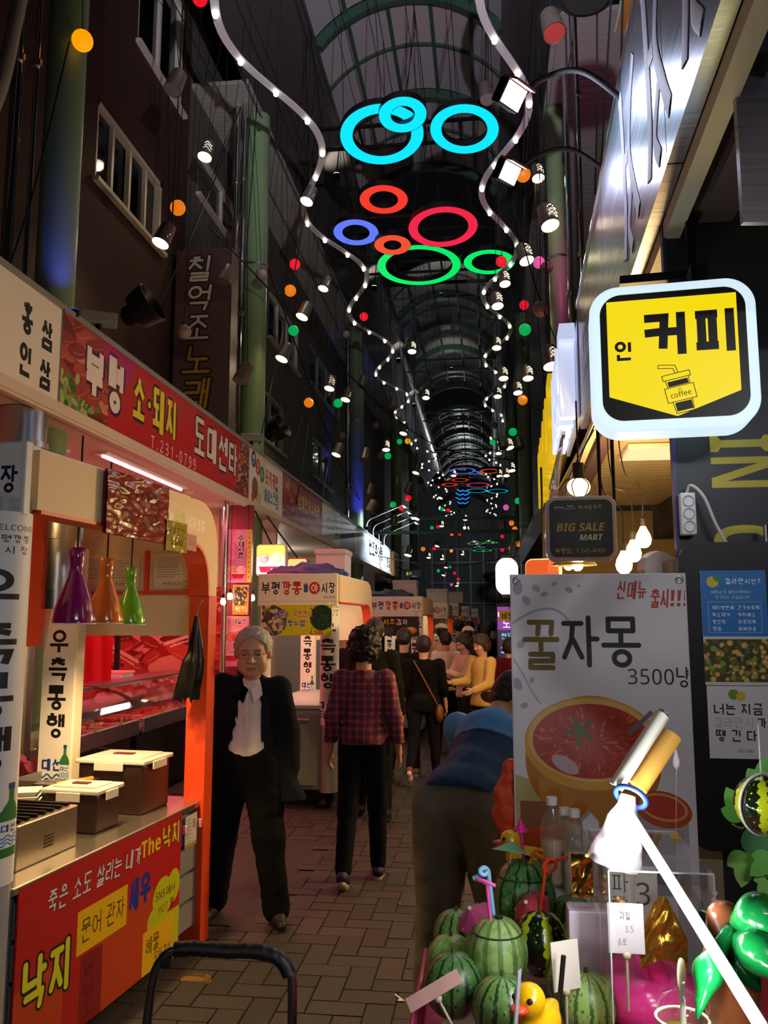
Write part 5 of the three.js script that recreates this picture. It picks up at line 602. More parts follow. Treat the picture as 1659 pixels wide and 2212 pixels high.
{ const p = [0.289,1.237,-13], o = thing('purple_sign', 'purple lit standing display with white lettering beyond the crowd', 'display', [p[0], 0.0, p[2]]); part('housing', B(0.5, 1.95, 0.1, 0.1, 0.98, 0, 0.01), mats.black, o); part('display_screen', plane(0.46, 1.2, 0.1, 1.3, 0.053), backlit(tex(192, 512, (c, w, h) => { c.fillStyle = '#7a2a9c'; c.fillRect(0, 0, w, h); c.fillStyle = '#141a3c'; c.fillRect(0, 150, w, 200); txt(c, 'OPEN', 70, 50, 52, '#f4f0ff'); han(c, '노', 30, 110, 60, '#f4f0ff'); han(c, '핸드폰', 20, 190, 40, '#8ac0f0'); c.fillStyle = '#b0b8e8'; c.fillRect(20, 260, 100, 10); c.fillRect(20, 290, 120, 10); c.fillStyle = '#9a3ac0'; c.fillRect(0, 350, w, 160); c.fillStyle = '#e8e8f8'; c.fillRect(20, 390, 120, 100); }), 1.1), o); const y = thing('yellow_banner', 'small yellow banner with black characters above the purple display', 'sign', [0.338,1.764,-12.9]); part('board', B(0.3, 0.16, 0.02), printed(tex(128, 64, (c, w, h) => { c.fillStyle = '#d8b81c'; c.fillRect(0, 0, w, h); han(c, '비빔', 14, 32, 44, '#241c08', { wt: 0.14 }); })), y); part('cord', bar([0, 0.08, 0], [0, 0.9, 0], 0.006), mats.black, y); rectLight(0xb070ff, 1.2, 0.46, 1.2, [p[0] + 0.1, 1.3, p[2] + 0.07], [p[0] - 0.4, 1.2, 0]); }
{ const a = [0.415,3.154,-8], b = [0.353,2.152,-8.3], o = thing('vinyl_curtain', 'clear creased vinyl curtain hanging from the right canopy', 'curtain', [0, 0, 0]); const q = new THREE.PlaneGeometry(1, 1, 16, 10), pa = q.attributes.position; for (let i = 0; i < pa.count; i++) { const u = pa.getX(i) + 0.5, v = pa.getY(i) + 0.5; pa.setXYZ(i, FX(7.0 + u * 3) - 0.12 - (1 - v) * 0.16 + 0.015 * Math.sin(u * 22), 2.1 + v * 1.15, -(7.0 + u * 3)); } q.computeVertexNormals(); part('sheet', q, M(0xffffff, 0.12, { transmission: 0.9, thickness: 0, side: THREE.DoubleSide }), o); part('top_rail', mv(B(0.03, 0.03, 3.0), FX(8.5) - 0.12, 3.26, -8.5, 0, FT), mats.steel, o); }
{ const p = [0.876,6.656,-6.2], o = thing('ceiling_speaker', 'round black speaker hanging under the upper right edge of the lane', 'speaker', p); part('body', C(0.2, 0.22, 0.16, 0, 0.06, 0, 32), mats.black, o); part('grille', C(0.19, 0.17, 0.02, 0, -0.03, 0, 32), M(0x1a1a1c, 0.6), o); part('arm', bar([0, 0.1, 0], [0.9, 0.2, 0], 0.02), mats.black, o); }
{ const p = [1.295,6.82,-6.6], o = thing('wood_panel', 'orange-brown wooden panel under the upper right roof edge', 'panel', p); part('board', B(0.2, 0.02, 0.5, 0, 0, 0), M(0x8a5a1c, 0.6), o); part('frame', [B(0.22, 0.03, 0.02, 0, -0.004, 0.25), B(0.02, 0.03, 0.5, -0.1, -0.004, 0)], mats.grey, o); part('strut', bar([0.05, 0, 0], [0.05, 0.8, 0], 0.012), mats.grey, o); }
{ const p = [1.419,6.584,-11], o = thing('pink_neon_lamp', 'small magenta lamp glowing under the right eave', 'lamp', p); part('housing', B(0.08, 0.16, 0.08, 0.06, 0, 0), mats.black, o); part('lamp_lens', B(0.04, 0.12, 0.06, 0, 0, 0), glow(0xff30a0, 5), o); part('arm', bar([0.06, 0.05, 0], [0.9, 0.05, 0], 0.012), mats.black, o); pointLight(0xff40b0, 1.6, [p[0] - 0.06, p[1] + 0.05, p[2]], 3); }

// ---------- ring lamps ----------
function ringLamp(p, outer, hole, color, k, lab, group, tx = 0.12, tz = 0, hung = true) {
  const o = thing('ring_lamp', lab, 'lamp', p, 0, group), r1 = outer / 2, r0 = hole / 2, h = 0.1, prof = [[r0, 0], [r0, h], [r1, h], [r1, 0.0]];
  const body = part('housing', mg([new THREE.CylinderGeometry(r1, r1, h, 48, 1, true).translate(0, h / 2, 0), new THREE.CylinderGeometry(r0, r0, h, 48, 1, true).translate(0, h / 2, 0), new THREE.RingGeometry(r0, r1, 48).rotateX(-PI / 2).translate(0, h, 0)]), M(0x0c0c0e, 0.4, { side: THREE.DoubleSide }), o); const lens = part('lamp_lens', new THREE.RingGeometry(r0 + 0.004, r1 - 0.004, 56).rotateX(PI / 2).translate(0, 0.003, 0), new THREE.MeshStandardMaterial({ color: 0x111111, roughness: 0.4, emissive: color, emissiveIntensity: k, side: THREE.DoubleSide }), o);
  for (const q of [body, lens]) q.rotation.set(-tx, 0, tz);
  if (hung) for (const a of [0.5, 2.6, 4.7]) part('wire', bar([Math.cos(a) * r1 * 0.97, h * 0.6, Math.sin(a) * r1 * 0.97], hangTop([p[0] + Math.cos(a) * r1 * 0.8, p[1], p[2]]).map((v, i) => v + (i === 0 ? Math.cos(a) * r1 * 0.8 : i === 2 ? Math.sin(a) * r1 * 0.8 : 0)), 0.005, 5), mats.wire, o);
  return o;
}
// thin carrier cables along the lane; everything overhead hangs from them
const carriers = [[-3.75, 9.33], [-3.3, 9.33], [-2.85, 9.33], [-2.35, 9.97], [-1.85, 9.97], [-1.35, 9.97], [-0.85, 9.97], [-0.35, 9.97], [0.15, 9.97], [0.7, 9.33], [1.25, 9.33]];
const carrierName = ['behind the left columns', 'over the left columns', 'below the left eave', 'along the left edge of the vault', 'left of the vault crown', 'beside the vault crown', 'under the vault crown', 'right of the vault crown', 'along the right edge of the vault', 'below the right eave', 'over the right columns'];
carriers.forEach(([x, y], i) => single('carrier_cable', bar([x, y, -4.3], [x, y, -57], 0.006, 6), mats.wire, 'thin black carrier cable strung lengthwise ' + carrierName[i], 'cable'));
const hangTop = (p) => { const c = carriers.reduce((a, b) => (Math.abs(b[0] - p[0]) < Math.abs(a[0] - p[0]) ? b : a)); return [c[0] - p[0], c[1] - 0.004 - p[1], 0]; };
const cyan = new THREE.Color(0.0, 0.72, 1.0), redC = new THREE.Color(1.0, 0.045, 0.025), roseC = new THREE.Color(1.0, 0.02, 0.075), greenC = new THREE.Color(0.0, 1.0, 0.16), bluC = new THREE.Color(0.12, 0.2, 1.0), oraC = new THREE.Color(1.0, 0.09, 0.03), yelC = new THREE.Color(0.45, 0.55, 0.1);
ringLamp([-1.31,8.214,-10.4], 1.14, 0.79, cyan, 1.15, 'large glowing cyan ring lamp, the left of the three cyan rings', 0, 0.16, 0.05); ringLamp([-0.986,8.227,-10], 0.63, 0.31, cyan, 1.15, 'small glowing cyan ring lamp overlapping the largest cyan ring', 0, 0.16, 0.05); ringLamp([-0.2,8.335,-10.6], 0.94, 0.62, cyan, 1.15, 'medium glowing cyan ring lamp, the right of the three cyan rings', 0, 0.16, -0.06);
ringLamp([-1.557,8.471,-12.6], 0.79, 0.46, redC, 0.95, 'glowing red ring lamp above the small blue ring', 0, 0.1); ringLamp([-2.123,8.282,-13.3], 0.78, 0.46, bluC, 1.0, 'small glowing periwinkle blue ring lamp', 0, 0.12); ringLamp([-0.618,8.135,-13], 1.15, 0.83, roseC, 0.9, 'large glowing rose red ring lamp', 0, 0.12, 0.03); ringLamp([-1.526,8.163,-13.6], 0.64, 0.3, oraC, 0.9, 'small glowing orange-red ring lamp beside the large green ring', 0, 0.1);
ringLamp([-1.147,8.204,-14.6], 1.55, 1.23, greenC, 0.85, 'largest glowing green ring lamp', 0, 0.06); ringLamp([0.15,8.339,-14.9], 0.96, 0.65, greenC, 0.85, 'smaller glowing green ring lamp right of the largest green ring', 0, 0.06, -0.03);
for (const [p, w, h, c, lab] of [[[-0.786,7.139,-30], 0.95, 0.72, bluC, 'far blue ring lamp, the larger of the blue pair'], [[-0.424,7.152,-30.5], 0.55, 0.3, bluC, 'far small blue ring lamp beside the larger blue one'], [[0.188,7.1,-30], 0.75, 0.5, oraC, 'far orange-red ring lamp beside the blue pair'], [[-1.011,7.48,-34], 0.7, 0.5, redC, 'far red ring lamp between the blue pair and the magenta ring'], [[-1.474,7.378,-34.5], 0.7, 0.42, redC, 'far red ring lamp nearest the left eave'], [[-0.279,7.416,-35], 1.0, 0.76, new THREE.Color(0.9, 0.04, 0.25), 'far magenta ring lamp'], [[-0.35,7.335,-36], 0.9, 0.72, cyan, 'far light blue ring lamp above the winged ornament'], [[0.551,7.297,-36], 0.9, 0.72, cyan, 'far light blue ring lamp near the right eave'], [[-0.636,6.692,-54], 1.1, 0.9, yelC, 'farthest yellow-green ring lamp'], [[0.35,6.741,-54], 0.9, 0.7, greenC, 'farthest green ring lamp, the higher one'], [[-0.233,6.404,-56], 1.3, 1.05, greenC, 'farthest green ring lamp, the lower one'], [[-0.408,6.537,-55], 0.8, 0.5, bluC, 'farthest blue ring lamp']]) ringLamp(p, w, h, c, 0.55, lab, 0, 0.06, 0, true);
for (const [d, y] of [[10.5, 8.43], [13.0, 8.37], [14.8, 8.40]]) single('lamp_gantry', [B(2.5, 0.035, 0.05, 0, 0, 0), B(2.5, 0.035, 0.05, 0, 0, -0.5), B(0.035, 0.03, 0.5, -0.6, 0, -0.25), B(0.035, 0.03, 0.5, 0.3, 0, -0.25), B(0.035, 0.03, 0.5, 0.8, 0, -0.25), ...[-1.1, 0, 1.1].map((x) => bar([x, 0, 0], hangTop([x - 1.05, y, 0]).map((v, q) => v + (q ? 0 : x)), 0.006, 5))], mats.blackMetal, { 10.5: 'dark metal frame carrying the cyan ring lamps', 13: 'dark metal frame carrying the red ring lamps', 14.8: 'dark metal frame carrying the green ring lamps' }[d], 'gantry', [-1.05, y, -d]);
{ // winged ornament with blue light lines
  const p = [-1.012,7.337,-38], o = thing('winged_ornament', 'dark winged ornament with blue light lines hanging far down the lane', 'ornament', p); part('body', S(0.4, 0, 0, 0, 0.85, 1.25, 0.7, 24), M(0x14202c, 0.5), o); for (const q of [1, -1]) part('wing', mv(ext(shape([[0, 0], [q * 0.9, -0.5], [q * 0.7, -0.1], [q * 0.1, 0.2]]), 0.04), q * 0.3, 0.1, 0), M(0x1c2c34, 0.5), o); part('led_lines', [[0.3, 0.26], [0.12, 0.32], [-0.08, 0.32], [-0.28, 0.26]].flatMap(([y, w]) => [tube([[-w, y + 0.06, 0.22], [-w * 0.4, y - 0.05, 0.3], [0, y, 0.31], [w * 0.4, y - 0.05, 0.3], [w, y + 0.06, 0.22]], 0.018, 20, 5)]), glow(0x2a90ff, 1.6), o); part('wire', bar([0, 0.4, 0], hangTop(p), 0.008), mats.wire, o);
}
// ---------- waving light strips along both eaves ----------
const bulbGeo = new THREE.SphereGeometry(0.032, 12, 8), bulbMat = glow(0xfff4dc, 7);
function strip(y, d0, d1, fx, lab) {
  const o = thing('light_strip', lab, 'light strip'), pts = []; for (let d = d0; d <= d1; d += 0.15) pts.push([fx(d), y, -d]);
  const pos = [], idx = [], w = 0.045; pts.forEach((p, i) => { const a = pts[Math.max(0, i - 1)], b = pts[Math.min(pts.length - 1, i + 1)], t = V(b[0] - a[0], 0, b[2] - a[2]).normalize(), n = V(-t.z, 0, t.x).multiplyScalar(w); for (const [s, e] of [[1, 0], [-1, 0], [-1, 0.02], [1, 0.02]]) pos.push(p[0] + n.x * s, y + e, p[2] + n.z * s); if (i) { const q = (i - 1) * 4, r = i * 4; for (let k = 0; k < 4; k++) { const k2 = (k + 1) % 4; idx.push(q + k, r + k, q + k2, q + k2, r + k, r + k2); } } });
  const g = new THREE.BufferGeometry(); g.setAttribute('position', new THREE.Float32BufferAttribute(pos, 3)); g.setIndex(idx); const gn = g.toNonIndexed(); gn.computeVertexNormals(); part('ribbon', gn, M(0xbab6ba, 0.4), o); let run = 0.2;
  for (let i = 1; i < pts.length; i++) { run += Math.hypot(pts[i][0] - pts[i - 1][0], 0.15); if (run > 0.62) { run = 0; const b = part('bulb', bulbGeo, bulbMat, o); b.position.set(pts[i][0], y - 0.03, pts[i][2]); if (i % 3 === 0) part('wire', bar([pts[i][0], y, pts[i][2]], hangTop(pts[i]).map((v, q) => v + pts[i][q]), 0.003, 4), mats.wire, o); } }
}
const eyeY = 8.0;
strip(eyeY, 7.2, 26, (d) => -2.42 + 0.33 * Math.sin((d - 9.0) * 2 * PI / 4.25), 'waving pale light strip with white bulbs along the left eave'); strip(eyeY, 28, 50, (d) => -2.2 + 0.4 * Math.sin((d - 9.0) * 2 * PI / 4.25), 'far waving light strip with white bulbs along the left eave');
strip(eyeY, 7.2, 26, (d) => 0.32 + 0.3 * Math.sin((d - 8.7) * 2 * PI / 4.0), 'waving pale light strip with white bulbs along the right eave'); strip(eyeY, 28, 50, (d) => 0.35 + 0.3 * Math.sin((d - 8.7) * 2 * PI / 4.0), 'far waving light strip with white bulbs along the right eave');
// ---------- hanging balls and cup lanterns ----------
const ballG = new THREE.SphereGeometry(0.085, 28, 20), ballMat = { y: glow(0xffa400, 0.95, { color: 0x7a5a10 }), o: glow(0xff8416, 0.72, { color: 0x7a4a18 }), r: glow(0xff1630, 0.8, { color: 0x7a1a20 }), g: glow(0x00b85a, 0.75, { color: 0x106a3a }), p: glow(0xf060b0, 0.7, { color: 0x8a4a6a }), n: M(0x8a7a7c, 0.5), k: M(0x8c5a56, 0.5) };
const ballName = { y: 'glowing yellow', o: 'glowing orange', r: 'glowing red', g: 'glowing green', p: 'glowing pink', n: 'unlit grey', k: 'unlit dusty pink' };
const wireTo = (p, o, from = [0, 0.06, 0], r = 0.0045) => { const t = hangTop(p); part('wire', tube([from, [t[0] * 0.4 + (R() - 0.5) * 0.06, t[1] * 0.5, t[2] * 0.45], t], r, 10, 5), mats.wire, o); };
function ball(p, k, lab) { const o = thing('ball_lamp', lab ? ballName[k] + ' ball lamp ' + lab : ballName[k] + ' ball lamp hanging on a thin wire over the lane', 'ball lamp', p, 0, lab ? undefined : ballName[k] + ' ball lamps'); part(k === 'n' || k === 'k' ? 'globe' : 'lamp_globe', ballG, ballMat[k], o); part('cap', C(0.02, 0.03, 0.025, 0, 0.09, 0, 12), mats.black, o); wireTo(p, o); }
for (const [p, k, lab] of [[[-3.199,6.374,-5.85], 'y', 'in front of the near green column'], [[-3.36,6.266,-8.4], 'o', 'before the brick wall, between the sliding window and the karaoke sign'], [[-3.104,8.65,-8.2], 'r', 'near the start of the left light strip'], [[-2.922,7.27,-12.2], 'r', 'above an orange ball beside the second green column'], [[-2.745,6.415,-11.2], 'o', 'between a red and a green ball beside the second green column'], [[-3.072,6.405,-12.8], 'g', 'below the red and orange balls beside the second green column'], [[-3.097,6.542,-10.9], 'n', 'right before the second green column'], [[-3.397,4.969,-8.8], 'n', 'in front of the karaoke sign'], [[-2.926,7.822,-17], 'n'], [[-2.384,7.815,-16], 'r', 'touching the left light strip below the rings'], [[-3.021,5.455,-13.8], 'o', 'before the grey wall, near a green ball and two lit cups'], [[-2.76,5.81,-15.2], 'g', 'next to a lit cup lantern before the grey wall'], [[-3.08,5.704,-17.5], 'n'], [[-2.597,7.189,-25], 'g'], [[-2.245,6.976,-24], 'y', 'paired with a green ball far along the left shops'], [[-2.349,5.454,-18.5], 'n'], [[-2.426,5.834,-20.5], 'g'], [[-2.735,6.635,-20.5], 'n'], [[-3.213,4.701,-19], 'n'], [[-2.466,4.8,-22], 'g'], [[-2.546,5.121,-25], 'r'], [[-2.098,5.044,-22.5], 'r'], [[0.62,4.972,-8.6], 'k', 'the largest of the dusty pink ones, near the right column'], [[0.753,7.322,-14.5], 'r', 'beside the large dusty pink ball'], [[0.602,5.79,-11.5], 'g', 'below the red ball near the right column'], [[0.222,8.404,-18], 'n'], [[0.676,5.489,-14.2], 'o', 'beneath two lit cups at the right columns'], [[0.596,5.568,-17], 'g'], [[0.245,6.881,-24], 'g'], [[0.256,6.429,-20], 'n'], [[0.311,7.227,-12.4], 'r', 'in front of the smaller green ring lamp'], [[0.82,6.781,-11.5], 'p', 'beside a lit cup near the right column'], [[0.889,6.48,-11], 'k', 'behind the pink ball'], [[0.485,6.678,-8.9], 'o', 'right beside the lower floodlamp'], [[0.867,4.842,-22], 'g'], [[0.841,4.836,-27], 'o'], [[0.916,4.562,-26.3], 'o'], [[0.979,3.99,-25.2], 'o'], [[0.9,4.283,-30], 'o'], [[0.742,4.897,-38], 'r'], [[1.08,6.262,-35], 'g'], [[1.159,5.776,-33], 'g'], [[0.598,4.946,-24], 'p'], [[0.985,5.693,-34], 'p'], [[0.753,5.511,-38], 'r'], [[-1.7,6.766,-38], 'r'], [[-1.873,6.544,-36], 'g'], [[-2.325,5.734,-36], 'g'], [[-2.291,6.226,-40], 'r'], [[-2.339,4.37,-31], 'o'], [[-2.479,5.168,-40], 'r'], [[-1.736,5.216,-42], 'y'], [[-1.305,6.059,-42], 'r'], [[-1.623,5.856,-40], 'o'], [[-2.401,4.213,-42], 'g'], [[-1.698,4.262,-45], 'r'], [[-1.502,3.936,-45], 'r'], [[-1.538,3.782,-46], 'g'], [[-2.005,3.769,-48], 'p'], [[-1.534,3.13,-48], 'o'], [[-1.901,4.549,-44], 'g'], [[0.56,5.934,-22], 'n']]) ball(p, k, lab);
const cupBody = lathe([[0.002, 0.25], [0.07, 0.25], [0.078, 0.243], [0.095, 0.0], [0.091, 0.0], [0.076, 0.236]], 28), cupLens = new THREE.CylinderGeometry(0.088, 0.088, 0.006, 28).translate(0, 0.012, 0), cupM = M(0x8d8078, 0.38, { metalness: 0.75 }), lensOn = glow(0xffefc8, 5), lensOff = M(0x6a6662, 0.4), holesG = (() => { const l = []; for (let i = 0; i < 6; i++) for (let j = 0; j < 3; j++) { const a = -0.5 + i * 0.2 + (j % 2) * 0.1, y = 0.08 + j * 0.045 + 0.02 * Math.sin(i); l.push(S(0.006, Math.sin(a) * 0.091, y, Math.cos(a) * 0.091, 1, 1, 1, 6)); } return mg(l); })();
let lanternLights = 0;
function cup(p, on, tz, tx = -0.3, red, lab) {
  const o = thing('cup_lantern', lab ? (on ? 'lit' : 'unlit') + ' brown metal cup lantern ' + lab : on ? 'lit brown metal cup lantern hanging open side down' : red ? 'unlit brown cup lantern with a dusty red lens near the roof' : 'unlit brown metal cup lantern hanging on a wire', 'lantern', p, 0, lab ? undefined : on ? 'lit cup lanterns' : red ? undefined : 'unlit cup lanterns');
  const bd = part('cup', cupBody, cupM, o), ln = part(on ? 'lamp_lens' : 'lens', cupLens, on ? lensOn : red ? M(0x8c2c2a, 0.4) : lensOff, o); for (const q of [bd, ln]) q.rotation.set(tx, 0, tz); if (on) { const h = part('pattern_lamp_holes', holesG, lensOn, o); h.rotation.set(tx, 0.5, tz); }
  wireTo(p, o, [-Math.sin(tz) * 0.24, 0.235, Math.sin(tx) * 0.24]);
  if (on && lanternLights < 18) { lanternLights++; const dn = V(0, -1, 0).applyEuler(new THREE.Euler(tx, 0, tz)), a = V(...p).addScaledVector(dn, 0.02); spotLight(0xffe2b0, 1.5, a.toArray(), a.clone().add(dn).toArray(), 1.1, 0.6, 3); }
}
for (const [p, t, lab] of [[[-3.339,5.608,-7.9], -0.25, 'before the brick wall above the karaoke sign'], [[-3.505,7.587,-9.6], -0.1, 'between the brick building and the second green column'], [[-2.388,7.437,-10.6], -0.25, 'touching the left light strip near the blue ring'], [[0.685,5.557,-7.9], 0.2, 'the largest lit one beside the right eave'], [[0.56,6.097,-9.9], 0.25, 'next to the glowing pink ball'], [[0.241,6.502,-12.4], 0.1], [[-2.747,7.433,-13.6], -0.2], [[-2.592,6.048,-11.3], -0.3, 'between the orange and the green ball'], [[-2.807,5.329,-11], -0.3, 'right of the second green column with a dotted pattern'], [[-2.701,5.749,-14], -0.15, 'above the orange and green balls on the grey wall side'], [[-2.668,5.951,-15.5], -0.2, 'touching a green ball on the grey wall side'], [[-2.843,4.864,-15.5], -0.3], [[0.844,8.059,-11.5], 0.1, 'behind the orange ball by the lower floodlamp'], [[0.384,7.189,-13.2], 0.1], [[0.737,4.399,-8.8], 0.12, 'above the yellow channel letters'], [[0.768,5.808,-14], 0.05], [[0.389,6.267,-15.5], 0.05], [[0.675,6.115,-16], 0.1], [[-1.886,6.053,-19], -0.2], [[-2.292,5.675,-19], 0], [[-1.764,5.468,-21], -0.25], [[-1.842,4.401,-22], -0.3], [[-1.882,3.262,-20], -0.2], [[0.563,5.436,-18], 0.3], [[-1.494,7.37,-17], 0], [[-1.417,7.171,-20], 0], [[0.278,7.043,-16], 0], [[0.33,6.874,-19], 0], [[0.414,6.532,-24], 0], [[-1.625,6.144,-30], -0.3], [[-1.126,6.958,-30], 0], [[-1.875,4.559,-32], -0.3], [[-1.742,5.447,-33], 0], [[-1.998,4.5,-38], 0], [[-2.477,4.418,-36], 0], [[-1.929,4.245,-40], -0.2], [[-1.942,3.758,-38], -0.2], [[-1.262,5.261,-45], 0], [[0.725,5.654,-22], 0.1], [[0.628,5.869,-24], 0], [[0.464,6.208,-26], 0], [[-1.581,3.562,-45], 0], [[-0.87,6.059,-36], 0], [[-0.862,6.003,-40], 0]]) cup(p, true, t, -0.3, false, lab);
for (const [p, t, lab] of [[[-3.144,7.125,-7.6], -0.2, 'hanging beside the upper brick wall window'], [[-3.282,5.979,-9.8], -0.25, 'hanging before the top of the karaoke sign'], [[-2.877,4.506,-9.3], -0.3, 'hanging low in front of the second green column'], [[-2.436,6.356,-16], -0.25], [[-2.365,4.859,-16], -0.15], [[-1.902,6.17,-17], -0.1], [[-2.149,4.951,-20], 0], [[-1.746,4.574,-18.5], -0.3], [[-2.351,4.219,-16.5], -0.15], [[-2.128,3.669,-15], -0.4], [[-2.22,4.013,-20], 0], [[0.108,8.024,-9.5], 0.1, 'hanging between the cyan rings and the higher floodlamp'], [[0.399,5.231,-17], 0.2], [[0.74,5.222,-17], 0.15], [[0.437,5.248,-22], 0], [[0.454,3.961,-21], 0.1]]) cup(p, false, t, -0.3, false, lab);
cup([0.622,6.424,-6.3], false, 0.12, -0.35, true);
// loose black cables
{
  const ends = [[[-3.283,6.336,-5.8], [-3.358,3.943,-5.2]], [[-3.486,9.213,-11], [-3.517,4.9,-8.2]], [[-2.438,9.787,-12], [-3.103,4.117,-11]], [[-3.224,8.483,-8], [-3.256,5.889,-8]], [[0.982,6.683,-6.4], [1.139,5.912,-8]], [[1.028,6.438,-6], [1.157,4.93,-9]], [[0.757,6.663,-6.4], [1.127,5.252,-9]], [[0.735,6.616,-6.5], [1.053,4.783,-9.5]], [[1.04,6.113,-5.6], [0.916,4.827,-5.4]], [[-3.071,9.414,-10.5], [-3.099,5.49,-10]], [[-3.005,7.32,-15], [-3.211,3.557,-12.5]], [[-3.175,6.412,-15], [-3.032,3.551,-13]], [[-2.994,7.432,-17], [-3.056,3.571,-15]], [[0.805,6.153,-10], [0.935,3.76,-11]], [[0.698,6.61,-11], [0.961,4.224,-12]], [[0.354,6.446,-9], [0.837,4.233,-8.25]]];
  for (const [a, b] of ends) { const m = a.map((v, i) => (v + b[i]) / 2); m[1] -= 0.18; single('hanging_cable', tube([a, m, b], 0.008, 30, 6), mats.wire, 'loose black cable strung across the upper lane', 'cable', [0, 0, 0], 0, 'loose black cables overhead'); }
  for (const [a, b, s, lab] of [[[-3.4, 6.6, -9.5], [0.9, 5.9, -22], 1.0, 'long sagging black cable crossing the lane towards the right shops'], [[-3.4, 7.4, -12], [-3.2, 5.0, -28], 1.2, 'long sagging black cable running along the left shops'], [[-3.3, 3.6, -24], [1.0, 3.4, -22], 0.3, 'black cable stretched low across the far lane']]) { const m = a.map((v, i) => (v + b[i]) / 2); m[1] -= s; single('hanging_cable', tube([a, m, b], 0.012, 60, 6), mats.wire, lab, 'cable'); }
  for (const [d, y, lab] of [[26, 4.9, 'dark steel beam spanning the lane above the carts, the higher one'], [24, 4.25, 'dark steel beam spanning the lane above the carts, the lower one']]) single('cross_beam', [B(4.7, 0.09, 0.09, -1.2, 0, 0), B(0.06, 0.5, 0.06, -3.0, -0.1, 0), B(0.06, 0.5, 0.06, 0.7, -0.1, 0)], mats.greenDark, lab, 'beam', [0, y, -d]);
  for (const [d, k] of [[20.6, 60], [27, 60], [34, 40], [42, 40]]) { const o = thing('added_beam_uplight', 'small added lamp on a roof tie beam brightening the vault', 'lamp', [-1.05, 10.1, -d], 0, 'added uplights on the roof tie beams'); part('can', C(0.06, 0.05, 0.08, 0, -0.02, -0.05), mats.blackMetal, o); part('lamp_lens', C(0.05, 0.05, 0.008, 0, 0.024, -0.05), glow(0xeef0e4, 2), o); spotLight(0xeaeee0, k * 0.035, [-1.05, 10.15, -d - 0.05], [-1.05, 11.2, -d - 1.6], 1.2, 0.8, 3); }  // added lamps on the tie beams, brighten the vault panels
  // spot lamps placed as the unseen source of light streaks on the left eave
  for (const d of [14.1, 19.3, 25, 30.5]) { const o = thing('unseen_eave_spotlamp', 'small round spotlamp under the left roof edge, unseen source of the eave light streaks', 'lamp', [-2.62, 9.72, -d], 0, 'unseen spotlamps under the left roof edge'); part('can', C(0.06, 0.07, 0.12, 0, 0.06, 0, 18), mats.blackMetal, o); part('lamp_lens', C(0.055, 0.055, 0.01, 0, 0.126, 0, 18), glow(0xfff4dc, 3), o); part('arm', bar([0, 0.1, 0], [0.05, 0.66, 0], 0.012), mats.blackMetal, o); spotLight(0xfff2d8, 12, [-2.6, 9.8, -d - 0.1], [-2.72, 10.4, -d - 0.35], 0.5, 0.9, 1); }
}

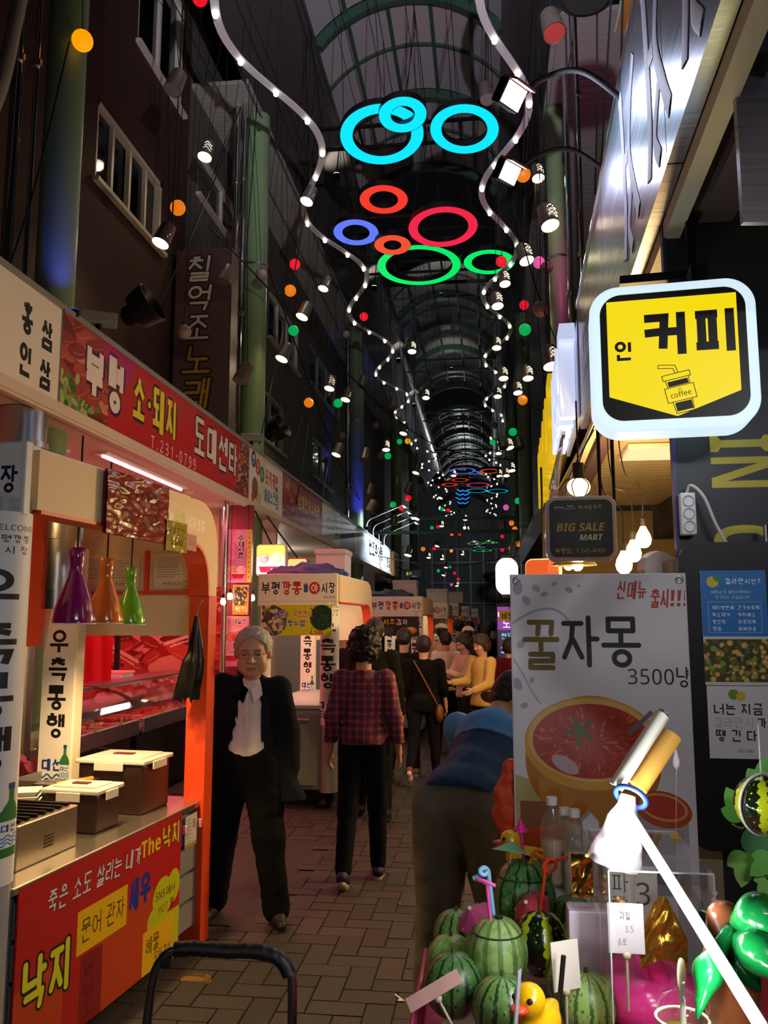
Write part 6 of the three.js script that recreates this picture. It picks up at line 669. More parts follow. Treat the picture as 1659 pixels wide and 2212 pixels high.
// ---------- smooth solids from blended capsules and ellipsoids ----------
const cap = (a, b, ra, rb = ra, o = {}) => ({ a, b, ra, rb, ...o }), ell = (c, r, o = {}) => ({ c, r, ...o });
function solid(prims, cell, o = {}) {
  const K = o.k ?? 0.03, amp = o.noise ?? 0, fr = o.freq ?? 14, lo = [1e9, 1e9, 1e9], hi = [-1e9, -1e9, -1e9], bb = prims.map((p) => { const l = [], h = [], m = (p.k ?? K) + 2.5 * cell; for (let i = 0; i < 3; i++) { const f = i === 2 && p.fz ? Math.max(1, p.fz) : 1; if (p.c) { const r = p.rot ? Math.max(...p.r) : p.r[i]; l[i] = p.c[i] - r - m; h[i] = p.c[i] + r + m; } else { const r = Math.max(p.ra, p.rb) * f; l[i] = Math.min(p.a[i], p.b[i]) - r - m; h[i] = Math.max(p.a[i], p.b[i]) + r + m; } if (!p.sub) { lo[i] = Math.min(lo[i], l[i]); hi[i] = Math.max(hi[i], h[i]); } } return [l, h]; });
  const n = [0, 1, 2].map((i) => Math.ceil((hi[i] - lo[i]) / cell) + 2), [nx, ny, nz] = n, F = new Float32Array(nx * ny * nz).fill(1e3), I = (x, y, z) => x + nx * (y + ny * z);
  prims.forEach((p, pi) => {
    const s = [0, 1, 2].map((i) => Math.max(0, Math.floor((bb[pi][0][i] - lo[i]) / cell))), e = [0, 1, 2].map((i) => Math.min(n[i] - 1, Math.ceil((bb[pi][1][i] - lo[i]) / cell))), k = p.k ?? K; let ab, L2, q; if (p.rot) q = new THREE.Matrix4().makeRotationFromEuler(new THREE.Euler(...p.rot)).transpose().elements; if (!p.c) { ab = [p.b[0] - p.a[0], p.b[1] - p.a[1], (p.b[2] - p.a[2])]; L2 = ab[0] ** 2 + ab[1] ** 2 + ab[2] ** 2 || 1e-9; }
    for (let z = s[2]; z <= e[2]; z++) for (let y = s[1]; y <= e[1]; y++) for (let x = s[0]; x <= e[0]; x++) {
      let X = lo[0] + x * cell, Y = lo[1] + y * cell, Z = lo[2] + z * cell, d;
      if (p.c) { let u = X - p.c[0], v = Y - p.c[1], w = Z - p.c[2]; if (q) { const a = q[0] * u + q[4] * v + q[8] * w, b = q[1] * u + q[5] * v + q[9] * w; w = q[2] * u + q[6] * v + q[10] * w; u = a; v = b; } const k0 = Math.hypot(u / p.r[0], v / p.r[1], w / p.r[2]), k1 = Math.hypot(u / p.r[0] ** 2, v / p.r[1] ** 2, w / p.r[2] ** 2); d = k1 > 1e-6 ? k0 * (k0 - 1) / k1 : -Math.min(...p.r); } else { let t = ((X - p.a[0]) * ab[0] + (Y - p.a[1]) * ab[1] + (Z - p.a[2]) * ab[2]) / L2; t = t < 0 ? 0 : t > 1 ? 1 : t; let dx = X - p.a[0] - ab[0] * t, dy = Y - p.a[1] - ab[1] * t, dz = Z - p.a[2] - ab[2] * t; if (p.fz) dz /= p.fz; if (p.fx) dx /= p.fx; d = (Math.hypot(dx, dy, dz) - (p.ra + (p.rb - p.ra) * t)) * (p.fz ? Math.min(1, p.fz) * 0.5 + 0.5 : 1); }
      const i = I(x, y, z), f = F[i]; if (p.sub) { const h = Math.max(k - Math.abs(f + d), 0) / (k || 1); F[i] = Math.max(f, -d) + h * h * k * 0.25; } else { const h = Math.max(k - Math.abs(f - d), 0) / (k || 1); F[i] = Math.min(f, d) - h * h * k * 0.25; }
    }
  });
  if (amp) for (let z = 0; z < nz; z++) for (let y = 0; y < ny; y++) for (let x = 0; x < nx; x++) { const i = I(x, y, z); if (Math.abs(F[i]) < 0.09) { const X = lo[0] + x * cell, Y = lo[1] + y * cell, Z = lo[2] + z * cell; F[i] += amp * (noise.noise(X * fr, Y * fr * (o.fy ?? 1), Z * fr) + 0.5 * noise.noise(X * fr * 2.1 + 7, Y * fr * 2.1 * (o.fy ?? 1), Z * fr * 2.1)); } }
  if (o.cut) for (let z = 0; z < nz; z++) for (let y = 0; y < ny; y++) for (let x = 0; x < nx; x++) { const i = I(x, y, z), d = (lo[0] + x * cell - o.cut[0][0]) * o.cut[1][0] + (lo[1] + y * cell - o.cut[0][1]) * o.cut[1][1] + (lo[2] + z * cell - o.cut[0][2]) * o.cut[1][2]; if (d > F[i]) F[i] = d; }
  const vid = new Int32Array(nx * ny * nz).fill(-1), pos = [], idx = [], E = [[0, 1], [2, 3], [4, 5], [6, 7], [0, 2], [1, 3], [4, 6], [5, 7], [0, 4], [1, 5], [2, 6], [3, 7]], cv = new Float32Array(8);
  for (let z = 0; z < nz - 1; z++) for (let y = 0; y < ny - 1; y++) for (let x = 0; x < nx - 1; x++) { let m = 0; for (let c = 0; c < 8; c++) { cv[c] = F[I(x + (c & 1), y + ((c >> 1) & 1), z + (c >> 2))]; if (cv[c] < 0) m |= 1 << c; } if (m === 0 || m === 255) continue; let a = 0, b = 0, g = 0, t = 0; for (const [p, q] of E) if ((cv[p] < 0) !== (cv[q] < 0)) { const u = cv[p] / (cv[p] - cv[q]); a += (p & 1) + u * ((q & 1) - (p & 1)); b += ((p >> 1) & 1) + u * (((q >> 1) & 1) - ((p >> 1) & 1)); g += (p >> 2) + u * ((q >> 2) - (p >> 2)); t++; } vid[I(x, y, z)] = pos.length / 3; pos.push(lo[0] + (x + a / t) * cell, lo[1] + (y + b / t) * cell, lo[2] + (z + g / t) * cell); }
  for (let z = 1; z < nz - 1; z++) for (let y = 1; y < ny - 1; y++) for (let x = 1; x < nx - 1; x++) { const f = F[I(x, y, z)] < 0; for (const [ax, dx, dy, dz] of [[0, 1, 0, 0], [1, 0, 1, 0], [2, 0, 0, 1]]) { const g = F[I(x + dx, y + dy, z + dz)] < 0; if (f === g) continue; const [u, v] = ax === 0 ? [[0, 1, 0], [0, 0, 1]] : ax === 1 ? [[0, 0, 1], [1, 0, 0]] : [[1, 0, 0], [0, 1, 0]]; const A = vid[I(x - u[0] - v[0], y - u[1] - v[1], z - u[2] - v[2])], Bq = vid[I(x - v[0], y - v[1], z - v[2])], Cq = vid[I(x, y, z)], D = vid[I(x - u[0], y - u[1], z - u[2])]; if (A < 0 || Bq < 0 || Cq < 0 || D < 0) continue; if (f) idx.push(A, Bq, Cq, A, Cq, D); else idx.push(A, Cq, Bq, A, D, Cq); } }
  const geo = new THREE.BufferGeometry(); geo.setAttribute('position', new THREE.Float32BufferAttribute(pos, 3)); geo.setIndex(idx); geo.computeVertexNormals(); const uv = new Float32Array(pos.length / 3 * 2); for (let i = 0; i < pos.length / 3; i++) { uv[2 * i] = pos[3 * i] * (o.us ?? 1); uv[2 * i + 1] = pos[3 * i + 1] * (o.us ?? 1); } geo.setAttribute('uv', new THREE.BufferAttribute(uv, 2)); return geo;
}
function painted(g, f) { const p = g.attributes.position, c = new Float32Array(p.count * 3); for (let i = 0; i < p.count; i++) { const k = f(p.getX(i), p.getY(i), p.getZ(i)); c.set([k.r, k.g, k.b], i * 3); } g.setAttribute('color', new THREE.BufferAttribute(c, 3)); return g; }

// ---------- people ----------
const skinM = M(0xffffff, 0.5, { vertexColors: true }), col = (h) => new THREE.Color(h), cloth = (h, o = {}) => M(h, 0.92, { specularIntensity: 0.25, ...o });
function person(o) {
  const { pos, turn = 0, H = 1.6, label, lean = 0, roll = 0, legs = [{}, {}], arms = [{}, {}], cell = 0.016, skin = 0xc8977a, build = 1, hem = 0.0, loose = 0 } = o, s = H / 1.7, W = build, root = thing('person', label, 'person', pos, turn, o.group), up = new THREE.Euler(rad(lean), 0, rad(roll)), R3 = (x, y, z) => V(x * s, y * s, z * s).applyEuler(up);
  const J = {}; let minY = 1e9;
  [-1, 1].forEach((sd, i) => { const g = { hip: 0, knee: 4, ab: 3, ...legs[i] }, hp = V(sd * 0.085 * s * W, 0, 0), a = rad(g.hip), b = rad(g.hip - g.knee), w = Math.sin(rad(g.ab)) * sd, kn = hp.clone().add(V(w * 0.44, -Math.cos(a) * 0.44, Math.sin(a) * 0.44).multiplyScalar(s)), an = kn.clone().add(V(w * 0.41, -Math.cos(b) * 0.41, Math.sin(b) * 0.41).multiplyScalar(s)); J['hip' + i] = hp; J['kn' + i] = kn; J['an' + i] = an; J['ft' + i] = b; minY = Math.min(minY, an.y - 0.085 * s); });
  const P = V(0, -minY, 0); for (const i of [0, 1]) for (const n of ['hip', 'kn', 'an']) J[n + i].add(P);
  const T = (x, y, z) => R3(x, y, z).add(P).toArray(), A = (v) => v.toArray();
  [-1, 1].forEach((sd, i) => { const g = { sh: 5, ab: 10, el: 15, inn: 0, ...arms[i] }, S0 = V(...T(sd * 0.165 * W, 0.46, 0)), a = rad(g.sh), b = rad(g.ab), u = V(sd * Math.sin(b), -Math.cos(a) * Math.cos(b), Math.sin(a) * Math.cos(b)), E0 = S0.clone().addScaledVector(u, 0.28 * s), a2 = rad(g.sh + g.el), f = V(sd * Math.sin(b) * 0.6 - sd * Math.sin(rad(g.inn)), -Math.cos(a2), Math.sin(a2)).normalize(), W0 = E0.clone().addScaledVector(f, 0.24 * s); J['sh' + i] = S0; J['el' + i] = E0; J['wr' + i] = W0; J['hd' + i] = f; });
  // head, in its own turned frame
  const hq = new THREE.Euler(rad(o.headPitch ?? 5), rad(o.headTurn ?? 0), rad(o.headTilt ?? 0), 'YXZ'), hc = V(...T(0, 0.66, 0.02)), hb = 1.0 * s * (o.headSize ?? 1), Hd = (x, y, z) => V(x * hb * (o.wide ?? 1), y * hb, z * hb).applyEuler(hq).add(hc).toArray(), he = [hq.x, hq.y, hq.z, 'YXZ'], hr = (a, b, c) => [a * hb * (o.wide ?? 1), b * hb, c * hb], face = o.face ?? false, hcell = o.headCell ?? (face ? 0.005 : 0.009);
  const head = [ell(Hd(0, 0.035, -0.012), hr(0.076, 0.088, 0.096), { rot: he, k: 0.03 }), ell(Hd(0, -0.03, 0.02), hr(0.062, 0.085, 0.066), { rot: he, k: 0.03 }), ell(Hd(0, -0.085, 0.045), hr(0.035, 0.025, 0.032), { rot: he, k: 0.03 }), cap(Hd(0, -0.04, -0.03), T(0, 0.5, -0.01), 0.05 * s, 0.056 * s, { k: 0.03 })];
  for (const x of [-1, 1]) head.push(ell(Hd(x * 0.078, 0.0, -0.01), hr(0.012, 0.03, 0.02), { rot: he, k: 0.006 }));
  if (face) { head.push(cap(Hd(0, 0.02, 0.085), Hd(0, -0.022, 0.104), 0.007 * hb, 0.013 * hb, { k: 0.014 }), ell(Hd(0, 0.032, 0.076), hr(0.05, 0.01, 0.014), { rot: he, k: 0.016 })); for (const x of [-1, 1]) head.push(ell(Hd(x * 0.014, -0.024, 0.094), hr(0.009, 0.008, 0.009), { rot: he, k: 0.008 }), ell(Hd(x * 0.036, -0.028, 0.058), hr(0.026, 0.026, 0.024), { rot: he, k: 0.02 }), ell(Hd(x * 0.031, 0.012, 0.092), hr(0.02, 0.01, 0.014), { rot: he, k: 0.01, sub: true })); head.push(ell(Hd(0, -0.056, 0.082), hr(0.026, 0.006, 0.011), { rot: he, k: 0.006 }), ell(Hd(0, -0.067, 0.08), hr(0.022, 0.007, 0.011), { rot: he, k: 0.006 }), ell(Hd(0, -0.0615, 0.094), hr(0.03, 0.0022, 0.012), { rot: he, k: 0.003, sub: true })); for (const x of [-1, 1]) head.push(ell(Hd(x * 0.031, 0.014, 0.077), hr(0.017, 0.009, 0.012), { rot: he, k: 0.006 })); }
  if (o.jowl) for (const x of [-1, 1]) head.push(ell(Hd(x * 0.042, -0.055, 0.03), hr(0.028, 0.034, 0.036), { rot: he, k: 0.025 })); const lipA = V(...Hd(0, -0.061, 0.088)), browY = V(...Hd(0, 0.034, 0.088)), sk = col(skin), lip = col(o.lip ?? 0xb07a6a), br = col(o.brow ?? 0x3a2a24), inv = new THREE.Quaternion().setFromEuler(hq).invert();
  const paint = (x, y, z) => { if (!face) return sk; const q = V(x, y, z).sub(hc).applyQuaternion(inv).divideScalar(hb); if (q.z > 0.07 && Math.abs(q.y + 0.0615) < 0.008 && Math.abs(q.x) < 0.026) return lip; if (q.z > 0.06 && Math.abs(q.y - 0.034 + Math.abs(q.x) * 0.06) < 0.005 && Math.abs(Math.abs(q.x) - 0.031) < 0.02) return br; if (q.z > 0.07 && Math.abs(q.y - 0.012) < 0.0022 && Math.abs(Math.abs(q.x) - 0.031) < 0.014) return br; return sk; };
  const bodyP = [cap(T(0, 0.5, -0.01), T(0, 0.42, 0), 0.05 * s, 0.07 * s), cap(T(0, 0.1, 0), T(0, 0.36, 0), 0.11 * s * W, 0.125 * s * W, { fz: 0.65 }), ell(T(0, 0.02, -0.01), [0.125 * s * W, 0.11 * s, 0.09 * s])];
  const hands = [];
  for (const i of [0, 1]) {
    bodyP.push(cap(A(J['sh' + i]), A(J['el' + i]), 0.042 * s, 0.035 * s), cap(A(J['el' + i]), A(J['wr' + i]), 0.035 * s, 0.024 * s), cap(A(J['hip' + i]), A(J['kn' + i]), 0.07 * s * W, 0.048 * s), cap(A(J['kn' + i]), A(J['an' + i]), 0.046 * s, 0.033 * s), cap(A(J['an' + i]), A(J['an' + i].clone().add(V(0, -0.04 * s, 0.05 * s))), 0.034 * s, 0.03 * s));
    const w = J['wr' + i], D = J['hd' + i], sd = i ? 1 : -1, fw = V(0, 0, 1).addScaledVector(D, -D.z).normalize(), N = V().crossVectors(fw, D).multiplyScalar(sd).normalize(), pt = (a, b, c) => w.clone().addScaledVector(D, a * s).addScaledVector(fw, b * s).addScaledVector(N, c * s).toArray(), q = [cap(pt(-0.05, 0, 0), pt(0.02, 0, 0), 0.026 * s, 0.024 * s)];
    for (const b of [-0.024, -0.008, 0.008, 0.024]) q.push(cap(pt(0.02, b * 0.7, 0), pt(0.085, b, 0), 0.013 * s, 0.0115 * s, { k: 0.012 })); [[-0.026, 0.055], [-0.009, 0.07], [0.009, 0.078], [0.026, 0.068]].forEach(([b, l]) => q.push(cap(pt(0.085, b, 0), pt(0.085 + l * 0.5, b * 1.05, -0.01), 0.009 * s, 0.008 * s, { k: 0.004 }), cap(pt(0.085 + l * 0.5, b * 1.05, -0.01), pt(0.085 + l * 0.9, b, -0.034), 0.0085 * s, 0.007 * s, { k: 0.004 }))); q.push(cap(pt(0.02, 0.022, 0), pt(0.06, 0.046, -0.01), 0.013 * s, 0.0105 * s, { k: 0.008 }), cap(pt(0.06, 0.046, -0.01), pt(0.09, 0.052, -0.024), 0.0105 * s, 0.008 * s, { k: 0.004 })); hands.push(solid(q, 0.0055));
  }
  const bodyG = mg([solid(bodyP, Math.max(cell, 0.014)), solid(head, hcell), ...hands]); part('body', painted(bodyG, paint), skinM, root);
  // clothes
  const lo = o.top ?? {}, hm = lo.hem ?? -0.02, lz = lo.loose ?? 0, tp = [cap(T(0, hm, 0), T(0, 0.14, 0.005), (0.145 + lz) * s * W, 0.135 * s * W, { fz: 0.72 }), cap(T(0, 0.14, 0.005), T(0, 0.36, 0), 0.135 * s * W, 0.145 * s * W, { fz: 0.68 }), cap(T(-0.12 * W, 0.445, -0.005), T(0.12 * W, 0.445, -0.005), 0.055 * s, 0.055 * s), cap(T(0, 0.43, -0.01), T(0, lo.neck ?? 0.485, -0.012), 0.075 * s, 0.058 * s)];
  for (const i of [0, 1]) { const e = J['el' + i], w = J['wr' + i], sl = lo.sleeve ?? 1; tp.push(cap(A(J['sh' + i]), A(sl < 0.5 ? J['sh' + i].clone().lerp(e, sl * 2) : e), 0.06 * s * W, (0.052 + lz * 0.2) * s)); if (sl > 0.5) tp.push(cap(A(e), A(e.clone().lerp(w, (sl - 0.5) * 2)), (0.05 + lz * 0.2) * s, (0.042 + lz * 0.2) * s)); }
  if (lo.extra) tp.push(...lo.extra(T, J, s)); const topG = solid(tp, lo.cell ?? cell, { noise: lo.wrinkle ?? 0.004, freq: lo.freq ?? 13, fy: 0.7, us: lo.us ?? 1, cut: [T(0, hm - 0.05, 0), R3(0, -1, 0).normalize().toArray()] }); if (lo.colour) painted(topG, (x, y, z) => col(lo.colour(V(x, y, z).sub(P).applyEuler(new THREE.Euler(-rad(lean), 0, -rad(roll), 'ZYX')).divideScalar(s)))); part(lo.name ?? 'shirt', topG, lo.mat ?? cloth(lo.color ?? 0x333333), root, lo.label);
  const bo = o.bottom ?? {}, bl = bo.loose ?? 0, bp = [ell(T(0, 0.03, -0.012), [0.15 * s * W, 0.12 * s, 0.118 * s * W], { k: 0.04 }), cap(T(0, 0.05, 0), T(0, bo.waist ?? 0.1, 0), 0.135 * s * W, 0.13 * s * W, { fz: 0.72 })]; for (const i of [0, 1]) { const an = J['an' + i]; bp.push(cap(A(J['hip' + i]), A(J['kn' + i]), (0.092 + bl) * s * W, (0.066 + bl) * s, { k: 0.03 }), cap(A(J['kn' + i]), A(J['kn' + i].clone().lerp(an, bo.len ?? 0.95)), (0.064 + bl) * s, (0.05 + bl) * s)); } if (bo.extra) bp.push(...bo.extra(T, J, s)); part(bo.name ?? 'trousers', solid(bp, cell, { noise: bo.wrinkle ?? 0.004, freq: 11, fy: 1.3 }), bo.mat ?? cloth(bo.color ?? 0x16181f), root, bo.label);
  for (const i of [0, 1]) { const an = J['an' + i], t = o.toe?.[i] ?? 0, f = Math.max(-0.9, Math.min(0.9, J['ft' + i])), D = (y, z, x = 0) => { const c = Math.cos(-f), n = Math.sin(-f); const yy = y * c - z * n * -1 * -1, zz = z; const Y = y * c + z * Math.sin(f), Z = z * c - y * Math.sin(f); return an.clone().add(V((x + Z * Math.sin(t)) * s, Y * s, Z * Math.cos(t) * s)).toArray(); }; const sc = o.shoe ?? {}; const g1 = solid([cap(D(-0.035, -0.035), D(-0.045, 0.06), 0.04 * s, 0.042 * s, { k: 0.02 }), cap(D(-0.045, 0.06), D(-0.056, 0.135), 0.042 * s, 0.03 * s, { k: 0.02 }), cap(D(0.0, -0.005), D(-0.03, 0.0), 0.04 * s, 0.042 * s, { k: 0.02 })], Math.min(cell, 0.011)); const sh = part('shoe', g1, M(sc.color ?? 0x111112, 0.6), root); part('sole', solid([cap(D(-0.075, -0.04), D(-0.077, 0.05), 0.03 * s, 0.034 * s, { k: 0.02 }), cap(D(-0.077, 0.05), D(-0.078, 0.135), 0.034 * s, 0.024 * s, { k: 0.02 })], Math.min(cell, 0.011)).applyMatrix4(new THREE.Matrix4().makeScale(1, 1, 1)), M(sc.sole ?? 0x1a1a1a, 0.7), sh); if (sc.sock) part('sock', solid([cap(D(-0.01, 0), D(0.05, -0.005), 0.042 * s, 0.04 * s)], 0.011), M(sc.sock, 0.8), root); }
  // hair or hat
  const h = o.hair ?? {}, hp = []; const vol = h.vol ?? 0.012; hp.push(ell(Hd(0, 0.042, -0.02), hr(0.08 + vol, 0.088 + vol, 0.098 + vol), { rot: he, k: 0.02 })); if (h.type === 'long') hp.push(cap(Hd(0, 0.0, -0.05), Hd(0, -0.2, -0.06), 0.075 * hb, 0.06 * hb)); if (h.type === 'bob') hp.push(ell(Hd(0, -0.02, -0.04), hr(0.09 + vol, 0.09, 0.07 + vol), { rot: he })); if (h.type === 'bun') hp.push(ell(Hd(0, 0.0, -0.11), hr(0.035, 0.035, 0.03), { rot: he, k: 0.015 }), ell(Hd(0, -0.01, -0.05), hr(0.07, 0.07, 0.055), { rot: he })); if (h.type === 'curly') hp.push(ell(Hd(0, -0.01, -0.045), hr(0.085 + vol, 0.095, 0.075 + vol), { rot: he }), ell(Hd(0, 0.07, -0.02), hr(0.075 + vol, 0.06 + vol, 0.08 + vol), { rot: he })); if (!h.type || h.type === 'short') hp.push(ell(Hd(0, -0.015, -0.055), hr(0.07, 0.065, 0.05), { rot: he }));
  hp.push(ell(Hd(0, -0.045 + (h.line ?? 0), 0.075), hr(0.078, 0.108, 0.085), { rot: he, k: 0.012, sub: true })); if (h.type !== 'long' && h.type !== 'bob' && h.type !== 'curly') for (const x of [-1, 1]) hp.push(ell(Hd(x * 0.095, -0.035, 0.015), hr(0.035, 0.05, 0.045), { rot: he, k: 0.01, sub: true }));
  part('hair', solid(hp, h.cell ?? Math.min(hcell, 0.008), { noise: h.noise ?? 0.005, freq: h.freq ?? 48 }), M(h.color ?? 0x0f0c0b, 0.6), root);
  if (o.cap) { part('hat', solid([ell(Hd(0, 0.07, -0.012), hr(0.097, 0.075, 0.114), { rot: he }), ell(Hd(0, -0.04, 0), hr(0.14, 0.085, 0.15), { rot: he, k: 0.006, sub: true }), ell(Hd(0, 0.045, 0.13), hr(0.07, 0.008, 0.075), { rot: he, k: 0.012 })], 0.008), M(o.cap, 0.7), root); }
  if (o.bag) { const b = o.bag, q = b.side ?? 1; part('bag_strap', tube([T(-q * 0.12, 0.5, -0.06), T(-q * 0.03, 0.36, -0.135), T(q * 0.1, 0.12, -0.14), T(q * 0.17, -0.02, -0.1)], 0.011 * s, 30, 6), M(b.color, 0.5), root); part('bag', solid([ell(T(q * 0.19, -0.12, -0.06), [0.05 * s, 0.11 * s, 0.1 * s])], 0.012), M(b.color, 0.5), root); }
  root.updateMatrixWorld(true); return { root, T, J, s, Hd, hq, hb, P };
}
const plaidTex = tex(256, 256, (c, w, h) => { c.fillStyle = '#86222e'; c.fillRect(0, 0, w, h); for (let i = 0; i < 4; i++) { const a = i * 64; c.fillStyle = 'rgba(38,22,66,.75)'; c.fillRect(a, 0, 22, h); c.fillRect(0, a, w, 22); c.fillStyle = 'rgba(206,150,160,.55)'; c.fillRect(a + 40, 0, 4, h); c.fillRect(0, a + 40, w, 4); c.fillRect(a + 10, 0, 2, h); c.fillRect(0, a + 10, w, 2); } }); rep(plaidTex, 5.2, 5.2);

// the old man in the dark jacket, walking towards the viewer
{
  const a = person({ pos: [-1.4, 0, -4.82], turn: 0.12, H: 1.6, label: 'grey-haired old man in a dark jacket, white shirt and black trousers walking between the carts', roll: -3.5, lean: 5, face: true, headSize: 1.2, headTurn: 4, headPitch: 8, wide: 1.1, jowl: true, skin: 0xc49a80, brow: 0x7a726c, build: 1.08, cell: 0.012,
    legs: [{ hip: -4, knee: 6, ab: 7 }, { hip: 7, knee: 6, ab: 8 }], toe: [-0.25, 0.35], arms: [{ sh: -4, ab: 9, el: 12 }, { sh: -14, ab: 10, el: 14 }], hair: { color: 0xa5a19c, vol: 0.01, noise: 0.006, freq: 45, line: 0.03 }, shoe: { color: 0x0c0b0b },
    bottom: { color: 0x0c0c0e, loose: 0.03, wrinkle: 0.008, len: 1.0, waist: 0.12 }, top: { color: 0xe2dedb, hem: 0.1, sleeve: 0.3, loose: 0.012, neck: 0.445, name: 'shirt', wrinkle: 0.007, freq: 16 } });
  const { T, J, s, Hd, root, P } = a, A = (v) => v.toArray();
  const jk = [cap(T(0, -0.26, 0.0), T(0, 0.14, 0.0), 0.225 * s, 0.172 * s, { fz: 0.76 }), cap(T(0, 0.14, 0), T(0, 0.36, 0), 0.165 * s, 0.165 * s, { fz: 0.74 }), cap(T(-0.135, 0.44, -0.008), T(0.135, 0.44, -0.008), 0.068 * s, 0.068 * s), cap(T(0, 0.43, -0.02), T(0, 0.5, -0.03), 0.08 * s, 0.066 * s), cap(T(0.17, 0.02, -0.01), T(0.3, -0.22, 0.0), 0.07 * s, 0.085 * s, { k: 0.06 }), cap(T(0.1, -0.1, -0.03), T(0.22, -0.24, 0.0), 0.09 * s, 0.09 * s, { k: 0.06 })];
  for (const i of [0, 1]) jk.push(cap(A(J['sh' + i]), A(J['el' + i]), 0.072 * s, 0.066 * s), cap(A(J['el' + i]), A(J['wr' + i].clone().lerp(J['el' + i], 0.06)), 0.066 * s, 0.056 * s));
  for (const [y, w] of [[-0.36, 0.17], [-0.28, 0.165], [-0.2, 0.155], [-0.12, 0.148], [-0.04, 0.14], [0.04, 0.132], [0.12, 0.122], [0.2, 0.11], [0.28, 0.096], [0.36, 0.082], [0.43, 0.07], [0.5, 0.07]]) jk.push(ell(T(0.015 - Math.max(0, -y) * 0.05, y, 0.17), [w * s, 0.075 * s, 0.16 * s], { sub: true, k: 0.012 })); jk.push(ell(T(0, 0.55, 0.04), [0.06, 0.08, 0.07], { sub: true, k: 0.01 }));
  part('jacket', solid(jk, 0.011, { noise: 0.0065, freq: 10, fy: 0.8, cut: [T(0, -0.24, 0), [0, -1, 0]] }), cloth(0x171a22), root, 'dark navy jacket hanging open');
  for (const x of [-1, 1]) { const g = ext(shape([[0, 0], [0.055, -0.03], [0.035, -0.2], [-0.01, -0.27]]), 0.006, 0.003).scale(x, 1, 1); const m = part('lapel', g, cloth(0x1b1f28, { side: THREE.DoubleSide }), root); m.position.set(...T(0.01 + x * 0.075, 0.42, 0.1)); m.rotation.set(rad(10), x * 0.5, 0); const cg = ext(shape([[0, -0.01], [0.055, 0.035], [0.07, -0.03], [0.028, -0.085]]), 0.005, 0.002).scale(x, 1, 1), c = part('collar', cg, cloth(0xdad7d4, { side: THREE.DoubleSide }), root); c.position.set(...T(0.006 + x * 0.008, 0.465, 0.1)); c.rotation.set(rad(-24), x * 0.5, 0); }
  part('placket', mv(B(0.022, 0.36, 0.004), ...T(0.008, 0.24, 0.112), rad(5)), cloth(0xe2dfdc), root); for (let i = 0; i < 5; i++) part('button', mv(C(0.005, 0.005, 0.003, 0, 0, 0, 10).rotateX(PI / 2), ...T(0.008, 0.38 - i * 0.07, 0.115)), mats.offwhite, root); part('belt', solid([cap(T(0, 0.1, 0), T(0, 0.125, 0), 0.139 * s, 0.139 * s, { fz: 0.74 })], 0.012), M(0x0a0908, 0.4), root);
  const gm = M(0x9a8a60, 0.25, { metalness: 1 }); const fr = []; for (const x of [-1, 1]) { const p = []; for (let i = 0; i < 16; i++) { const t = i / 16 * 2 * PI; p.push(Hd(x * 0.032 + 0.025 * Math.cos(t), 0.008 + 0.017 * Math.sin(t), 0.104)); } fr.push(tube(p, 0.0012, 40, 5, true)); fr.push(bar(Hd(x * 0.057, 0.014, 0.103), Hd(x * 0.082, 0.012, 0.0), 0.0014)); } fr.push(bar(Hd(-0.007, 0.014, 0.106), Hd(0.007, 0.014, 0.106), 0.0013)); part('glasses', fr, gm, root, 'thin gold-rimmed glasses');
  for (const x of [-1, 1]) part('eye', new THREE.SphereGeometry(0.0075, 12, 8).scale(1.3, 0.5, 1).translate(...Hd(x * 0.031, 0.009, 0.0862)), M(0x1c1412, 0.2), root);
}
// the woman in the plaid shirt
person({ pos: [-0.83, 0, -5.62], turn: PI + 0.05, H: 1.6, label: 'woman with curly black hair in a red plaid shirt and navy trousers walking away', lean: 2, legs: [{ hip: 10, knee: 10, ab: 1 }, { hip: -9, knee: 12, ab: 2 }], arms: [{ sh: -4, ab: 11, el: 16 }, { sh: -4, ab: 11, el: 16 }], cell: 0.011, skin: 0xc09070, hair: { type: 'curly', color: 0x0b0908, vol: 0.03, noise: 0.022, freq: 30, cell: 0.007 }, headSize: 1.0, shoe: { color: 0x2c1f46, sole: 0xa8a29a, sock: 0xe2ddd8 }, bottom: { color: 0x12141f, wrinkle: 0.004, loose: 0.006 }, top: { mat: M(0xffffff, 0.85, { map: plaidTex }), hem: 0.05, loose: 0.025, wrinkle: 0.005, name: 'plaid_shirt', extra: (T, J, s) => [cap(T(0, 0.06, -0.01), T(0, -0.02, -0.01), 0.15 * s, 0.172 * s, { fz: 0.84 })] } });
{ const pl = scene.children.find((c) => c.name === 'person_001'), pg = tube([...Array(20)].map((_, i) => { const t = i / 20 * 2 * PI; return [0.136 * Math.cos(t), 1.0 + 0.006 * Math.sin(t * 2), 0.103 * Math.sin(t) + 0.008]; }), 0.008, 80, 8, true); part('belt', pg, M(0x0b0a0c, 0.6), pl, 'thin black waist strap'); }
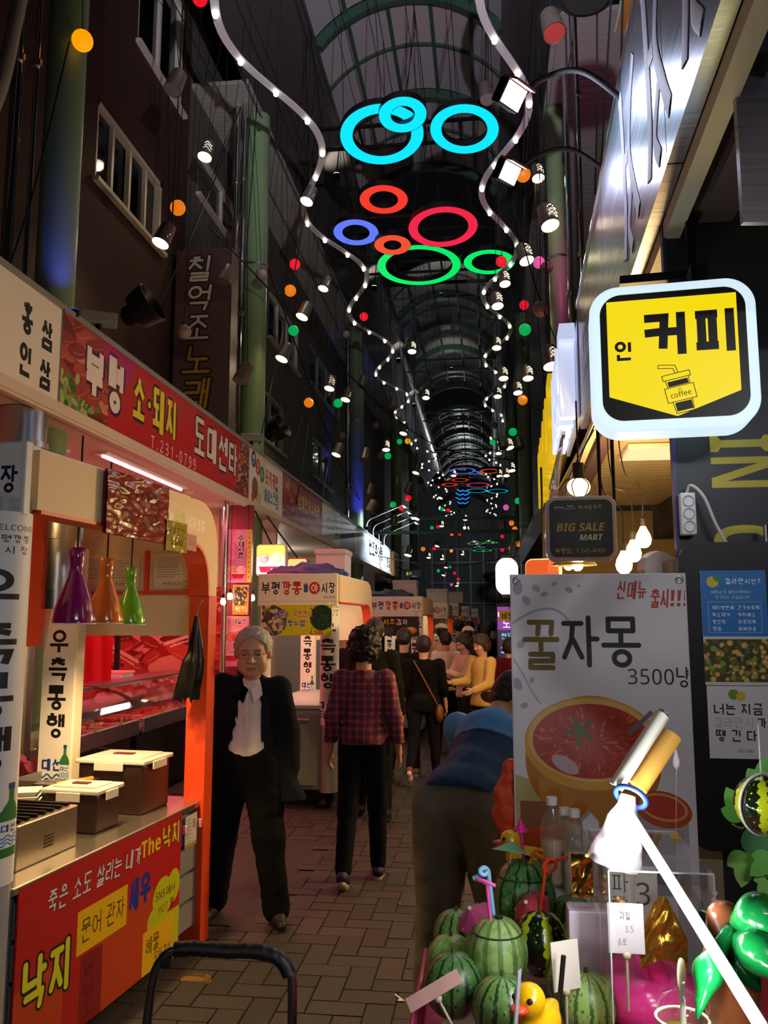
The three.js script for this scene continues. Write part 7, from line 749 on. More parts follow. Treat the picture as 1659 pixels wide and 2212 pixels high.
// the man bending over beside the grapefruit board
{
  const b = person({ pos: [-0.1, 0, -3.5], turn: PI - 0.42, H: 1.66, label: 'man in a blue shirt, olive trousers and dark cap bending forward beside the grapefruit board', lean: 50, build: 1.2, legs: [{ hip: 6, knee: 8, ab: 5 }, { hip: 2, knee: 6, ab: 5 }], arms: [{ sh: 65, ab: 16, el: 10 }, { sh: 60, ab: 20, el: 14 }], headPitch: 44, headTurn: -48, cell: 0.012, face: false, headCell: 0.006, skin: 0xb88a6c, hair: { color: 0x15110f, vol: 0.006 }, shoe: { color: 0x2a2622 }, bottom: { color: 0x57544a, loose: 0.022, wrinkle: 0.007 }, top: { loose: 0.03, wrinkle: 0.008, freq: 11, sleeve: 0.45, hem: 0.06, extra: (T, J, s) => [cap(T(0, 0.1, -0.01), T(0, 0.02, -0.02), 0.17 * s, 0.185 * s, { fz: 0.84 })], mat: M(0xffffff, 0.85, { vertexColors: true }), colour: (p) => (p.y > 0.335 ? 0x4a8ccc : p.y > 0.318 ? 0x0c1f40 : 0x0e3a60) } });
  const { Hd, hb, hq, root } = b, he = [hq.x, hq.y, hq.z, 'YXZ']; part('hat', solid([ell(Hd(0, 0.068, -0.01), [0.096 * hb, 0.07 * hb, 0.112 * hb], { rot: he }), ell(Hd(0, -0.035, 0), [0.14 * hb, 0.085 * hb, 0.15 * hb], { rot: he, sub: true, k: 0.006 }), ell(Hd(0, 0.042, 0.13), [0.07 * hb, 0.008 * hb, 0.07 * hb], { rot: he, k: 0.012 })], 0.006), M(0x232a3a, 0.8), root, 'dark navy cap');
  single('shopping_bag', solid([ell([0, 0.1, 0], [0.05, 0.1, 0.04]), ell([0.01, 0.2, 0], [0.03, 0.06, 0.025])], 0.007, { noise: 0.012, freq: 22 }), M(0xd8481c, 0.6), 'bright orange cloth bag hanging at the edge of the grapefruit board', 'bag', [0.06,0.952,-2.945]);
}
// people farther down the lane
const crowd = [
  [[-1.0, 0, -7.4], PI, 1.68, 'man with short black hair in a dark green jacket behind the plaid woman', { top: { color: 0x14170f, loose: 0.02 }, hair: {}, bottom: { color: 0x111214 } }],
  [[-0.92, 0, -9.3], PI - 0.1, 1.58, 'woman in a long charcoal jacket with dark tied hair', { top: { color: 0x1c1a19, loose: 0.03, hem: -0.15 }, hair: { type: 'bun', color: 0x1a1210 }, bottom: { color: 0x1c1918 }, shoe: { color: 0x55565a, sole: 0x8a8a8a } }],
  [[-0.68, 0, -9.0], PI, 1.5, 'short-haired woman in black with a tan shoulder bag strap', { top: { color: 0x0d0c0d, loose: 0.03, hem: -0.06, sleeve: 0.7 }, hair: { color: 0x1c120e, vol: 0.016 }, bottom: { color: 0x14151d }, bag: { color: 0x7a4424, side: -1 }, legs: [{ hip: 6, knee: 4 }, { hip: -10, knee: 34 }], shoe: { color: 0x8c4640, sole: 0xd8cfc8 }, build: 1.15 }],
  [[-0.55, 0, -11.2], PI + 0.1, 1.52, 'woman in a white knitted top with a low black bun', { top: { color: 0xd8d0c4, loose: 0.03 }, hair: { type: 'bun' }, bottom: { color: 0x0e0e10 } }],
  [[-0.28, 0, -10.4], -1.0, 1.5, 'woman in a pale pink cardigan looking down at her phone', { top: { color: 0xd0a898, loose: 0.02 }, hair: { type: 'bob', color: 0x17100e }, face: true, headPitch: 22, arms: [{ sh: 25, el: 80, ab: 6, inn: 14 }, { sh: 25, el: 85, ab: 6, inn: 14 }], bottom: { color: 0x2a2622 } }],
  [[-0.06, 0, -9.7], -0.95, 1.5, 'older woman with short brown curls and glasses in a pale yellow top', { top: { color: 0xd0a860, loose: 0.03, hem: -0.06 }, hair: { type: 'curly', color: 0x3a2418, vol: 0.016, noise: 0.01, freq: 36 }, face: true, headPitch: 14, arms: [{ sh: 18, el: 70, ab: 8, inn: 12 }, { sh: 12, el: 60, ab: 8, inn: 8 }], bottom: { color: 0x2c2420 }, build: 1.15 }],
  [[0.27, 0, -10.5], PI - 0.3, 1.46, 'person in a dark red coat beside the purple display', { top: { color: 0x5a1018, loose: 0.03, hem: -0.15 }, hair: { type: 'bob', color: 0x160e0c } }],
  [[-0.66, 0, -12.3], PI, 1.62, 'person in a white baseball cap and pink top', { top: { color: 0xd0a8a0 }, cap: 0xe0d8cc, hair: {} }],
  [[-0.28, 0, -12.4], PI, 1.58, 'person in a cream cap and dark olive top', { top: { color: 0x2c2a20 }, cap: 0xd8ccb8, hair: {} }],
  [[-0.5, 0, -14.9], PI, 1.68, 'tall man in a grey shirt with thick black hair', { top: { color: 0x8a8a90, loose: 0.02 }, hair: { vol: 0.02 } }],
  [[-0.02, 0, -13.6], PI, 1.62, 'woman with long black hair in a black top', { top: { color: 0x121214 }, hair: { type: 'long' } }],
  [[-0.12, 0, -15.9], PI, 1.62, 'man in a navy jacket far down the lane', { top: { color: 0x161a28 }, hair: {} }], [[0.3, 0, -16.8], PI, 1.6, 'woman in a brown coat far down the lane', { top: { color: 0x3a2a20 }, hair: { type: 'bob' } }], [[0.22, 0, -14.2], PI, 1.52, 'woman in a maroon top far down the lane', { top: { color: 0x3c1a20 }, hair: { type: 'bob', color: 0x241612 } }], [[-0.35, 0, -17.2], PI, 1.66, 'man in a beige jacket far down the lane', { top: { color: 0x8c7a60 }, hair: {} }], [[0.12, 0, -18.5], PI, 1.64, 'man in a pale blue shirt farthest down the lane', { top: { color: 0x6a7a90 }, hair: {} }],
  [[-2.45, 0, -8.6], 1.1, 1.56, 'young woman with long dark hair serving behind the rice paper cart', { top: { color: 0x1a1618 }, hair: { type: 'long', color: 0x120c0a, vol: 0.01 }, face: true, headPitch: 20, skin: 0xd8a88e }],
  [[-1.75, 0, -10.0], -0.8, 1.6, 'cook in a dark cap behind the rice paper cart', { top: { color: 0x241c1c }, cap: 0x15130f, hair: {}, headPitch: 22 }],
  [[-4.95, 0, -7.4], 0.7, 1.62, 'butcher in a navy jacket standing behind the meat counter', { top: { color: 0x1c2450, loose: 0.02 }, hair: {}, headPitch: 15 }],
];
crowd.forEach(([pos, turn, H, label, o], i) => { const d = -pos[2], w = i % 2 ? 1 : -1; person({ pos, turn, H, label, cell: d < 10 ? 0.017 : 0.021, headCell: o.face ? 0.006 : 0.01, legs: o.legs ?? [{ hip: 9 * w, knee: 8 }, { hip: -9 * w, knee: 12 }], arms: o.arms ?? [{ sh: -6 * w, el: 18, ab: 9 }, { sh: 6 * w, el: 18, ab: 9 }], ...o }); });

// ---------- grapefruit drink board ----------
{
  const w = 0.583, y0 = 0.42, y1 = 1.84, h = y1 - y0, o = thing('drink_board', 'white upright board with a large grapefruit drink picture', 'board', [0.372, 0, -2.9], -0.03);
  part('panel', B(w, h, 0.02, 0, y0 + h / 2, 0, 0.003), M(0xd8d5d6, 0.5), o); part('leg', B(0.03, y0 + 0.02, 0.03, -w / 2 + 0.05, y0 / 2, -0.03), mats.steel, o); part('leg', B(0.03, y0 + 0.02, 0.03, w / 2 - 0.05, y0 / 2, -0.03), mats.steel, o);
  for (const x of [-1, 1]) part('grommet', mv(new THREE.TorusGeometry(0.01, 0.004, 8, 20), x * (w / 2 - 0.022), y1 - 0.022, 0.012), mats.steel, o);
  part('print', plane(w - 0.012, h - 0.01, 0, y0 + h / 2, 0.0108), printed(tex(832, 2000, (c, W, H) => {
    c.fillStyle = '#dcd9da'; c.fillRect(0, 0, W, H); c.fillStyle = '#b9b472'; c.globalAlpha = 1; c.beginPath(); c.moveTo(0, 940); c.quadraticCurveTo(250, 1010, 200, 1230); c.quadraticCurveTo(400, 1300, 520, H); c.lineTo(0, H); c.fill();
    c.strokeStyle = '#aaa6ae'; c.fillStyle = '#aaa6ae'; c.lineWidth = 10; c.beginPath(); c.moveTo(0, 230); c.bezierCurveTo(160, 120, 260, 140, 300, 280); c.stroke(); c.lineWidth = 7; c.beginPath(); c.moveTo(0, 400); c.bezierCurveTo(60, 480, 80, 560, 130, 610); c.stroke(); for (const [x, y, r] of [[30, 60, 34], [70, 120, 26], [120, 60, 22], [160, 90, 18], [210, 40, 14], [280, 70, 20], [330, 50, 9], [40, 330, 24], [20, 520, 30], [90, 500, 16], [50, 620, 20]]) { c.beginPath(); c.ellipse(x, y, r, r * 0.7, x, 0, 7); c.fill(); }
    han(c, '신메뉴', 510, 72, 92, '#b8402e', { wt: 0.09, wx: 0.48, cap: 'round', slant: 0.15 }); han(c, '출시!!!', 670, 112, 96, '#b8402e', { wt: 0.09, wx: 0.46, cap: 'round', slant: 0.1, lat: 1.1, gap: 0.0 });
    han(c, '꿀', 45, 330, 250, '#6e5f24', { wt: 0.1, wx: 0.74, cap: 'round' }); han(c, '자몽', 225, 315, 250, '#221f20', { wt: 0.095, wx: 0.78, cap: 'round', gap: 0.02 }); han(c, '3500냥', 545, 480, 98, '#2a2730', { wt: 0.085, wx: 0.72, cap: 'round', font: 'normal' });
    c.fillStyle = '#9aa0a8'; c.beginPath(); c.ellipse(390, 1130, 240, 110, 0, 0, 7); c.fill(); c.fillStyle = '#c9c6c8'; c.beginPath(); c.ellipse(390, 1160, 150, 60, 0, 0, 7); c.fill();
    c.fillStyle = '#b8761c'; c.beginPath(); c.ellipse(370, 870, 320, 300, 0, 0, 7); c.fill(); c.fillStyle = '#d69a34'; c.beginPath(); c.ellipse(365, 790, 318, 215, 0, 0, 7); c.fill(); c.fillStyle = '#e0b45c'; c.beginPath(); c.ellipse(365, 775, 300, 190, 0, 0, 7); c.fill(); c.fillStyle = '#b23318'; c.beginPath(); c.ellipse(365, 780, 278, 172, 0, 0, 7); c.fill(); const r = rng(41); for (let i = 0; i < 260; i++) { const a = r() * 7, k = Math.sqrt(r()); c.fillStyle = ['#a02c14', '#c2482a', '#98260f', '#cf6a44'][Math.floor(r() * 4)]; c.beginPath(); c.ellipse(365 + Math.cos(a) * k * 262, 780 + Math.sin(a) * k * 158, 4 + r() * 20, 2 + r() * 6, a, 0, 7); c.fill(); }
    c.fillStyle = '#4a6a24'; for (let i = 0; i < 5; i++) { c.save(); c.translate(315, 735); c.rotate(i * 1.26 + 0.5); c.beginPath(); c.ellipse(34, 0, 38, 12, 0, 0, 7); c.fill(); c.restore(); } c.fillStyle = '#c9b0b4'; c.beginPath(); c.ellipse(240, 890, 70, 34, 0.5, 0, 7); c.fill(); c.strokeStyle = '#6a6c74'; c.lineWidth = 20; c.beginPath(); c.moveTo(540, 745); c.lineTo(655, 640); c.stroke();
    c.fillStyle = '#a8a3a4'; c.fillRect(560, 1130, 240, 330); c.fillStyle = '#b8502c'; c.beginPath(); c.ellipse(690, 1080, 130, 80, 0.2, 0, 7); c.fill(); c.fillStyle = '#d9a05a'; c.beginPath(); c.ellipse(690, 1070, 112, 60, 0.2, 0, 7); c.fill(); c.fillStyle = '#c0462c'; c.beginPath(); c.ellipse(690, 1070, 98, 50, 0.2, 0, 7); c.fill(); c.fillStyle = '#5a4038'; c.fillRect(580, 1190, 190, 90); c.fillStyle = '#7a7e84'; c.fillRect(575, 1290, 200, 120);
    c.fillStyle = '#8c5a3c'; c.fillRect(20, 1060, 180, 130); c.fillStyle = '#c24c22'; c.beginPath(); c.moveTo(10, 1190); c.lineTo(220, 1160); c.lineTo(270, 1230); c.quadraticCurveTo(180, 1400, 30, 1330); c.fill(); c.fillStyle = '#b9b4bc'; c.beginPath(); c.moveTo(255, 1210); c.lineTo(360, 1340); c.lineTo(200, 1420); c.fill();
  }), 0.35), o);
  const p = [0.656,1.747,-3]; struct('cupboard_side', B(0.12, 1.9, 0.4, p[0] + 0.06, 0.95, -3.24), M(0x8c8266, 0.6), 'beige cupboard side showing between the drink board and the coffee pillar');
}
// ---------- fruit drink stand ----------
const topY = 0.6;
{
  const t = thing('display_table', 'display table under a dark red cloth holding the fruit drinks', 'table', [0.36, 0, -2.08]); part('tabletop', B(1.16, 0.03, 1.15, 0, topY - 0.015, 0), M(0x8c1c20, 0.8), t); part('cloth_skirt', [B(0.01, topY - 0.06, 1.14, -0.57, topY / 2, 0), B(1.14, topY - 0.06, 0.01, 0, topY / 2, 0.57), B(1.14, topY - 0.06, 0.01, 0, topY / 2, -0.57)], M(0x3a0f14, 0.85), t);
  for (const [x, z] of [[-0.52, -0.52], [0.52, -0.52], [-0.52, 0.52], [0.52, 0.52]]) part('leg', B(0.04, topY - 0.03, 0.04, x, (topY - 0.03) / 2, z), mats.steel, t);
  const rs = thing('display_riser', 'dark raised shelf with a red cloth top under the acrylic case', 'shelf', [0.55, topY, -1.98]); part('body', B(0.62, 0.17, 0.72, 0, 0.085, 0, 0.004), M(0x201016, 0.6), rs); part('cloth_top', B(0.64, 0.012, 0.74, 0, 0.176, 0, 0.004), M(0x9c1c22, 0.75), rs);
  const rn = thing('display_steps', 'stepped white plastic stand under the watermelons', 'stand', [0.08, topY, -2.35]); part('step', B(0.42, 0.06, 0.26, 0, 0.03, 0.06), mats.white, rn); part('step', B(0.42, 0.12, 0.2, 0.02, 0.06, -0.14), mats.white, rn);
}
const melonTex = (base, dark, pale, seed, zig = 0) => tex(512, 256, (c, w, h) => { const r = rng(seed); c.fillStyle = base; c.fillRect(0, 0, w, h); grain(c, w, h, 900, [pale, base, dark], 1, 4, r); for (let i = 0; i < 12; i++) { const x0 = (i + 0.5) * w / 12; c.strokeStyle = zig ? pale : dark; c.lineJoin = 'round'; for (let k = 0; k < (zig ? 1 : 3); k++) { c.lineWidth = zig ? 20 : 2 + r() * 7; c.beginPath(); for (let y = 0; y <= h; y += zig ? 10 : 5) { const x = x0 + (zig ? 11 * Math.sin(y * 0.26 + i) : (r() - 0.5) * 9); y ? c.lineTo(x, y) : c.moveTo(x, y); } if (!zig || i % 2 === 0) c.stroke(); } } });
const mtex = [melonTex('#75a052', '#2c4a24', '#a2c06e', 1), melonTex('#9cba62', '#4c7232', '#bcd284', 2), melonTex('#507c40', '#1e3c20', '#76a058', 3), melonTex('#92b45a', '#6c9846', '#accb74', 4)], zigT = melonTex('#13200e', '#0c160a', '#b4c41c', 5, 1);
const melonG = (() => { const g = new THREE.SphereGeometry(1, 40, 28), p = g.attributes.position; for (let i = 0; i < p.count; i++) { const y = p.getY(i), f = 1 - 0.05 * Math.max(0, Math.abs(y) - 0.85) / 0.15; p.setXYZ(i, p.getX(i), y * f * 1.04, p.getZ(i)); } g.computeVertexNormals(); return g; })();
const mmat = mtex.map((t) => M(0xffffff, 0.32, { map: t })), zigM = M(0xffffff, 0.2, { map: zigT }), plainM = M(0xffffff, 0.4, { map: tex(256, 128, (c, w, h) => { c.fillStyle = '#86aa58'; c.fillRect(0, 0, w, h); grain(c, w, h, 500, ['#96b864', '#7a9c4e', '#a2be70'], 2, 10); for (let i = 0; i < 12; i++) { c.fillStyle = 'rgba(58,90,40,.5)'; c.fillRect(i * 21 + 4, 0, 7, h); } }) });
function melon(p, r, m, lab, o = {}) {
  const g = thing('watermelon', lab, 'watermelon', p, R() * 3); part('rind', melonG.clone().scale(r * (o.sx ?? 1), r * (o.sy ?? 1), r * (o.sx ?? 1)), m, g);
  if (o.lid) { part('cut_line', mv(new THREE.TorusGeometry(r * 0.83, 0.0022, 6, 40), 0, r * 0.6 * (o.sy ?? 1), 0, PI / 2), M(0x2a3a1c, 0.7), g); part('straw_hole', C(0.01, 0.01, 0.006, 0.0, r * 1.035 * (o.sy ?? 1), 0.01, 14), mats.black, g); } else part('stem', C(0.003, 0.006, 0.014, 0, r * 1.04 * (o.sy ?? 1), 0, 8), M(0x4a4a24, 0.8), g); return g;
}
melon([-0.093,0.818,-2.12], 0.072, mmat[2], 'dark striped small watermelon at the front of the pile near the lane'); melon([0.022,0.813,-2.02], 0.07, mmat[0], 'striped small watermelon in the front row behind the yellow duck'); melon([0.21,0.824,-2.04], 0.068, mmat[1], 'bright striped small watermelon at the front beside the white price card'); melon([0.199,0.815,-2.18], 0.07, mmat[1], 'light green striped watermelon behind the price card'); melon([-0.106,0.813,-2.27], 0.064, mmat[3], 'plain light green small watermelon on the lane side'); melon([-0.097,0.826,-2.42], 0.064, mmat[0], 'striped small watermelon with a pink paper parasol'); melon([0.222,0.841,-2.32], 0.064, mmat[0], 'striped watermelon between the light green one and the white riser'); melon([0.221,0.856,-2.47], 0.068, mmat[2], 'dark striped watermelon at the back beside the bottles');
melon([0.013,0.881,-2.16], 0.073, plainM, 'pale green cut watermelon cup with a lid line and two straws', { lid: true, sy: 1.12 }); melon([0.122,0.864,-2.28], 0.071, zigM, 'black-green watermelon with vivid yellow zigzag stripes', { sy: 1.12 }); melon([0.091,0.918,-2.46], 0.092, mmat[2], 'large dark watermelon cup on top of the pile with an orange straw', { lid: true, sy: 1.1, sx: 0.95 }); melon([-0.022,0.83,-2.5], 0.05, mmat[3], 'small watermelon half hidden behind the pale green cup');
// pink woven tray round the pile
{ const g = thing('pink_basket', 'bright pink woven plastic basket holding the watermelons', 'basket', [0.07, topY, -2.28]); const m = M(0xd02a78, 0.4), loops = (x0, z0, x1, z1, n) => { const a = []; for (let i = 0; i < n; i++) { const t = (i + 0.5) / n, x = x0 + (x1 - x0) * t, z = z0 + (z1 - z0) * t, ux = (x1 - x0) / n * 0.62, uz = (z1 - z0) / n * 0.62; for (const yy of [0.045, 0.095]) a.push(tube([[x - ux, yy, z - uz], [x, yy + 0.04, z], [x + ux, yy, z + uz], [x, yy - 0.04, z]], 0.006, 20, 6, true)); } return a; };
  part('wall', loops(-0.26, 0.33, -0.26, -0.26, 9), m, g); part('wall', loops(-0.26, 0.33, 0.24, 0.33, 8), m, g); part('wall', loops(0.24, 0.33, 0.24, -0.26, 9), m, g); part('rim', [bar([-0.26, 0.135, 0.33], [-0.26, 0.135, -0.26], 0.008), bar([-0.26, 0.135, 0.33], [0.24, 0.135, 0.33], 0.008), bar([0.24, 0.135, 0.33], [0.24, 0.135, -0.26], 0.008)], m, g); part('floor', B(0.5, 0.006, 0.59, -0.01, 0.005, 0.035), m, g); }
// straws, parasols, ducks, cards
function straw(pts, k, lab, r = 0.0045) { single('drinking_straw', tube(pts, r, 60, 8), M(k, 0.3), lab, 'straw'); }
straw([[-0.002,0.946,-2.15], [-0.01,1.03,-2.15], [-0.016,1.047,-2.14], [-0.035,1.056,-2.13], [-0.017,1.057,-2.12], [0.01,1.046,-2.12]], 0xe85aa8, 'pink straw with a bent top in the pale green watermelon cup'); straw([[0.006,0.942,-2.17], [-0.005,1.046,-2.17], [-0.008,1.067,-2.17], [-0.018,1.076,-2.16], [-0.028,1.07,-2.15], [-0.018,1.062,-2.15], [-0.008,1.068,-2.16], [-0.044,1.049,-2.16]], 0x7cb0cc, 'pale blue straw with a looped top in the pale green watermelon cup', 0.006); straw([[0.095,0.991,-2.44], [0.112,1.025,-2.44], [0.122,1.05,-2.43], [0.139,1.055,-2.42], [0.147,1.038,-2.43], [0.127,1.03,-2.44], [0.117,1.042,-2.44], [0.149,1.031,-2.42]], 0xe88a1c, 'yellow-orange straw with a knotted loop in the large dark watermelon'); straw([[0.125,0.941,-2.28], [0.137,1.03,-2.28], [0.134,1.053,-2.27], [0.148,1.075,-2.26], [0.166,1.068,-2.26], [0.16,1.045,-2.27], [0.139,1.041,-2.28], [0.154,1.062,-2.28], [0.194,1.081,-2.26]], 0xe2481c, 'red-orange straw with a knotted loop in the zigzag striped watermelon'); straw([[0.092,1.011,-2.46], [0.086,1.088,-2.46], [0.082,1.119,-2.46]], 0xd0287c, 'magenta straw with a disc on its upper end', 0.005);
single('straw_ornament', [new THREE.ConeGeometry(0.016, 0.03, 16).translate(0, 0.012, 0), C(0.02, 0.02, 0.006, 0, -0.006, 0, 16)], M(0xd0287c, 0.35), 'magenta cone ornament on top of the magenta straw', 'ornament', [0.084,1.106,-2.45]);
function parasol(p, k, tx, tz, lab) { const o = thing('paper_parasol', lab, 'parasol', p); const q = new THREE.Group(); const g = new THREE.ConeGeometry(0.055, 0.03, 8, 1, true).toNonIndexed(); g.computeVertexNormals(); const m = part('canopy', g.rotateX(tx).rotateZ(tz), M(k, 0.7, { side: THREE.DoubleSide, transmission: 0.25, thickness: 0 }), o); part('stick', C(0.0016, 0.0016, 0.11, 0, -0.04, 0, 6).rotateX(tx).rotateZ(tz), M(0xc8a878, 0.7), o); part('tip', S(0.0055, 0, 0.016, 0).rotateX(tx).rotateZ(tz), M(0xe0d6c8, 0.6), o); part('rib', [0, 1, 2, 3, 4].map((i) => bar([0, -0.002, 0], [0.053 * Math.cos(i * 1.257), -0.0125, 0.053 * Math.sin(i * 1.257)], 0.0009, 4)).map((b) => b.rotateX(tx).rotateZ(tz)), M(0xd8c0a0, 0.7), o); }
parasol([-0.052,0.903,-2.36], 0xd8508c, 0.3, 0.5, 'small pink paper parasol pick on the striped watermelon'); parasol([0.096,0.946,-2.3], 0xd03a48, 0.5, 0.6, 'small red paper parasol pick leaning on the zigzag watermelon'); parasol([0.058,1.052,-2.46], 0x7cc08c, -0.25, -0.12, 'small green paper parasol pick above the large dark watermelon');
function duck(p, s, turn, lab) { const o = thing('toy_duck', lab, 'toy', p, turn); o.scale.setScalar(s); part('body', solid([ell([0, 0, -0.02], [0.035, 0.03, 0.045]), ell([0, 0.045, 0.012], [0.028, 0.028, 0.028]), ell([0, 0.012, -0.06], [0.012, 0.012, 0.02])], 0.005, { k: 0.015 }), M(0xf0b80c, 0.25), o); part('beak', solid([ell([0, 0.04, 0.042], [0.016, 0.008, 0.02])], 0.003), M(0xe0481c, 0.35), o); for (const x of [-1, 1]) part('eye', S(0.005, x * 0.015, 0.053, 0.034), mats.black, o); }
duck([0.071,0.98,-2.62], 1.1, -1.3, 'yellow toy duck with a red-orange beak behind the large dark watermelon'); duck([0.082,0.852,-1.86], 1.2, -0.6, 'yellow toy duck with an orange beak at the front edge of the stand');
function card(p, w, h, turn, tilt, k, lab, draw, rz = 0) { const o = thing('price_card', lab, 'card', p, turn); o.rotation.z = rz; const m = part('card', mv(B(w, h, 0.0025), 0, 0, 0, tilt), M(k, 0.5), o); if (draw) { const q = part('print', mv(plane(w * 0.96, h * 0.96, 0, 0, 0.0018), 0, 0, 0, tilt), printed(tex(128, 128, draw), 0.5), o); } part('clip', [S(0.009, 0, -h / 2 - 0.004, 0), C(0.003, 0.003, 0.11, 0, -h / 2 - 0.06, 0, 8)], M(0xc8c098, 0.5), o); }
card([-0.129,0.872,-1.95], 0.13, 0.03, 0.15, -0.6, 0xd8a898, 'pinkish price card on a clip over the front watermelon', null, 0.5); card([0.16,0.927,-1.98], 0.07, 0.1, 0.5, -0.1, 0xd8d2c0, 'white price card on a stand between the front watermelons'); single('marker_pen', mv(C(0.0055, 0.0055, 0.125, 0, 0, 0, 12), 0, 0, 0, 0, 0, -0.12), M(0x15141c, 0.4), 'black marker clipped in front of the white price card', 'pen', [0.145,0.903,-1.93]); card([0.047,0.946,-1.75], 0.02, 0.11, 1.2, 0.1, 0x9a9aa4, 'narrow grey price card seen edge-on in front of the toy duck');
card([0.284,1.03,-1.92], 0.075, 0.1, 0.0, -0.05, 0xd6d0cc, 'white menu card with handwriting in front of the pink float', (c, w, h) => { c.fillStyle = '#d6d0cc'; c.fillRect(0, 0, w, h); han(c, '과일', 40, 30, 22, '#55506a', { wt: 0.08 }); txt(c, '3.5', 76, 66, 24, '#7a7488', 'normal'); han(c, '음료', 30, 100, 18, '#6a6478', { wt: 0.08 }); });
// bottles, carton
const pet = M(0xf2eee4, 0.06, { transmission: 0.9, thickness: 0, ior: 1.4 });
function bottle(p, s, lab) { const o = thing('plastic_bottle', lab, 'bottle', p); o.scale.setScalar(s); part('shell', lathe([[0.0, 0.0], [0.036, 0.0], [0.039, 0.01], [0.037, 0.05], [0.039, 0.07], [0.037, 0.11], [0.039, 0.14], [0.03, 0.18], [0.014, 0.21], [0.013, 0.225]], 28), pet, o); part('drink', lathe([[0, 0.004], [0.034, 0.004], [0.036, 0.12], [0, 0.12]], 24), M(0xd8cdb4, 0.2), o); part('cap', C(0.0165, 0.0165, 0.022, 0, 0.232, 0, 24), mats.white, o); }
bottle([0.184,0.914,-2.62], 1.0, 'clear drink bottle with a white cap, the tallest of the three'); bottle([0.224,0.881,-2.66], 0.98, 'clear drink bottle with a white cap behind the front one'); bottle([0.246,0.896,-2.58], 0.97, 'clear drink bottle with a white cap nearest the carton');
{ const o = thing('bottle_rack', 'white raised shelf the drink bottles stand on', 'shelf', [0.22, topY, -2.61]); const y = [0.202,0.898,-2.62][1]; part('board', B(0.24, 0.012, 0.16, 0, y - topY - 0.006, 0), mats.white, o); for (const q of [-0.1, 0.1]) part('leg', B(0.02, y - topY, 0.14, q, (y - topY) / 2 - 0.006, 0), mats.white, o); }
single('drink_carton', [B(0.05, 0.1, 0.05, 0, 0.05, 0, 0.002), ext(shape([[-0.025, 0.1], [0.025, 0.1], [0, 0.125]]), 0.05).translate(0, 0, -0.025)], M(0xc8c4cc, 0.5), 'pale paper drink carton with a folded top behind the bottles', 'carton', [0.3,0.98,-2.68]);
{ const o = thing('carton_shelf', 'slim grey stand under the paper carton', 'stand', [0.3,0.98,-2.68]); const y = o.position.y; o.position.y = topY; part('post', B(0.03, y - topY, 0.03, 0, (y - topY) / 2, 0), mats.grey, o); part('plate', B(0.07, 0.006, 0.07, 0, y - topY - 0.003, 0), mats.grey, o); }
// white riser column and clear wedge cup
{ const a = [0.216,0.922,-2.12], o = thing('white_pedestal', 'white square pedestal in front of the bottles', 'pedestal', [a[0], topY, a[2]]); const h = [0.219,1.007,-2.12][1] - topY; part('block', B(0.075, h, 0.07, 0, h / 2, 0, 0.004), M(0xcfc4cc, 0.4), o); const q = thing('clear_cup', 'clear tapered plastic cup holding gold foil on the white pedestal', 'cup', [a[0], topY + h, a[2]]); part('shell', lathe([[0, 0.001], [0.028, 0.001], [0.034, 0.13]], 24), M(0xffffff, 0.04, { transmission: 1, thickness: 0 }), q); const fg = new THREE.PlaneGeometry(0.05, 0.1, 8, 12), fp = fg.attributes.position; for (let i = 0; i < fp.count; i++) fp.setZ(i, 0.008 * noise.noise(fp.getX(i) * 70, fp.getY(i) * 60, 3)); fg.computeVertexNormals(); part('foil', fg.translate(0, 0.07, 0), M(0xc8a040, 0.15, { metalness: 1, side: THREE.DoubleSide }), q); }
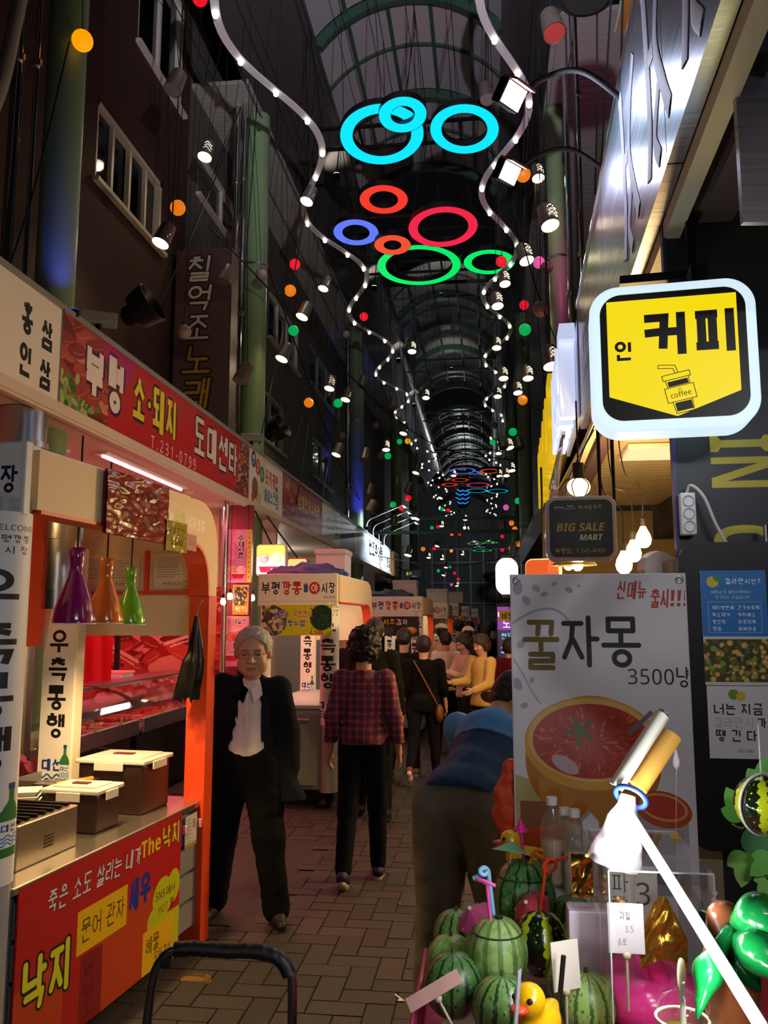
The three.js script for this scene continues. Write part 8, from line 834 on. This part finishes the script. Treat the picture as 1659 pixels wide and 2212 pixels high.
// acrylic case with the float inside
const acrylic = M(0xffffff, 0.02, { transmission: 1, thickness: 0, ior: 1.45 });
{
  const by = topY + 0.182, a = [0.249,0.948,-1.9], b = [0.465,0.958,-1.9], h = [0.369,1.152,-1.9][1] - by, w = b[0] - a[0], o = thing('acrylic_case', 'clear acrylic display case on the red shelf', 'case', [(a[0] + b[0]) / 2, by, -2.08]), dz = 0.36;
  part('pane', B(w, h, 0.003, 0, h / 2, dz / 2), acrylic, o); part('pane', B(w, h, 0.003, 0, h / 2, -dz / 2), acrylic, o); part('pane', B(0.003, h, dz, -w / 2, h / 2, 0), acrylic, o); part('pane', B(0.003, h, dz, w / 2, h / 2, 0), acrylic, o); part('pane', B(w, 0.003, dz, 0, h, 0), acrylic, o); for (const q of [B(w, 0.003, 0.003, 0, h, dz / 2), B(0.003, h, 0.003, -w / 2, h / 2, dz / 2), B(0.003, h, 0.003, w / 2, h / 2, dz / 2), B(w, 0.003, 0.003, 0, h, -dz / 2)]) part('edge', q, M(0xd8e0dc, 0.2), o);
  const f = thing('inflatable_float', 'bright pink inflatable bird float with a raised neck inside the acrylic case', 'float', [o.position.x, by, -2.1]); const c0 = o.position.x, P2 = (q) => [q[0] - c0, q[1] - by, q[2] + 2.1]; part('ring', solid([...Array(14)].map((_, i) => { const t = i / 14 * 2 * PI, u = (i + 1) / 14 * 2 * PI; return cap([0.062 * Math.cos(t), 0.048, 0.09 * Math.sin(t)], [0.062 * Math.cos(u), 0.048, 0.09 * Math.sin(u)], 0.045); }), 0.007), M(0xe83a8c, 0.22), f); part('neck', solid([cap([0.02, 0.09, 0.06], [-0.01, 0.17, 0.07], 0.022, 0.018), cap([-0.01, 0.17, 0.07], [0.015, 0.225, 0.07], 0.018, 0.017), cap([0.015, 0.225, 0.07], [0.035, 0.22, 0.075], 0.016, 0.012)], 0.006), M(0xe83a8c, 0.22), f);
  const d = [0.314,1.014,-2]; const e = thing('brown_balloon_stick', 'short brown inflatable stick leaning in the acrylic case', 'toy', d); part('stick', mv(new THREE.CapsuleGeometry(0.012, 0.09, 8, 16), 0, 0, 0, 0, 0, 0.6), M(0xa8743a, 0.3), e); part('knot', S(0.006, -0.033, 0.05, 0), M(0xa8743a, 0.3), e);
  const ff = new THREE.PlaneGeometry(0.1, 0.13, 14, 16), fp = ff.attributes.position; for (let i = 0; i < fp.count; i++) { const x = fp.getX(i), y = fp.getY(i); fp.setXYZ(i, x * (1 - 0.6 * Math.max(0, y / 0.065)), y - 0.1 * x * x / 0.01, 0.014 * noise.noise(x * 60, y * 45, 2) - x * x * 6); } ff.computeVertexNormals(); single('gold_foil', ff, M(0xb8862c, 0.2, { metalness: 0.85, side: THREE.DoubleSide }), 'crumpled gold foil wrapper in front of the pink float', 'foil', [0.365,1.03,-1.93]);
  const hc = thing('handwritten_card', 'white card with black handwritten characters inside the acrylic case', 'card', [0.339,1.017,-2.2]); part('card', B(0.13, 0.13, 0.003), printed(tex(160, 160, (c, w, h2) => { c.fillStyle = '#a8a89a'; c.fillRect(0, 0, w, h2); han(c, '파', 22, 50, 60, '#3a3a38', { wt: 0.07 }); han(c, '란', 22, 115, 56, '#3a3a38', { wt: 0.07 }); txt(c, '3', 118, 80, 90, '#3a3a38', 'normal'); })), hc); part('stand', bar([0, -0.065, -0.01], [0, -0.2, -0.02], 0.004), acrylic, hc);
}
// lime drink cup with a dome lid
{ const p = [0.331,0.976,-1.62], o = thing('lime_drink_cup', 'clear plastic cup of yellow-green lime drink with a dome lid and tag', 'cup', [p[0], 0.885, p[2]]); const st = thing('cup_stand', 'small clear stand under the lime drink cup', 'stand', [p[0], topY, p[2]]); part('post', C(0.03, 0.035, 0.285, 0, 0.1425, 0), M(0xe8e8e0, 0.1, { transmission: 0.8, thickness: 0 }), st); part('shell', lathe([[0, 0.001], [0.03, 0.001], [0.044, 0.1]], 28), M(0xf4f6d8, 0.04, { transmission: 0.95, thickness: 0 }), o); part('drink', lathe([[0, 0.004], [0.029, 0.004], [0.0395, 0.078], [0, 0.078]], 28), M(0xb9c03a, 0.15, { transmission: 0.35, thickness: 0 }), o); part('rim', mv(new THREE.TorusGeometry(0.045, 0.0028, 8, 36), 0, 0.1, 0, PI / 2), M(0xd8dcc0, 0.3), o); part('dome_lid', lathe([[0.045, 0.102], [0.042, 0.12], [0.034, 0.135], [0.018, 0.143], [0.016, 0.147]], 28), M(0xffffff, 0.04, { transmission: 1, thickness: 0 }), o); part('tag', mv(lathe([[0, 0], [0.022, 0.0], [0.022, 0.003], [0, 0.003]], 24).scale(0.7, 1, 1.3), 0, 0.172, 0, PI / 2, 0.9), M(0xb8b48c, 0.5), o); part('straw', C(0.005, 0.005, 0.15, 0.002, 0.085, 0), M(0xe8ead0, 0.3), o); part('lime_slice', [C(0.018, 0.018, 0.004, 0.008, 0.08, 0.01, 20)], M(0x9cb42c, 0.4), o); }
// ---------- LED bar with its wooden dowel ----------
{
  const a = [0.298,1.269,-1.95], b = [0.392,1.086,-1.38], A = V(...a), Bv = V(...b), o = thing('led_bar', 'dazzling white LED bar slanting down over the drink stand', 'LED bar', [0, 0, 0]); part('channel', bar(A.clone().add(V(0.012, -0.012, -0.012)).toArray(), Bv.clone().add(V(0.012, -0.012, -0.012)).toArray(), 0.011, 4), mats.white, o); part('led_tube', bar(a, b, 0.0095, 12), glow(0xf6f8ff, 10), o); for (const t of [0.06, 0.3, 0.55, 0.8, 1.0]) { const p = A.clone().lerp(Bv, t); pointLight(0xf6f6ff, 0.2, [p.x - 0.016, p.y + 0.008, p.z + 0.014], 0.6); }
  const cz = new THREE.CylinderGeometry(0.016, 0.058, 0.15, 28, 14, true), q = cz.attributes.position; for (let i = 0; i < q.count; i++) { const f = 1 + 0.28 * noise.noise(q.getX(i) * 40, q.getY(i) * 30, q.getZ(i) * 40); q.setXYZ(i, q.getX(i) * f, q.getY(i), q.getZ(i) * f); } cz.computeVertexNormals(); single('film_wrap', cz.rotateZ(-0.25), M(0xffffff, 0.2, { transmission: 0.55, thickness: 0, side: THREE.DoubleSide }), 'crumpled clear film cone wrapped round the upper end of the LED bar', 'film', [0.288,1.223,-1.96]);
  const d0 = [0.33,1.311,-1.98], d1 = [0.418,1.421,-2.02], w0 = [0.279,1.314,-1.96], w1 = [0.395,1.47,-2]; single('wooden_dowel', bar(d0, d1, 0.023, 24), M(0xc8963c, 0.5), 'thick yellow wooden dowel at the upper end of the LED bar', 'dowel'); const wb = thing('white_channel', 'white plastic light channel beside the wooden dowel', 'channel', [0, 0, 0]); part('channel', bar(w0, w1, 0.017, 4), M(0xe2e0cc, 0.35), wb); part('end_cap', bar(w1, V(...w1).lerp(V(...w0), -0.04).toArray(), 0.012, 4), mats.grey, wb);
  const t0 = [0.309,1.295,-1.95]; single('blue_tape', new THREE.TorusGeometry(0.034, 0.006, 8, 28).rotateX(0.9).rotateZ(-0.6), M(0x2c4a9c, 0.4), 'blue tape band binding the dowel to the LED bar', 'tape', t0); const s = [0.303,1.266,-2]; single('bar_post', [bar([s[0] - 0.01, topY, s[2] - 0.02], [s[0] + 0.01, s[1] + 0.02, s[2]], 0.012, 10), C(0.05, 0.06, 0.01, s[0] - 0.01, topY + 0.006, s[2] - 0.02)], acrylic, 'clear acrylic post holding up the LED bar', 'post');
  const bx = thing('bead_ornament', 'clear bead string hanging in the acrylic case', 'ornament', [0.478,1.099,-1.95]); part('beads', [0, 1, 2, 3, 4].map((i) => S(0.0055, -i * 0.0025, -i * 0.014, 0)), M(0xffffff, 0.03, { transmission: 0.6, thickness: 0 }), bx); part('thread', bar([0.001, 0.012, 0], [-0.01, -0.06, 0], 0.001), mats.white, bx);
}
// ---------- inflatable palm and ivy at the right edge ----------
{
  const gm = M(0x0c6a2e, 0.18), o = thing('inflatable_palm', 'glossy inflatable palm tree with a brown trunk and dark green leaves', 'inflatable', [[0.421,0.99,-1.62][0], topY, -1.62]); const bx = o.position.x, L = (q) => [q[0] - bx, q[1] - topY, q[2] + 1.62];
  part('trunk', solid([cap([0, 0.02, 0], L([0.419,1.073,-1.62]), 0.05, 0.042), cap(L([0.419,1.073,-1.62]), L([0.416,1.148,-1.64]), 0.042, 0.032)], 0.007), M(0x6a3a1e, 0.25), o);
  const leaf = (p0, p1, p2, w) => part('leaf', solid([cap(L(p0), L(p1), w * 0.5, w, { k: 0.02 }), cap(L(p1), L(p2), w, w * 0.15, { k: 0.02 })], 0.006), gm, o);
  leaf([0.413,1.142,-1.6], [0.365,1.087,-1.56], [0.333,1.025,-1.52], 0.022); leaf([0.43,1.144,-1.62], [0.459,1.174,-1.58], [0.483,1.159,-1.54], 0.035); leaf([0.424,1.127,-1.6], [0.447,1.124,-1.55], [0.466,1.108,-1.5], 0.034); leaf([0.417,1.137,-1.66], [0.394,1.127,-1.7], [0.374,1.107,-1.72], 0.014); leaf([0.431,1.12,-1.6], [0.426,1.09,-1.56], [0.441,1.069,-1.54], 0.02);
  const ls = (() => { const s = new THREE.Shape(); s.moveTo(0, -0.03); s.bezierCurveTo(0.03, -0.04, 0.04, -0.01, 0.034, 0.008); s.lineTo(0.02, 0.01); s.bezierCurveTo(0.02, 0.025, 0.01, 0.035, 0, 0.045); s.bezierCurveTo(-0.01, 0.035, -0.02, 0.025, -0.02, 0.01); s.lineTo(-0.034, 0.008); s.bezierCurveTo(-0.04, -0.01, -0.03, -0.04, 0, -0.03); return s; })();
  const iv = thing('ivy_garland', 'hanging artificial ivy garland with light green leaves by the coffee pillar', 'garland', [0, 0, 0]); const lm = [0x5cae3c, 0x3f7c44, 0x7cc04c].map((k) => M(k, 0.5, { side: THREE.DoubleSide })); part('vine', tube([[0.681,1.344,-2.2], [0.65,1.254,-2.15], [0.617,1.19,-2.15], [0.606,1.126,-2.15], [0.625,1.101,-2.13], [0.634,1.089,-2.1]], 0.0035, 50, 6), M(0x7c8a3c, 0.6), iv); part('vine', tube([[0.656,1.26,-2.15], [0.604,1.194,-2.15], [0.573,1.199,-2.15]], 0.0025, 30, 6), M(0x7c8a3c, 0.6), iv);
  for (const [p, s, rz, k] of [[[0.583,1.242,-2.14], 1.05, 0.4, 0], [[0.628,1.163,-2.13], 1.1, -0.6, 1], [[0.59,1.108,-2.13], 1.05, 2.9, 2], [[0.625,1.121,-2.1], 0.9, 2.2, 0], [[0.649,1.311,-2.13], 1.2, -0.3, 0], [[0.629,1.077,-2.1], 0.8, 2.6, 2]]) { const m = part('leaf', ext(ls, 0.002).scale(s, s, 1).rotateZ(rz).rotateX(-0.25), lm[k], iv); m.position.set(...p); }
  const wb = thing('melon_globe', 'clear plastic globe with a watermelon pattern hanging at the right edge', 'ornament', [0.602,1.277,-2]); part('globe', S(0.062, 0, 0, 0, 1, 1.02, 1, 32), M(0xffffff, 0.05, { map: zigT, clearcoat: 1, clearcoatRoughness: 0.03 }), wb); part('ring', mv(new THREE.TorusGeometry(0.066, 0.003, 8, 40), 0, 0, 0, 0, 0.5), M(0xd8d8c0, 0.15), wb); part('cord', bar([0, 0.06, 0], [0.03, 0.16, -0.1], 0.002), mats.white, wb);
  const pd = thing('duck_pick', 'tiny yellow hanging ornament on a thread before the grapefruit board', 'ornament', [0.454,1.153,-2.2]); part('hat', [C(0.014, 0.014, 0.004, 0, 0, 0, 18), S(0.007, 0, 0.006, 0)], M(0xd8c040, 0.4), pd); part('thread', bar([0, 0.008, 0], [0.01, 0.22, 0], 0.0008), mats.white, pd); part('drop', mv(lathe([[0, -0.03], [0.008, -0.02], [0.009, -0.008], [0.002, 0.02]], 14), 0.008, 0.19, 0), M(0xffffff, 0.05, { transmission: 0.5, thickness: 0 }), pd);
}
// ---------- hand trolley in the foreground ----------
{
  const o = thing('hand_trolley', 'chrome hand trolley with a black taped handle grip', 'trolley', [-0.7, 0, -2.22]), x0 = -0.185, x1 = 0.19, h = 0.83, ch = M(0xb8b4ac, 0.22, { metalness: 1 });
  part('frame', tube([[x0 - 0.03, 0.06, 0.02], [x0 - 0.02, 0.4, 0.01], [x0 - 0.005, h - 0.13, 0], [x0 + 0.02, h - 0.035, 0], [x0 + 0.075, h, 0], [0, h, 0], [x1 - 0.07, h, 0], [x1 - 0.012, h - 0.035, 0], [x1, h - 0.11, 0], [x1, 0.4, 0.01], [x1, 0.06, 0.02]], 0.0125, 120, 14), ch, o);
  const gg = new THREE.TubeGeometry(new THREE.CatmullRomCurve3(vs([[x0 + 0.06, h - 0.003, 0], [x0 + 0.1, h + 0.001, 0], [0, h, 0], [x1 - 0.075, h, 0], [x1 - 0.03, h - 0.018, 0], [x1 - 0.008, h - 0.05, 0]])), 90, 0.019, 14), gp = gg.attributes.position; for (let i = 0; i < gp.count; i++) { const k = 1 + 0.0 * i, n = noise.noise(gp.getX(i) * 60, gp.getY(i) * 60, gp.getZ(i) * 60) * 0.0035; gp.setY(i, gp.getY(i) + n); } gg.computeVertexNormals(); part('grip', gg, M(0x101012, 0.5), o, 'black tape wound grip'); part('latch', B(0.03, 0.025, 0.03, x0 + 0.04, h - 0.035, 0, 0.004), mats.black, o);
  part('cross_bar', [bar([x0 - 0.02, 0.35, 0.01], [x1, 0.35, 0.01], 0.009, 10), bar([x0 - 0.02, 0.15, 0.02], [x1, 0.15, 0.02], 0.009, 10)], ch, o); part('toe_plate', B(0.36, 0.012, 0.24, 0, 0.055, 0.13), ch, o); for (const x of [x0 - 0.05, x1 + 0.03]) part('wheel', C(0.075, 0.075, 0.035, 0, 0, 0, 24).rotateZ(PI / 2).translate(x, 0.075, -0.03), mats.black, o); part('axle', bar([x0 - 0.05, 0.075, -0.03], [x1 + 0.03, 0.075, -0.03], 0.008), ch, o);
}

renderer.render(scene, camera);
